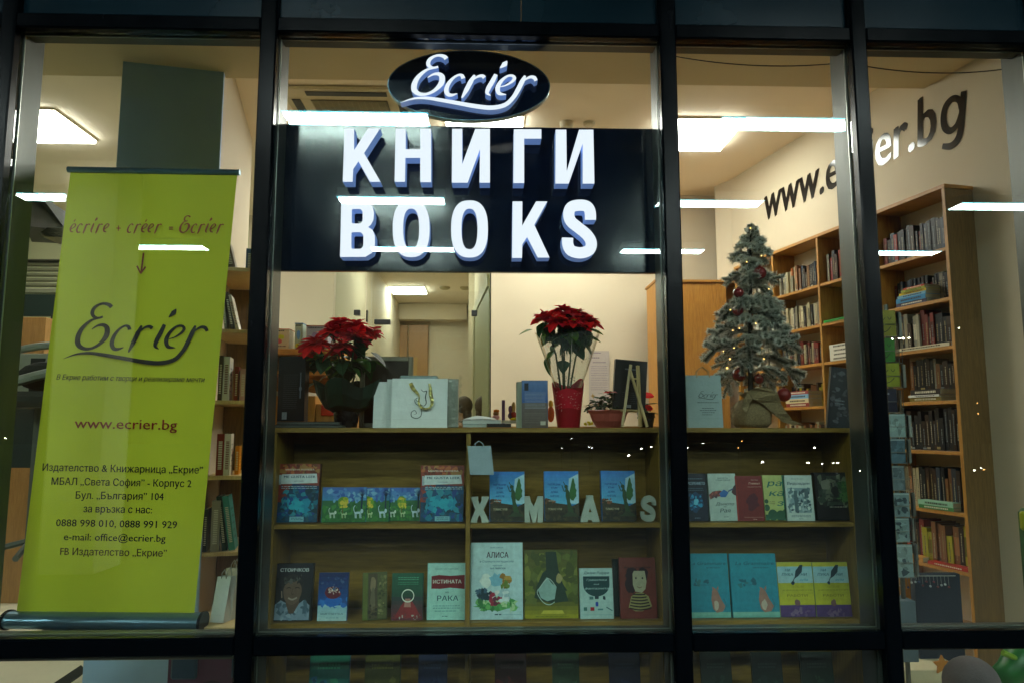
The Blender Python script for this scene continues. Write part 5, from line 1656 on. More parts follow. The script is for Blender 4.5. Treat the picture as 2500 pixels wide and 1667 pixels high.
# clear wrapped glittery box right of the white bag
x0, x1 = X(1092, 980, by + .03), X(1119, 980, by + .03); zt_ = Z(1100, 924, by + .03)
e = empty('wrapped_box', (x0, by + .03, TZ), 'silvery glitter box in clear film beside the white monogram bag', 'gift box')
w = MB('foil'); w.box(0, x1 - x0, 0, .07, 0, zt_ - TZ, '#8d9488', bev=.002); w.build('box_body', parent=e)
w = MB('cellophane')
for k in range(7):
    a0 = random.Random(k).uniform(-.2, .3); z0_ = .02 + k * .03
    w.quad((x1 - x0 + .001, -.004, z0_), (x1 - x0 + .016 + a0 * .01, -.01, z0_ + .01), (x1 - x0 + .012, .01, z0_ + .032), (x1 - x0 + .002, 0, z0_ + .03))
w.build('clear_film', parent=e)
x0 = X(960, 915, by + .1); x1 = X(1070, 915, by + .1)
w = MB('foil'); zz = Z(1000, 919, by + .1)
w.box(x0 + .03, x1, by + .09, by + .15, TZ, zz + .005, '#9fb8b8', bev=.006)
w.build('wrapped_parcel', label='film-wrapped pale parcel peeking over the white monogram bag', cat='parcel')

# flat books right of the bag
def flat(px0, px1, pt, pb, col, pg, label, y=None, d=.14, rz=0.0):
    y = OY if y is None else y
    x0, x1 = X(px0, pb, y), X(px1, pb, y); za, zb = Z(px0, pb, y), Z(px0, pt, y)
    e = empty('flat_book', (x0, y, za), label, 'book', rz=rz)
    w = MB('gloss'); w.box(0, x1 - x0, 0, d, 0, .0016, col); w.box(0, x1 - x0, 0, d, zb - za - .0016, zb - za, col); w.build('cover', parent=e)
    w = MB('paper'); w.box(.002, x1 - x0 - .002, .002, d - .002, .0018, zb - za - .0018, pg); w.build('pages', parent=e)
za = Z(1130, 1043, OY)
flat(1129, 1188, 1035, 1042, '#9db0ac', '#a9b4a8', 'thin pale book at the bottom of the pile beside the wrapped box')
flat(1128, 1224, 1024, 1034, '#a9b3b0', '#b4b8b0', 'thick white book lying on the pale book, curled cover')
flat(1188, 1249, 1033, 1042, '#11100f', '#23201c', 'flat black book left of the standing blue book', y=OY - .02)
flat(1226, 1270, 1025, 1032, '#8c8478', '#a59a80', 'small cream book lying behind the flat black book', y=OY + .08)
w = MB('paper')
q = P(1130, 1023, OY)
pts_ = [(0, 0), (.045, -.004), (.095, .006), (.14, .0)]
w.poly([(q.x + .0, OY, q.z + .001), (q.x + .15, OY, q.z + .002), (q.x + .1, OY + .06, q.z + .014), (q.x + .06, OY + .08, q.z + .018)], '#b9c4c0')
w.poly([(q.x + .06, OY + .082, q.z + .0165), (q.x + .1, OY + .062, q.z + .0125), (q.x + .15, OY + .002, q.z + .0005), (q.x, OY + .002, q.z - .0005)], '#98a3a0')
w.build('loose_cover', label='curled pale paper cover lifting off the white flat book', cat='paper')
# standing blue book, back cover to the street
def art_back(A):
    A.bands(.5, 1, '#2c4f86', '#4a6a94', 6); A.bands(0, .52, '#4c443c', '#5a5450', 6)
    A.rect(.1, .78, .26, .94, '#0c1a24'); A.lines(.12, .92, [.4 + .03 * k for k in range(12)], .008, '#8e98a0'); A.lines(.12, .92, [.1 + .04 * k for k in range(6)], .008, '#6c675f'); A.rect(.72, .05, .92, .13, '#a9a595')
face_book(1274, 1337, 929, 1041, TZ, 'standing blue book showing its printed back, left of the red wrapped plant', '#2c4a78', art_back, .03, y=OY - .01, lean=2, spine='right', name='blue_book')
w = MB('paper'); xx0, xx1 = X(1262, 985, OY + .005), X(1274, 985, OY + .005)
w.box(xx0, xx1, OY + .012, OY + .1, TZ, Z(1268, 931, OY), '#8f957f'); w.build('thick_book', label='open page block of a thick book directly left of the blue book', cat='book')

# black book on small wooden easel
ey = SY0 + .12
e = empty('small_easel', (X(1540, 1040, ey), ey, TZ), 'small pale wooden easel holding a black book with its back to the street', 'easel')
o = Vector((X(1540, 1040, ey), ey, TZ))
def EP(px, py, dy=0): q = P(px, py, ey + dy); return q - o
w = MB('pine')
for a in (((1516, 1041), (1540, 890)), ((1560, 1041), (1557, 892))):
    A_, B_ = EP(*a[0]), EP(*a[1]); w = MB('pine'); w.tube([A_ - Vector((0, .03, 0)), B_ - Vector((0, -.0, 0))], .0085, 4); w.build('front_leg', parent=e)
w = MB('pine'); w.tube([EP(1573, 1041) - Vector((0, .06, 0)), EP(1538, 905) - Vector((0, .004, 0))], .008, 4); w.build('rear_leg', parent=e)
w = MB('pine'); w.tube([EP(1492, 1001), EP(1572, 1003)], .006, 4); w.build('ledge', parent=e)
w = MB('pine'); w.tube([EP(1535, 924), EP(1556, 924)], .004, 4); w.build('cross_bar', parent=e)
face_book(1496, 1574, 876, 1002, Z(1530, 1001, ey + .03), 'black book standing tilted on the small wooden easel', '#0b0f13',
          lambda A: (A.lines(.25, .75, [.15 + .04 * k for k in range(6)], .01, '#2b3238'), A.rect(.42, .06, .55, .12, '#8c9092'), A.rect(.3, .8, .7, .83, '#3b4046')), .034, y=ey + .03, lean=5, spine='left', tx=RAD(5), name='easel_book')
# dark books leaning right of the tree
face_book(2016, 2062, 892, 1041, TZ, 'dark blue-black book leaning right of the burlap pot', '#10161c',
          lambda A: (A.dabs(.1, .1, .9, .9, ['#1a2228', '#262e34', '#0c1014'], 30, .1), A.lines(.3, .8, [.4, .45], .02, '#3c464c')), .02, y=OY + .03, lean=4, tx=RAD(9), name='leaning_book')
face_book(2038, 2082, 905, 1041, TZ, 'second dark book leaning behind, next to the window upright', '#0d1114',
          lambda A: A.dabs(.1, .1, .9, .9, ['#1a1e20', '#24282a'], 20, .1), .02, y=OY + .07, lean=4, tx=RAD(6), name='leaning_book')
# bag hung on the divider
bag(1148, 1206, 1088, 1157, Z(1175, 1157, SY0 - .02), SY0 - .06, .045, '#93a7ab', 'small white paper bag hanging by its cord under the shelf top', handle='#a3b0ae', rz=0.0, slump=-.35)

# ================================================================= PLANTS
def leaf_mesh(L, wd, curl, fold, lobes=0, n=6):
    b = MB('leaf')
    rows = []
    for k in range(n + 1):
        t = k / n
        hw = wd / 2 * math.sin(math.pi * min(1, t * .92 + .06)) ** .8 * (1 - .25 * t)
        if lobes: hw *= 1 + .28 * math.sin(t * math.pi * lobes) * (1 - t)
        if k == n: hw = wd * .015
        x = L * t; z = -curl * L * t * t
        rows.append([(x, -hw, z + fold * hw), (x, 0, z), (x, hw, z + fold * hw)])
    return rows
def make_leaf(name, L, wd, curl, fold, col, lobes=0, mat='leaf'):
    b = MB(mat); rows = leaf_mesh(L, wd, curl, fold, lobes)
    ids = [[b.vert(p) for p in r] for r in rows]
    for k in range(len(ids) - 1):
        b.face([ids[k][0], ids[k + 1][0], ids[k + 1][1], ids[k][1]], mulc(col, .9))
        b.face([ids[k][1], ids[k + 1][1], ids[k + 1][2], ids[k][2]], mulc(col, 1.1))
    o = b.build(name, smooth=False)
    return o
LIB = {}
def lib(name, variants):
    LIB[name] = []
    for v in variants:
        o = make_leaf(name, *v)
        LIB[name].append(o.data)
        bpy.data.objects.remove(o)
lib('bract', [(.078, .058, .15, .2, '#c81a2e', 3), (.070, .052, .3, .2, '#dc1c24', 3), (.062, .046, .05, .3, '#b4142c', 2), (.08, .056, .4, .2, '#e61c20', 3)])
lib('leaf', [(.09, .07, .35, .2, '#234a24', 2), (.08, .06, .6, .15, '#2f5520', 2), (.10, .074, .2, .2, '#1d3f25', 2), (.085, .06, .1, .2, '#4f7420', 2)])
def place(mesh, name, parent, loc, az, el, roll, s=1.0):
    o = bpy.data.objects.new(name, mesh); COL.objects.link(o)
    o.parent = parent; o.location = loc
    o.rotation_euler = (Matrix.Rotation(az, 3, 'Z') @ Matrix.Rotation(-el, 3, 'Y') @ Matrix.Rotation(roll, 3, 'X')).to_euler()
    o.scale = (s, s, s)
    return o
def poinsettia(e, heads, stems, leaves, rng, hs=1.0):
    for (x, y, z, nb, s) in heads:
        for ring, (cnt, el, sc) in enumerate(((nb, -.12, 1.0), (nb, .05, .85), (nb - 2, .25, .65), (max(4, nb - 4), .6, .45))):
            for k in range(cnt):
                az = 2 * math.pi * k / cnt + ring * .4 + rng.uniform(-.2, .2)
                place(rng.choice(LIB['bract']), 'bract', e, (x + .004 * math.cos(az), y + .004 * math.sin(az), z - .004 + ring * .006), az, el + rng.uniform(-.25, .25), rng.uniform(-.4, .4), s * sc * rng.uniform(.85, 1.15))
        w = MB('leaf')
        for k in range(7):
            a = k * .9; w.sphere((x + .008 * math.cos(a), y + .008 * math.sin(a), z + .016), .0038, 6, '#8f8a22')
        w.build('flower_centre', parent=e)
    for st in stems:
        w = MB('leaf'); w.tube(st, [.0042] * len(st), 6, '#2e3f1c'); w.build('stem', parent=e)
    for (x, y, z, az, el, s) in leaves:
        place(rng.choice(LIB['leaf']), 'leaf', e, (x, y, z), az, el, rng.uniform(-.3, .3), s)
# left plant
rng = random.Random(21)
yy = SY0 + .15
base = P(845, 1040, yy); base.z = TZ
e = empty('poinsettia', tuple(base), 'wide red poinsettia in a dark wrapped pot at the left of the shelf top', 'plant')
def LP(px, py, dy=0.0): q = P(px, py, yy + dy); return q - base
heads = []
for px, py, dy, nb, s in ((772, 838, -.05, 9, 1.1), (812, 810, .02, 10, 1.2), (872, 798, -.02, 10, 1.15), (868, 825, -.09, 10, 1.2), (903, 812, .05, 9, 1.05), (762, 858, .04, 8, 1.05), (832, 846, -.1, 8, 1.1), (830, 790, .06, 8, 1.05)):
    q = LP(px, py, dy); heads.append((q.x, q.y, q.z, nb, s))
stems = []
root = LP(845, 945)
for h in heads:
    stems.append([(root.x + h[0] * .1, root.y + h[1] * .1, root.z - .06), (h[0] * .45, h[1] * .5, (root.z + h[2]) / 2 - .02), (h[0], h[1], h[2] - .003)])
leaves = []
for k in range(60):
    h = rng.choice(heads); t = rng.uniform(.35, .97)
    x = h[0] * (t); y_ = h[1] * t; z = root.z + (h[2] - root.z) * t - rng.uniform(0, .015)
    leaves.append((x, y_, z, rng.uniform(0, 2 * math.pi), rng.uniform(-.8, .1), rng.uniform(.6, 1.0)))
for px, py, az, el in ((760, 905, math.pi, -.15), (770, 935, math.pi * .9, -.35), (775, 882, math.pi * 1.05, -.05), (745, 870, math.pi, -.2), (905, 860, 0, -.6), (905, 880, .2, -.35)):
    q = LP(px, py); leaves.append((q.x, q.y, q.z, az, el, 1.0))
for k in range(26):
    q = LP(rng.uniform(760, 905), rng.uniform(858, 905), rng.uniform(-.08, .06)); leaves.append((q.x, q.y, q.z, rng.uniform(0, 6.28), rng.uniform(-.7, .2), rng.uniform(.7, 1.0)))
poinsettia(e, heads, stems, leaves, rng)
q0 = LP(845, 1041); zt = LP(845, 940).z
w = MB('wet_black')
w.lathe([(.045, .001), (.052, .03), (.058, .075), (.062, .085)], 22, col='#0b0d0d', wob=lambda a, z: .03 * math.sin(5 * a + z * 60)); w.build('pot', parent=e)
w = MB('gloss'); zb_ = .045
n = 40; rings = []
for k, (r, z) in enumerate(((.055, zb_ + .02), (.10, zb_ + .045), (.125, zb_ + .09), (.138, zb_ + .15))):
    ring = []
    for j in range(n):
        a = 2 * math.pi * j / n
        sq = 1 + .14 * k / 3 * math.cos(4 * a + .6) + .03 * math.sin(11 * a) * k / 3
        ring.append(w.vert((r * sq * math.cos(a), r * sq * math.sin(a) * .8, z + (.022 * math.cos(4 * a + .6) * k / 3))))
    rings.append(ring)
for k in range(3):
    for j in range(n): w.face([rings[k][j], rings[k][(j + 1) % n], rings[k + 1][(j + 1) % n], rings[k + 1][j]], '#102a20' if (j // 5) % 2 else '#0c1f19')
w.build('pot_wrap', parent=e)

# right plant in clear sleeve and red paper
rng = random.Random(5)
yy = SY0 + .15
base = P(1388, 1040, yy); base.z = TZ
e = empty('poinsettia', tuple(base), 'tall red poinsettia in clear film and dotted red paper in the middle', 'plant')
heads = []
for px, py, dy, nb, s in ((1375, 762, .0, 11, 1.0), (1330, 775, -.03, 9, .9), (1412, 768, .02, 9, .95), (1438, 785, -.03, 8, .85), (1365, 785, -.08, 9, .95), (1400, 790, -.08, 8, .8)):
    q = LP(px, py, dy); heads.append((q.x, q.y, q.z, nb, s))
root = LP(1380, 940); stems = []
for h in heads[:5]:
    stems.append([(root.x + h[0] * .15, root.y, root.z - .05), (root.x * .6 + h[0] * .45, h[1] * .5, (root.z * .55 + h[2] * .45)), (h[0], h[1], h[2])])
leaves = []
for k in range(72):
    h = rng.choice(heads); az = rng.uniform(0, 2 * math.pi)
    leaves.append((h[0] * rng.uniform(.4, 1.05), h[1] * .7, h[2] - rng.uniform(.015, .075), az, rng.uniform(-1.0, -.1), rng.uniform(.6, .95)))
for px, py, az, el, s in ((1375, 880, 4.6, -.7, .8), (1405, 850, 5.2, -.6, .8), (1420, 838, 5.6, -.5, .8), (1360, 838, 4.2, -.5, .9), (1390, 832, 4.8, -.4, .9), (1352, 855, math.pi * 1.2, -.8, .75), (1340, 870, math.pi * 1.1, -1.2, 1.0), (1300, 805, math.pi, -.3, .8), (1440, 805, 0, -.3, .8)):
    q = LP(px, py); leaves.append((q.x, q.y, q.z, az, el, s))
poinsettia(e, heads, stems, leaves, rng)
# red paper wrap: truncated cone with slanting upper edge
w = MB('gloss'); n = 36; rings = []
hb = LP(1386, 905).z
for k in range(7):
    t = k / 6; ring = []
    for j in range(n):
        a = 2 * math.pi * j / n
        top = LP(1386, 945).z + .022 * math.sin(a * 1 - .3) + .028 * max(0, math.cos(a - .25)) ** 3 + .012 * math.sin(3 * a)
        r = .050 + .022 * t
        ring.append(w.vert((r * math.cos(a) * (1 + .03 * math.sin(7 * a) * t), r * math.sin(a), .001 + (top) * t)))
    rings.append(ring)
for k in range(6):
    for j in range(n): w.face([rings[k][j], rings[k][(j + 1) % n], rings[k + 1][(j + 1) % n], rings[k + 1][j]], '#b01a2c' if k > 2 else '#8a121c')
w.face(rings[0][::-1], '#500a10')
w.build('paper_wrap', parent=e)
w = MB('gloss'); rr_ = random.Random(3)
for k in range(60):
    a = rr_.uniform(math.pi, 2 * math.pi); t = rr_.uniform(.42, .93); r = (.050 + .022 * t) * 1.045; z = t * LP(1386, 950).z; s = rr_.uniform(.0011, .0028)
    c = Vector((r * math.cos(a), r * math.sin(a) - .0008, z)); tt = Vector((-math.sin(a), math.cos(a), 0))
    w.poly([c - tt * s, c + Vector((0, 0, -s)), c + tt * s, c + Vector((0, 0, s))], '#d0a9a0')
tag(w.build('paper_dots', parent=e), kind='stuff')
w = MB('cellophane'); n = 30
r0, r1 = .060, (LP(1455, 815).x - LP(1300, 815).x) / 2
zc0, zc1 = LP(1386, 945).z, LP(1386, 818).z
ring0 = [w.vert((r0 * math.cos(2 * math.pi * j / n), r0 * math.sin(2 * math.pi * j / n), zc0)) for j in range(n)]
ring1 = [w.vert((r1 * math.cos(2 * math.pi * j / n) * (1 + .05 * math.sin(5 * j)), .7 * r1 * math.sin(2 * math.pi * j / n), zc1 + .018 * math.cos(4 * math.pi * j / n + 1.2))) for j in range(n)]
for j in range(n): w.face([ring0[j], ring0[(j + 1) % n], ring1[(j + 1) % n], ring1[j]])
w.build('clear_sleeve', parent=e, smooth=True)
w = MB('gloss')   # pale lines painted as film edge highlights, and printed sprigs
for a in (math.pi * 1.02, math.pi * 1.98, math.pi * 1.52):
    w.tube([(r0 * math.cos(a), r0 * math.sin(a), zc0), (r1 * math.cos(a), .7 * r1 * math.sin(a), zc1)], .0008, 4, '#b9b5a0')
for k in range(16):
    a = math.pi * rr_.uniform(1.05, 1.95); t = rr_.choice([.5, .55, .15, .1, .45]); r = r0 + (r1 - r0) * t; z = zc0 + (zc1 - zc0) * t
    for q in range(3):
        d = rr_.uniform(-.01, .01); w.tube([(r * math.cos(a), (r0 + (.7 * r1 - r0) * t) * math.sin(a) - .001, z), (r * math.cos(a) + d, (r0 + (.7 * r1 - r0) * t) * math.sin(a) - .001, z + rr_.uniform(.004, .012))], .0006, 4, '#2f3a24')
w.build('sleeve_print_highlights', parent=e)

# small potted plant with pink wrap behind the easel
rng = random.Random(9)
yy = SY0 + .2
base = P(1486, 1040, yy); base.z = TZ
e = empty('potted_plant', tuple(base), 'small dark-leaved plant with a red bloom in a pink wrapped bowl', 'plant')
w = MB('gloss'); w.lathe([(.055, .001), (.075, .03), (.086, .062), (.098, .078), (.094, .08), (.08, .064)], 26, col='#a8564a', wob=lambda a, z: .05 * math.sin(6 * a) * (z / .08), close=False); w.face([w.vert((.05 * math.cos(k), .05 * math.sin(k), .002)) for k in (0, 1.5, 3, 4.5)], '#a8564a'); w.build('pot_wrap', parent=e)
sm = make_leaf('leaf', .026, .021, .3, .1, '#22401f', 0, 'matt'); smd = sm.data; bpy.data.objects.remove(sm)
for k in range(210):
    a = rng.uniform(0, 2 * math.pi); r = rng.uniform(.005, .09); z = .075 + rng.uniform(0, .10) * (1 - r / .11)
    place(smd, 'leaf', e, (r * math.cos(a) - .01, r * math.sin(a) * .6, z), a + rng.uniform(-.5, .5), rng.uniform(-.3, .7), rng.uniform(-.5, .5), rng.uniform(.7, 1.2))
w = MB('leaf')
for k in range(14):
    a = rng.uniform(0, 6.28); w.tube([(0, 0, .05), (.04 * math.cos(a), .03 * math.sin(a), .1 + rng.uniform(0, .04))], .001, 4, '#222f1c')
w.build('stem', parent=e)
pm = make_leaf('petal', .022, .018, .3, .3, '#c01a20'); pmd = pm.data; bpy.data.objects.remove(pm)
q = LP(1486, 955)
for k in range(7): place(pmd, 'petal', e, (q.x, q.y - .05, q.z - .01), k * .9, .3, .2, 1.5)
w = MB('foil'); w.poly([(-.085, -.02, .145), (-.077, -.02, .148), (-.074, -.02, .157), (-.070, -.02, .148), (-.062, -.02, .145), (-.069, -.02, .14), (-.072, -.02, .131), (-.077, -.02, .14)], '#c9a86a')
w.tube([(-.072, -.019, .14), (-.05, -.01, .08)], .0008, 4, '#8f8a60'); w.build('gold_star_pick', parent=e)
# spiky red plant at the right
yy = SY0 + .22
base = P(1578, 1040, yy); base.z = TZ
e = empty('potted_plant', tuple(base), 'narrow plant with red spikes and dark leaves right of the easel', 'plant')
w = MB('wet_black'); w.lathe([(.03, .001), (.04, .06), (.043, .07)], 18); w.build('pot', parent=e)
for k in range(12):
    place(LIB['leaf'][k % 3], 'leaf', e, (0, 0, .06 + k * .004), rng.uniform(-1.2, 4.3), rng.uniform(-.4, .4), 0, rng.uniform(.5, .7))
for px, py, az in ((1572, 965, .0), (1572, 995, .15), (1570, 978, 2.9)):
    q = LP(px, py); place(LIB['bract'][3], 'bract', e, (q.x, q.y, q.z), az, .1, 1.2, .65)
w = MB('leaf')
for pa, pb_ in (((1570, 985), (1600, 985)), ((1572, 1012), (1600, 1016)), ((1570, 990), (1585, 985))):
    w.tube([LP(*pa), LP(*pb_)], .0014, 4, '#28341c')
w.build('twig', parent=e)

# ================================================================= FROSTED TREE
rng = random.Random(11)
ty = SY0 + .17
tb = P(1835, 1040, ty); tb.z = TZ
tree = empty('christmas_tree', tuple(tb), 'small frosted artificial fir tree in a burlap sack', 'christmas tree')
def TP(px, py, dy=0.0): q = P(px, py, ty + dy); return q - tb
top = TP(1832, 556); bot = TP(1832, 945)
w = MB('matt'); w.tube([bot - Vector((0, 0, .03)), bot.lerp(top, .5), top - Vector((0, 0, .02))], [.013, .010, .004], 8, '#231f17'); w.build('trunk', parent=tree)
def brush(b, pts, r, dens, rng, frost):
    """bottle-brush twig: needles round a bent wire"""
    pts = [Vector(p) for p in pts]
    tot = sum((pts[k + 1] - pts[k]).length for k in range(len(pts) - 1))
    b.tube(pts, .0016, 4, '#3a3528', cap=False)
    n = int(tot * dens)
    for _ in range(n):
        s = rng.random() * tot; k = 0
        while k < len(pts) - 2 and s > (pts[k + 1] - pts[k]).length: s -= (pts[k + 1] - pts[k]).length; k += 1
        seg = pts[k + 1] - pts[k]; p = pts[k] + seg * (s / max(1e-6, seg.length)); d = seg.normalized()
        side = d.cross(Vector((rng.uniform(-1, 1), rng.uniform(-1, 1), rng.uniform(-1, 1)))).normalized()
        L = r * rng.uniform(.7, 1.15)
        dirn = (d * .62 + side * .85).normalized()
        q = p + dirn * L
        wv = d.cross(dirn).normalized() * .0016
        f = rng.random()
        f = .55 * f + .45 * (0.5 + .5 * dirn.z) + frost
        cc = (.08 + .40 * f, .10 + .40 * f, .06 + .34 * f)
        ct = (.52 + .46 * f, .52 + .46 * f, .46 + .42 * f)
        m = p + dirn * L * .5
        b.quad(p - wv * .6, p + wv * .6, m + wv * 1.2, m - wv * 1.2, cc)
        b.poly([m - wv * 1.2, m + wv * 1.2, q], ct)
def branch_mesh(L, droop, seed, frost):
    r_ = random.Random(seed); b = MB('needle')
    def pt(t): return Vector((L * t * (1 - .15 * t), .10 * L * math.sin(3 * t + seed), L * (.25 * t - droop * 1.25 * t * t * t)))
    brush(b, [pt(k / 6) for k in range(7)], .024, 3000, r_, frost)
    for t in (.35, .6, .82):
        for s in (-1, 1):
            p = pt(t); ll = L * (.46 - .22 * t) * r_.uniform(.8, 1.2)
            q = p + Vector((ll * .65, s * ll * .8, -ll * .35 * r_.random() - droop * ll * .4))
            m = p.lerp(q, .5) + Vector((0, 0, ll * .08))
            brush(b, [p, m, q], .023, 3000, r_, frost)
    o = b.build('branch'); me = o.data; bpy.data.objects.remove(o)
    return me
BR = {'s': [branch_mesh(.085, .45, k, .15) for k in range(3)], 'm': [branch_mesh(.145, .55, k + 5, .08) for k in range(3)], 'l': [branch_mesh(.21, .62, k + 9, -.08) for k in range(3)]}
H = top.z - bot.z
def put_branch(kind, z, az, el, s, dx=0.0):
    o = bpy.data.objects.new('branch', rng.choice(BR[kind])); COL.objects.link(o); o.parent = tree
    o.location = (top.x * (z - bot.z) / H + bot.x * (1 - (z - bot.z) / H) + dx, bot.y, z)
    o.rotation_euler = (Matrix.Rotation(az, 3, 'Z') @ Matrix.Rotation(-el, 3, 'Y') @ Matrix.Rotation(rng.uniform(-.5, .5), 3, 'X')).to_euler()
    o.scale = (s, s, s)
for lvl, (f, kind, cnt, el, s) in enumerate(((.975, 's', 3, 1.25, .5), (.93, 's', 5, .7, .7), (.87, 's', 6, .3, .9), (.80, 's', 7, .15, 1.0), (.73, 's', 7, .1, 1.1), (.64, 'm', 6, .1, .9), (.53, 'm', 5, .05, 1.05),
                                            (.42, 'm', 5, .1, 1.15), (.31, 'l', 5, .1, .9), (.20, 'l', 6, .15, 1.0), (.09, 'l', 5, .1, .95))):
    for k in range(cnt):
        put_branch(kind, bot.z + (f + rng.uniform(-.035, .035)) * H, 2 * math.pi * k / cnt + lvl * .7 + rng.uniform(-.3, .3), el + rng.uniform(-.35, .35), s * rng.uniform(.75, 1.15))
put_branch('l', TP(1832, 760).z, .1, -.15, .95)     # the long bough to the right
put_branch('l', TP(1832, 880).z, -.15, .05, 1.15)
# sack
w = MB('burlap'); n = 34; prof = ((.068, .001), (.085, .02), (.09, .055), (.082, .09), (.058, .118), (.030, .132), (.036, .142), (.054, .158))
rings = []
for k, (r, z) in enumerate(prof):
    ring = []
    for j in range(n):
        a = 2 * math.pi * j / n; t = k / 7
        wob = 1 + .035 * math.sin(5 * a + 2 * t) + .05 * math.sin(9 * a + 4 * t) * t
        ring.append(w.vert((r * wob * math.cos(a) + TP(1835, 1000).x, r * wob * math.sin(a), z + .008 * math.sin(3 * a + 1) * t)))
    rings.append(ring)
for k in range(len(prof) - 1):
    for j in range(n): w.face([rings[k][j], rings[k][(j + 1) % n], rings[k + 1][(j + 1) % n], rings[k + 1][j]])
w.face(rings[0][::-1])
w.build('burlap_sack', parent=tree, smooth=True)
# cloth tie: wide band ends falling to the right
for nm, outl, yo in (('cloth_tie', ((1808, 957), (1826, 949), (1852, 947), (1876, 962), (1888, 985), (1899, 1008), (1916, 1026), (1940, 1036), (1916, 1037), (1893, 1030), (1868, 1010), (1842, 985), (1820, 976)), -.098),
                     ('cloth_tie', ((1806, 960), (1820, 972), (1812, 992), (1801, 1008), (1794, 1000), (1797, 978)), -.094)):
    w = MB('burlap'); w.T = Matrix.Translation((0, yo, 0)) @ Matrix.Rotation(math.pi / 2, 4, 'X')
    w.loops([arcs([(TP(*p).x, TP(*p).z) for p in outl], .006)], .004)
    for q_ in range(len(w.v)):
        a_ = w.v[q_]; w.v[q_] = (a_[0], a_[1] + .010 * math.sin(a_[0] * 130) + .05 * max(0, a_[0] - .06), a_[2])
    w.build(nm, parent=tree)
w = MB('burlap')
for k in range(30):
    a = rng.uniform(0, 1); p0 = TP(1787, 980 + 55 * a); w.tube([p0 + Vector((.005, -.03, 0)), p0 + Vector((-.006 + rng.uniform(-.006, .002), -.035, -.008))], .0007, 4)
w.build('frayed_edge', parent=tree)
# baubles
proto_b = {}
def bauble(px, py, r_px, dy, mat, label):
    q = P(px, py, ty + dy); r = r_px / F_PX * (ty + dy)
    e = empty('bauble', tuple(q), label, 'bauble', 'red baubles on the frosted tree')
    w = MB(mat); w.sphere((0, 0, 0), r, 24); w.build('glass_ball', parent=e, smooth=True)
    w = MB('metal'); w.lathe([(r * .22, r * .96), (r * .22, r * 1.12), (r * .08, r * 1.16)], 10, col='#6a1c14'); w.tube([(0, 0, r * 1.1), (0, 0, r * 1.3), (.002, 0, r * 1.5)], .0008, 5, '#8a7a50'); w.build('hanging_cap', parent=e)
bauble(1855, 667, 16, -.09, 'bauble_matt', 'matt dark red bauble high on the front of the tree')
bauble(1803, 716, 14, -.07, 'bauble', 'dark glossy bauble in the shade left of the trunk, upper half')
bauble(1801, 760, 14, -.06, 'bauble', 'orange-red glossy bauble left of the trunk, just below the upper one')
bauble(1924, 825, 16, -.05, 'bauble', 'dark red glossy bauble hanging from the right bough')
bauble(1804, 915, 17, -.06, 'bauble', 'bright red glossy bauble low on the left, above the sack')
bauble(1914, 963, 17, -.02, 'bauble_matt', 'matt red bauble hanging lowest, right of the sack')
bauble(1852, 925, 13, -.02, 'bauble', 'shaded dark bauble just above the sack neck')
# fairy lights
e = empty('fairy_lights', tuple(tb), 'string of tiny warm fairy lights wound through the frosted tree', 'fairy lights')
bp = [(1783, 757), (1789, 807), (1805, 802), (1766, 857), (1782, 876), (1775, 898), (1861, 850), (1859, 855), (1865, 875), (1930, 865), (1818, 832), (1877, 706), (1832, 558), (1792, 849), (1823, 640), (1859, 625), (1900, 842), (1845, 790)]
w = MB('gloss'); prev = None
for k, (px, py) in enumerate(sorted(bp, key=lambda p: p[1])):
    q = TP(px, py, -.09 - .0 * k)
    m_ = MB('bulb_warm'); m_.sphere(tuple(q), .0032 if (px, py) in ((1861, 850), (1859, 855), (1775, 898), (1782, 876)) else .0022, 8); m_.build('bulb', parent=e)
    if prev is not None:
        mid = (q + prev) / 2 + Vector((0, .12, -.01)); w.tube([prev, prev.lerp(mid, .5) + Vector((0, .02, 0)), mid, q.lerp(mid, .5) + Vector((0, .02, 0)), q], .0008, 4, '#16241a')
    prev = q
w.build('wire', parent=e)

# ================================================================= BAGS ON THE LEDGE, LEFT PANE
bz = LEDGE + .012
w = MB('pine'); q0 = X(478, 1522, 3.45)
w.box(q0, mx[2][0] - .02, 3.30, 3.58, LEDGE + .001, LEDGE + .010, bev=.001); w.build('round_tray', label='thin orange wooden board under the white bags', cat='board')
bag(514, 552, 1411, 1520, bz, 3.38, .12, '#c4cbc5', 'white paper bag on the ledge right of the banner foot, front one', handle='#8f8f84', rz=RAD(-16))
bag(543, 582, 1388, 1520, bz, 3.47, .07, '#b3ab98', 'cream paper bag standing behind the white bag on the ledge', handle='#a3a08f', rz=RAD(-10))
# ================================================================= THINGS FARTHER BACK IN THE SHOP
def fbox(name, px0, px1, pt, pb, y, d, mat, col='#808080', label=None, cat=None, bev=.003, parent=None, zbot=None, **kw):
    m = (pt + pb) / 2
    w = MB(mat); x0, x1 = X(px0, m, y), X(px1, m, y)
    za = Z((px0 + px1) / 2, pb, y) if zbot is None else zbot
    zb = Z((px0 + px1) / 2, pt, y)
    loc = ((x0 + x1) / 2, y, za)
    w.box(x0, x1, y, y + d, za, zb, col, bev=bev)
    return w.build(name, parent=parent, loc=loc if parent is None else None, label=label, cat=cat, **kw)
# --- slice of the room left of the banner
fbox('curtain_rail', 40, 200, 438, 451, 8.2, .12, 'matt', '#5f6249', 'grey rail high on the wall left of the banner', 'rail')
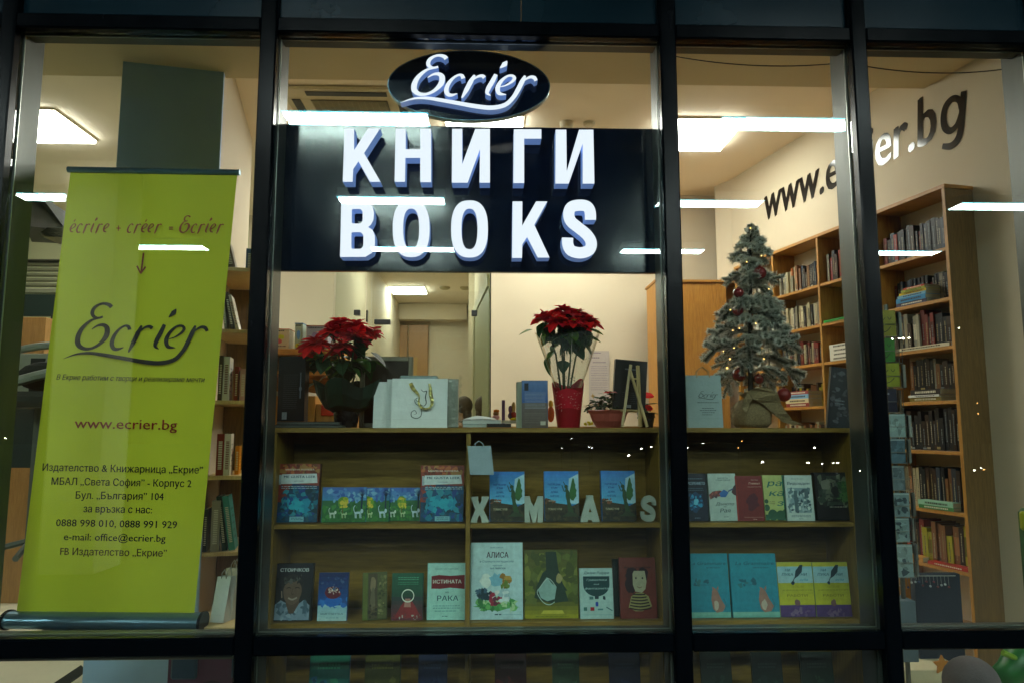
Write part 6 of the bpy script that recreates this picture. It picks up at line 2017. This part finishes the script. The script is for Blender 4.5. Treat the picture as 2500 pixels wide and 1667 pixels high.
# ceiling-hung dark box
e = empty('hanging_unit', tuple(P(110, 520, 5.6)), 'dark box-shaped unit hanging under the ceiling left of the banner', 'air conditioner')
o = P(110, 520, 5.6)
w = MB('matt'); A_ = [P(60, 462, 5.6), P(96, 474, 5.6), P(161, 518, 6.4), P(161, 562, 6.4), P(60, 552, 5.6)]
A2 = [q + Vector((-.25, .5, 0)) for q in A_]
A_ = [q - o for q in A_]; A2 = [q - o for q in A2]
w.poly(A_, '#30362f'); w.poly(A2[::-1], '#30362f')
for k in range(5): w.quad(A_[k], A2[k], A2[(k + 1) % 5], A_[(k + 1) % 5], '#3a3f36')
w.build('casing', parent=e)
w = MB('paint')
for k in range(5):
    q = P(88 + 4 * k, 556 + 5 * k, 6.0) - o; w.box(q.x, q.x + .25, q.y, q.y + .25, q.z - .01, q.z, '#6d705c')
w.build('louvre', parent=e)
fbox('hanging_track', 118, 176, 124, 146, 4.95, .03, 'matt', '#3b3a24', 'short dark track under the ceiling at the far left', 'track')
e = empty('roller_shutter', tuple(P(110, 716, 7.9)), 'grey roller shutter with horizontal slats on the wall left of the banner', 'shutter')
o = P(110, 716, 7.9)
for k in range(5):
    w = MB('paint'); a, c = P(30, 640 + 12.5 * k, 7.9), P(175, 650.5 + 12.5 * k, 7.9)
    w.box(a.x - o.x, c.x - o.x, 0, .05, c.z - o.z, a.z - o.z, '#6f7158', bev=.01); w.build('slat', parent=e)
w = MB('paint'); a, c = P(30, 633, 7.88), P(175, 639, 7.88); w.box(a.x - o.x, c.x - o.x, -.04, .06, c.z - o.z, a.z - o.z, '#3b3c30', bev=.01); w.build('top_rail', parent=e)
w = MB('paint'); a, c = P(30, 703, 7.88), P(175, 717, 7.88); w.box(a.x - o.x, c.x - o.x, -.02, .06, c.z - o.z, a.z - o.z, '#7d7f66', bev=.01); w.build('bottom_rail', parent=e)
fbox('dark_screen', 30, 150, 719, 772, 7.8, .06, 'gloss', '#26332e', 'dark glossy panel below the grey shutter slats', 'panel')
fbox('wood_cupboard', 40, 110, 775, 864, 7.0, .5, 'door_wood', label='brown wooden cupboard left of the banner, behind the white frame', cat='cupboard', zbot=.02)
fbox('dark_cupboard', 110, 150, 768, 1140, 7.4, .5, 'matt', '#30352b', 'dark grey cupboard beside the brown one, left of the banner', 'cupboard')
e = empty('white_monitor', tuple(P(85, 960, 5.2)), 'white-framed screen standing left of the banner', 'monitor')
o = P(85, 960, 5.2)
def rb(px0, px1, pt, pb, dy0, dy1, mat, col, nm, y=5.2):
    a, c = P(px0, pt, y), P(px1, pb, y); w = MB(mat); w.box(a.x - o.x, c.x - o.x, dy0, dy1, c.z - o.z, a.z - o.z, col, bev=.004); w.build(nm, parent=e)
rb(40, 112, 862, 962, 0, .03, 'paint', '#8f9580', 'frame'); rb(76, 106, 874, 958, -.004, -.001, 'gloss', '#1f2521', 'screen')
fbox('grey_partition', -60, 160, 960, 1141, 5.6, .05, 'matt', '#2e3831', 'dark grey desk partition left of the banner', 'partition')
e = empty('office_chair', tuple(P(70, 1360, 4.4)), 'pale plastic chair with a dark seat behind the banner at the far left', 'chair')
o = P(70, 1360, 4.4); o.z = .02
w = MB('paint')
w.tube([P(20, 1205, 4.4) - o, P(60, 1197, 4.4) - o, P(110, 1192, 4.4) - o], .022, 8, '#8d9484'); w.build('backrest_rim', parent=e)
w = MB('matt'); w.sphere(P(80, 1268, 4.45) - o, .16, 14, '#1c231e', sq=(1, .3, .55)); w.build('backrest', parent=e)
w = MB('paint'); w.tube([P(10, 1290, 4.35) - o, P(60, 1276, 4.35) - o, P(120, 1262, 4.35) - o], .03, 8, '#8d9484'); w.build('armrest', parent=e)
w = MB('matt'); a = P(60, 1340, 4.4) - o; w.box(a.x - .3, a.x + .3, -.2, .3, a.z - .03, a.z + .06, '#26302a', bev=.03); w.build('seat', parent=e)
w = MB('paint'); w.tube([(a.x, .05, a.z), (a.x, .05, .06)], .03, 8, '#555a50')
for k in range(5): w.tube([(a.x, .05, .09), (a.x + .28 * math.cos(k * 1.257), .05 + .28 * math.sin(k * 1.257), .03)], .018, 6, '#555a50')
w.build('pedestal', parent=e)
# dark rail lying on the pale floor bottom left
w = MB('matt'); A_, B_ = P(20, 1692, 4.1), P(200, 1588, 4.9); A_.z = .08; B_.z = .08
w.tube([A_, B_], .035, 4, '#23271d'); w.build('floor_skirting', kind='structure')
# child's play house, purple and blue, beside the column
e = empty('play_house', (X(510, 1600, 3.9), 3.9, .02), 'purple and blue plastic play house low beside the column', 'toy house')
o = Vector((X(510, 1600, 3.9), 3.9, .02))
def rel(px, py, y=3.9): return P(px, py, y) - o
zt_ = rel(510, 1585).z
w = MB('gloss')
outer = [(-.19, 0), (.26, 0), (.26, zt_ + .03), (-.19, zt_ + .03)]
hole = [(.03 + .12 * math.cos(t), zt_ - .30 + .16 * math.sin(t)) for t in [math.pi * k / 10 for k in range(11)]] + [(-.09, .02 + 0), (.15, .02)]
w.T = Matrix.Rotation(math.pi / 2, 4, 'X')
w.loops([outer, hole], .05, '#5c2f55'); w.build('front_wall', parent=e)
w = MB('gloss'); w.box(-.18, .25, .05, .5, 0, zt_ + .02, '#3f2442', bev=.02); w.build('house_body', parent=e)
for xx in (-.1, .2):
    w = MB('gloss'); w.box(xx - .07, xx + .06, -.05, -.027, zt_ - .13, zt_ + .01, '#1f4a70', bev=.02); w.build('window_shutter', parent=e)
w = MB('matt'); w.box(-.1, .16, -.02, .03, 0.01, zt_ - .1, '#241a26')
# --- behind the glass partition
def rel_empty(name, px, py, y, label, cat): q = P(px, py, y); return empty(name, (q.x, y, .02), label, cat), Vector((q.x, y, .02))
e, o = rel_empty('glass_partition', 1000, 900, BW + .05, 'frameless glass partition with dark fittings behind the plants', 'glass partition')
xa, xb = X(818, 760, BW + .05), X(1196, 760, BW + .05)
xm = X(893, 760, BW + .05)
for a, c in ((xa, xm - .004), (xm + .004, xb)):
    w = MB('partition_glass'); w.box(a - o.x, c - o.x, 0, .012, 0, 3.9); w.build('glass_leaf', parent=e)
w = MB('gloss'); w.box(xb - o.x + .001, xb - o.x + .035, -.02, .04, 0, 4.07, '#252a26'); w.build('edge_profile', parent=e)
for px0, px1, pa, pb_ in ((864, 879, 757, 770), (914, 953, 780, 792), (1151, 1165, 758, 772)):
    a, c = P(px0, pa, BW) - o, P(px1, pb_, BW) - o
    w = MB('gloss'); w.box(a.x, c.x, -.06, -.003, c.z, a.z, '#2b2f30', bev=.004); w.build('patch_fitting', parent=e)
w = MB('metal'); a, c = P(894, 758, BW) - o, P(897, 786, BW) - o; w.box(a.x, c.x, -.05, -.002, c.z, a.z, '#202422'); w.build('door_handle', parent=e)
# passage door
yD = 14.9
e, o = rel_empty('wooden_door', 985, 900, yD, 'tall brown wooden double door at the end of the passage', 'door')
xm = X(995, 880, yD)
a, c = P(930, 793, yD) - o, P(1046, 793, yD) - o
for x0, x1 in ((a.x, xm - o.x - .01), (xm - o.x + .01, c.x)):
    w = MB('door_wood'); w.box(x0, x1, 0, .06, 0, a.z, bev=.01); w.build('door_leaf', parent=e)
w = MB('paint'); q = P(990, 780, yD) - o; w.box(a.x - .08, c.x + .04, -.01, .04, a.z + .02, q.z, '#7d6a4a'); w.build('transom_panel', parent=e)
w = MB('paint'); w.box(a.x - .16, a.x - .06, -.03, .06, 0, q.z, '#5c6058'); w.build('door_jamb', parent=e)
fbox('passage_beam', 820, 1140, 741, 780, 14.6, .3, 'wall_paint', label=None, kind='structure')
# glazed sliding door in the passage wall (receding)
e, o = rel_empty('sliding_door', 1172, 900, 9.2, 'pale framed glass door in the passage wall left of the dark profile', 'door')
# passage wall runs from (x_open1, BW+.16) to (xs, 10.6)
A0 = Vector((x_open1 - .012, BW + .35, .02)); A1 = Vector((xs - .012 + (x_open1 - xs) * .12, 10.2, .02)); dv_ = (A1 - A0)
zd = Z(1172, 742, 9.0)
w = MB('paint'); 
def slab(p, q, z0, z1, t, col, nm):
    w = MB('paint'); n3 = Vector((-(q - p).y, (q - p).x, 0)).normalized() * t
    w.prism([((p - o).x, (p - o).y), ((q - o).x, (q - o).y), ((q - o + n3).x, (q - o + n3).y), ((p - o + n3).x, (p - o + n3).y)], z0, z1, col); w.build(nm, parent=e)
slab(A0, A1, zd, zd + .13, .03, '#b0a987', 'door_head'); slab(A0.lerp(A1, .93), A1, 0, zd - .001, .03, '#b0a987', 'door_post')
slab(A0, A0.lerp(A1, .92), 0, zd - .002, .012, '#8a8a68', 'door_panel')
# reception desk and shelf with boxes, left behind the plant
yk = 6.2
e, o = rel_empty('back_shelf', 720, 860, yk, 'honey-coloured wooden shelf with toy boxes behind the left plant', 'shelf unit')
a, c = P(600, 851, yk) - o, P(830, 851, yk) - o
w = MB('case_wood'); w.box(a.x, c.x, -.02, .45, a.z - .05, a.z, bev=.004); w.build('top_board', parent=e)
w = MB('case_wood'); w.box(a.x + .02, c.x - .02, .40, .43, 0, a.z - .051); w.build('back_panel', parent=e)
zz = (P(700, 906, yk) - o).z
w = MB('case_wood'); w.box(a.x + .02, c.x - .02, 0, .399, zz - .03, zz); w.build('shelf_board', parent=e)
for x in (a.x, c.x - .02): w = MB('case_wood_vertical'); w.box(x, x + .02, 0, .43, 0, a.z - .051); w.build('side_panel', parent=e)
shz = P(700, 851, yk).z + .002
def toy_box(px0, px1, pt, y, d, cols, label, marks):
    x0, x1 = X(px0, 830, y), X(px1, 830, y); h = Z(px0, pt, y) - shz
    e = empty('toy_box', (x0, y, shz), label, 'box')
    w = MB('gloss'); w.box(0, x1 - x0, 0, d, 0, h, cols[0], bev=.002); w.box(-.001, x1 - x0 + .001, -.001, d + .001, h * .97, h + .002, cols[1]); w.build('carton', parent=e)
    A = Art(x1 - x0, h, len(label))
    for m in marks: A.blob(*m, n=10, rough=.15)
    A.lines(.1, .8, [.88], .05, '#3a3a40'); A.lines(.4, .9, [.12], .05, '#5a3a40')
    A.b.build('carton_print', parent=e)
toy_box(640, 706, 803, yk + .05, .2, ('#b8ac94', '#a3402c'), 'white and red carton with fruit faces on the back shelf', [(.45, .62, .12, .12, '#c49a1c'), (.7, .6, .12, .12, '#a3b01c'), (.6, .38, .15, .13, '#c04a50'), (.3, .2, .1, .12, '#c4c42a')])
toy_box(719, 738, 789, yk + .05, .12, ('#9fae9f', '#3f6a9a'), 'narrow tall white and blue carton on the back shelf', [(.5, .55, .25, .18, '#4a7fc0'), (.4, .14, .3, .08, '#c9b81c')])
toy_box(747, 800, 795, yk + .02, .25, ('#8d8e98', '#8c4a3c'), 'larger lilac-grey carton behind the left plant', [(.4, .5, .2, .2, '#7a6a90'), (.7, .3, .12, .14, '#a0604a')])
rng = random.Random(33)
for k, (px, py, r, c, nm) in enumerate(((727, 887, .05, '#b08a78', 'pale pink'), (741, 891, .035, '#b01c1c', 'red'), (724, 905, .05, '#a89a8c', 'cream'), (731, 925, .05, '#8c4a3a', 'brown-red'))):
    w = MB('matt'); q = P(px, py, yk + .1); w.sphere((0, 0, 0), r, 12, c, sq=(1, .8, 1)); w.sphere((0, 0, r * 1.3), r * .6, 10, mulc(c, 1.2))
    o_ = w.build('soft_toy', label='%s soft toy on the back shelf behind the left plant' % nm, cat='toy'); o_.location = q
# counter with white top
yc = 5.3
e, o = rel_empty('reception_desk', 730, 1000, yc, 'orange-brown wooden counter with a pale top behind the left plant', 'counter')
a, c = P(560, 955, yc) - o, P(770, 955, yc) - o
w = MB('case_wood_vertical'); w.box(a.x, c.x, 0, .5, 0, a.z - .03, bev=.003); w.build('counter_body', parent=e)
w = MB('paint'); w.box(a.x, c.x - .06, -.03, .52, a.z - .029, a.z, '#9c9a8c', bev=.003); w.build('counter_top', parent=e)
w = MB('case_wood_vertical'); w.box(c.x + .002, c.x + .26, .02, .5, 0, (P(790, 985, yc) - o).z, '#a05a14', bev=.003); w.build('counter_wing', parent=e)
q = P(803, 1000, yc - .02) - o
w = MB('gloss'); w.box(q.x - .06, q.x + .04, -.012, .0, q.z - .04, q.z + .035, '#b3200f', bev=.01); w.build('red_sticker', parent=e)
w = MB('case_side'); 
fbox('tan_cabinet', 880, 912, 1000, 1045, 5.0, .3, 'case_side', label='dull tan panel between the black pot and the narrow bag', cat='panel', zbot=.02)
# notice on the wall
yn = BW - .02
a, c = P(1437, 856, yn), P(1489, 985, yn)
e = empty('paper_notice', (a.x, yn, c.z), 'printed paper notice on the wall right of the red wrapped plant', 'notice')
w = MB('paper'); w.box(0, c.x - a.x, 0, .002, 0, a.z - c.z, '#a79f98'); w.build('sheet', parent=e)
A = Art(c.x - a.x, a.z - c.z, 5); A.lines(.1, .6, [.95], .02, '#6d6470'); A.lines(.12, .55, [.86], .018, '#5a5060'); A.lines(.2, .85, [.78, .77], .01, '#6d6470'); A.lines(.1, .9, [.7, .66, .62, .57, .53, .48, .44, .39, .35, .3, .26], .014, '#8a8088')
o_ = A.b.build('notice_print', parent=e); o_.location = (0, 0, 0)
# toys on the counter behind the flat books
yt = 5.0
zt_ = Z(1220, 1040, yt)
e = empty('low_table', (X(1240, 1040, yt), yt, .02), 'pale low cabinet top behind the shelf, carrying small toys', 'cabinet')
w = MB('case_wood'); w.box(-.5, 1.1, -.1, .4, zt_ - .07, zt_ - .02); w.build('table_top', parent=e)
w = MB('case_wood_vertical'); w.box(-.48, 1.08, -.05, .38, 0, zt_ - .071); w.build('table_body', parent=e)
def at_t(px, py): q = P(px, py, yt); return q
def figure(px, pt, pb, parts, name, label, cat='toy'):
    b0 = at_t(px, pb); e = empty(name, tuple(b0), label, cat)
    for nm, dx, pa, pc_, wd, col in parts:
        za, zb = at_t(px, pc_).z - b0.z, at_t(px, pa).z - b0.z
        w = MB('matt'); r = wd / 2 / F_PX * yt; cx = dx / F_PX * yt
        w.sphere((cx, 0, (za + zb) / 2), 1.0, 12, col, sq=(r, r * .8, (zb - za) / 2)); w.build(nm, parent=e, smooth=True)
    return e
figure(1211, 998, 1024, (('body', 0, 1011, 1024, 18, '#b88a94'), ('head', 0, 1002, 1015, 14, '#8c6a4a'), ('hat', 1, 998, 1006, 15, '#c0701a')), 'small_doll', 'small pink doll with an orange hat right of the dark profile')
w = MB('gloss'); a, c = at_t(1225, 976), at_t(1233, 1024); w.box(a.x, c.x, yt, yt + .02, c.z - .03, a.z, '#5c4468'); w.build('purple_box', label='narrow upright purple box with pale marks beside the pink doll', cat='box')
figure(1246, 985, 1020, (('body', 0, 1006, 1022, 12, '#4a3a5c'), ('head', 0, 989, 1008, 10, '#6a4a68')), 'soft_toy', 'purple toy figure behind the flat books')
figure(1254, 978, 1026, (('yellow_base', 0, 1018, 1027, 18, '#b8b41a'), ('red_belly', 0, 1004, 1020, 16, '#8c2a1c'), ('tan_top', 0, 980, 1008, 10, '#a3844a')), 'jar_with_reeds', 'small red and yellow jar with tan sticks left of the blue book', 'jar')
figure(1345, 975, 1030, (('body', 0, 990, 1030, 18, '#a84a14'), ('leafy_top', 0, 976, 995, 12, '#b0801c')), 'orange_toy', 'orange toy peeping out between the blue book and the red wrap')
e = empty('yellow_flowers', tuple(at_t(1436, 1036)), 'low cluster of small bright yellow blooms beside the red wrap', 'flowers')
rg = random.Random(4)
for k in range(16):
    w = MB('leaf'); w.sphere((rg.uniform(-.035, .035), rg.uniform(-.01, .01), rg.uniform(0, .018)), .0085, 7, '#b8b414'); w.build('bloom', parent=e)
# two people behind the partition, only head and shoulders showing
def person(px, ptop, y, hair_col, shirt, facing, label):
    q = P(px, ptop, y)
    e = empty('person', (q.x, y, .02), label, 'person')
    e.rotation_euler = (0, 0, facing)
    Hh = q.z - .02
    joints = [(0, 0, .53), (0, 0, .62), (0, 0, .72), (0, 0, .80), (0, 0, .855), (0, 0, .90), (0, 0, .955),
              (.095, 0, .80), (.115, 0, .65), (.105, -.07, .53), (.10, -.16, .50),
              (-.095, 0, .80), (-.115, 0, .65), (-.105, -.07, .53), (-.10, -.16, .50),
              (.055, 0, .50), (.055, -.01, .28), (.055, .01, .05), (.055, -.07, .02),
              (-.055, 0, .50), (-.055, -.01, .28), (-.055, .01, .05), (-.055, -.07, .02)]
    rad = [.085, .075, .09, .085, .036, .055, .052, .045, .034, .026, .02, .045, .034, .026, .02, .06, .04, .026, .022, .06, .04, .026, .022]
    ed = [(0, 1), (1, 2), (2, 3), (3, 4), (4, 5), (5, 6), (3, 7), (7, 8), (8, 9), (9, 10), (3, 11), (11, 12), (12, 13), (13, 14), (0, 15), (15, 16), (16, 17), (17, 18), (0, 19), (19, 20), (20, 21), (21, 22)]
    me = bpy.data.meshes.new('person_body')
    me.from_pydata([(a * Hh, b_ * Hh, c * Hh) for a, b_, c in joints], ed, [])
    me.materials.append(MATS['skin'])
    ob = bpy.data.objects.new('body', me); COL.objects.link(ob); ob.parent = e
    m = ob.modifiers.new('skin', 'SKIN')
    lay = me.skin_vertices[0].data if me.skin_vertices else None
    if lay is None:
        me.attributes.new  # skin layer is created with the modifier in some versions
    else:
        for v, r in zip(lay, rad): v.radius = (r * Hh * .8, r * Hh * .8)
        lay[0].use_root = True
    s = ob.modifiers.new('sub', 'SUBSURF'); s.levels = 2; s.render_levels = 2
    w = MB('hair'); r = .058 * Hh
    w.sphere((0, .012 * Hh, .945 * Hh), r, 16, sq=(1.0, 1.05, 1.12)); w.sphere((0, .035 * Hh, .885 * Hh), r * .85, 14, sq=(.95, .6, 1.3)); w.build('hair', parent=e, smooth=True)
    w = MB('skin'); w.sphere((0, -.045 * Hh, .925 * Hh), .035 * Hh, 14, sq=(1.15, .8, 1.45)); w.lathe([(.006 * Hh, 0), (.012 * Hh, -.012 * Hh)], 6, c=(0, -.078 * Hh, .93 * Hh)); w.build('face', parent=e, smooth=True)
    for sx_ in (-1, 1):
        w = MB('gloss'); w.sphere((sx_ * .016 * Hh, -.072 * Hh, .938 * Hh), .0045 * Hh, 8, '#1c1614'); w.build('eye', parent=e)
    w = MB('matt')
    w.lathe([(.1 * Hh, .48 * Hh), (.088 * Hh, .6 * Hh), (.105 * Hh, .72 * Hh), (.115 * Hh, .79 * Hh), (.075 * Hh, .835 * Hh), (.04 * Hh, .85 * Hh)], 20, col=shirt, wob=lambda a, z: .12 * abs(math.cos(a)) - .2 * abs(math.sin(a)))
    w.build('shirt', parent=e, smooth=True)
person(1187, 968, 8.9, None, '#6a685a', RAD(70), 'person with brown hair in a grey top behind the glass partition')
person(1128, 969, 9.6, None, '#4f4532', RAD(-100), 'person with brown hair seen from behind, half hidden by the wrapped box')

# ================================================================= POSTCARD SPINNER, RIGHT PANE
yr = 3.75
q = P(2250, 1500, yr)
e = empty('postcard_rack', (X(2190, 1200, yr), yr, .02), 'tall wire spinner rack for postcards right of the window upright', 'card rack')
o = Vector((X(2190, 1200, yr), yr, .02))
w = MB('metal'); w.tube([(0, .0, 0), (0, 0, (P(2195, 745, yr) - o).z)], .012, 8, '#6c706a'); w.build('pole', parent=e)
w = MB('metal')
for k in range(4):
    a = k * math.pi / 2 + .4; w.tube([(0, 0, .05), (.25 * math.cos(a), .25 * math.sin(a), .015)], .012, 6, '#5c605a')
w.build('foot', parent=e)
RX, RY = (P(2165, 1200, yr) - o).x, 0
cards = [(2122, 2183, 758, 822, '#8f8a1c', 'yellow-green card with a curved smile line', 'smile'), (2122, 2187, 824, 884, '#2f7a1c', 'green card with a face drawn in dark lines', 'smile'),
         (2126, 2192, 886, 944, '#8f961c', 'lime card with a face drawn in dark lines, the third down', 'smile'), (2128, 2190, 948, 1006, '#161e34', 'dark navy card with a small white tick', 'tick'),
         (2130, 2205, 1010, 1066, '#8fa8a4', 'pale sketched postcard, first below the navy card', 'sketch'), (2132, 2206, 1070, 1130, '#54707c', 'blue-grey postcard, second below the navy card', 'sketch'),
         (2134, 2212, 1136, 1196, '#6a7c80', 'greyish postcard with dark houses, third below the navy card', 'sketch'), (2136, 2216, 1202, 1260, '#7a9294', 'pale postcard tilted, fourth below the navy card', 'sketch'),
         (2138, 2220, 1264, 1322, '#7f9896', 'pale postcard, fifth below the navy card', 'sketch'), (2140, 2226, 1328, 1408, '#8aa09c', 'large pale card at the bottom of the rack', 'sketch')]
rg = random.Random(8)
for k, (a, c, pt, pb, col, lab, kind) in enumerate(cards):
    y = yr - .13
    x0, x1 = X(a, pt, y), X(c, pt, y); za, zb = Z(a, pb, y), Z(a, pt, y)
    ee = empty('postcard', (x0, y, za), lab, 'postcard', 'cards in the spinner rack', rz=RAD(rg.uniform(-6, 6)))
    w = MB('print'); w.box(0, x1 - x0, 0, .003, 0, zb - za, col); w.build('card', parent=ee)
    A = Art(x1 - x0, zb - za, k)
    if kind == 'smile':
        A.line([(.12, .3), (.35, .18), (.62, .2), (.8, .38)], .03, '#1c2410'); A.line([(.42, .75), (.5, .62), (.6, .72)], .025, '#1c2410'); A.line([(.7, .75), (.76, .64), (.84, .74)], .025, '#1c2410')
    elif kind == 'tick': A.rect(.4, .75, .7, .83, '#8a90a0'); A.line([(.2, .32), (.32, .28), (.5, .36)], .04, '#8a90a0')
    else:
        A.dabs(.1, .15, .9, .8, [mulc(col, .6), mulc(col, .8), mulc(col, 1.2), '#3a4a50'], 24, .08); A.rect(.0, .93, 1, .97, '#a9bcb8')
    A.b.build('card_print', parent=ee)
    # side stack of cards in the next pocket, seen edge on
    w = MB('print')
    for j in range(6):
        w.quad((x1 - x0 + .012 + j * .004, -.01 + .012 * j, 0), (x1 - x0 + .05 + j * .004, .04 + .012 * j, 0), (x1 - x0 + .05 + j * .004, .04 + .012 * j, (zb - za) * .96), (x1 - x0 + .012 + j * .004, -.01 + .012 * j, (zb - za) * (.93 + .01 * j)), ['#8a9a98', '#5c6c6c', '#7a8684', '#3c4a4c'][(j + k) % 4])
    w.build('card_stack', parent=ee)
    # wire pocket
    w = MB('metal'); xl = x0 - o.x; xr_ = x1 - o.x + .05; zz = za - o.z
    for hz in (0.0, .45): w.tube([(xl, y - o.y - .012, zz + hz * (zb - za)), (x1 - o.x, y - o.y - .016, zz + hz * (zb - za)), (xr_, y - o.y + .05, zz + hz * (zb - za)), (.03, .03, zz + hz * (zb - za))], .0018, 5, '#8c918c')
    w.tube([(x1 - o.x + .003, y - o.y - .016, zz - .01), (x1 - o.x + .003, y - o.y - .016, zz + (zb - za) * .6)], .0015, 5, '#8c918c')
    w.tube([(xr_ + .005, y - o.y + .05, zz - .01), (xr_ + .008, y - o.y + .05, zz + (zb - za) * 1.0)], .0018, 5, '#6c716c')
    w.build('wire_pocket', parent=e)
# hanging trinkets under the rack
e = empty('trinket_stand', (X(2235, 1440, 3.9), 3.9, .02), 'small stand of shiny trinkets below the card rack', 'trinket stand')
o = Vector((X(2235, 1440, 3.9), 3.9, .02)); rg = random.Random(12)
w = MB('metal'); zt1 = (P(2235, 1405, 3.9) - o).z; w.tube([(-.18, 0, zt1), (.22, 0, zt1)], .003, 6, '#8c8f88'); w.tube([(-.1, 0, zt1), (-.1, 0, 0)], .006, 6, '#5c605a'); w.build('frame', parent=e)
for k in range(18):
    x = -.16 + k * .02; L = rg.uniform(.02, .05); w = MB('gloss'); w.tube([(x, 0, zt1 - .002), (x + .002, 0, zt1 - L)], .0012, 4, '#7a7d78'); w.sphere((x + .002, 0, zt1 - L - .008), .006, 8, rg.choice(['#6a2a30', '#a9b0b0', '#3a4a6a', '#7a2a3a'])); w.build('trinket', parent=e)
fbox('grey_carton', 2186, 2240, 1466, 1616, 3.7, .2, 'matt', '#54646a', 'grey cloth-covered box standing below the card rack', 'box')
fbox('dark_blue_screen', 2240, 2352, 1400, 1640, 4.1, .05, 'matt', '#14202e', 'dark blue board under the card rack beside the bookcase end', 'board')
# grey ball, green plastic toy, pale gift at the lower right
e = empty('grey_ball', tuple(P(2372, 1668, 3.6)), 'large grey ball-shaped lamp low in the right pane', 'ball')
w = MB('matt'); w.sphere((0, 0, 0), 62 / F_PX * 3.6 * 1.0, 28, '#5f5858'); w.build('ball_shell', parent=e, smooth=True)
e = empty('green_toy_slide', (X(2480, 1600, 3.7), 3.7, .02), 'bright green plastic toy slide at the right edge of the photo', 'toy')
o = Vector((X(2480, 1600, 3.7), 3.7, .02))
w = MB('gloss')
w.tube([P(2440, 1660, 3.7) - o, P(2470, 1640, 3.7) - o, P(2520, 1560, 3.7) - o], [.06, .07, .09], 12, '#1a5c24'); w.build('slide_side', parent=e, smooth=True)
w = MB('gloss'); w.tube([P(2448, 1592, 3.66) - o, P(2510, 1618, 3.66) - o], .014, 8, '#6a8a1c'); w.build('slide_rim', parent=e)
w = MB('gloss'); a = P(2494, 1240, 3.75) - o; c = P(2560, 1600, 3.75) - o; w.box(a.x, c.x, .0, .1, c.z, a.z, '#1a4a20', bev=.02); w.build('slide_frame', parent=e)
w = MB('gloss'); a = P(2484, 1246, 3.7) - o; c = P(2560, 1292, 3.7) - o; w.box(a.x, c.x, -.03, .0, c.z, a.z, '#8c8f1c', bev=.01); w.build('yellow_rail', parent=e)
e = empty('star_box', tuple(P(2300, 1622, 3.9)), 'orange paper star on a pale box top, low in the right pane', 'star')
w = MB('paper'); s_ = .05
w.T = Matrix.Rotation(math.pi / 2, 4, 'X')
w.prism([(s_ * (1 if k % 2 == 0 else .5) * math.cos(math.pi / 2 + math.pi * k / 5), s_ * (1 if k % 2 == 0 else .5) * math.sin(math.pi / 2 + math.pi * k / 5)) for k in range(10)], -.006, .006, '#b0742a'); w.build('paper_star', parent=e)
w = MB('paper'); w.box(-.25, .14, .02, .3, -.12, -.03, '#c9c09c', bev=.004); w.build('box_top', parent=e)
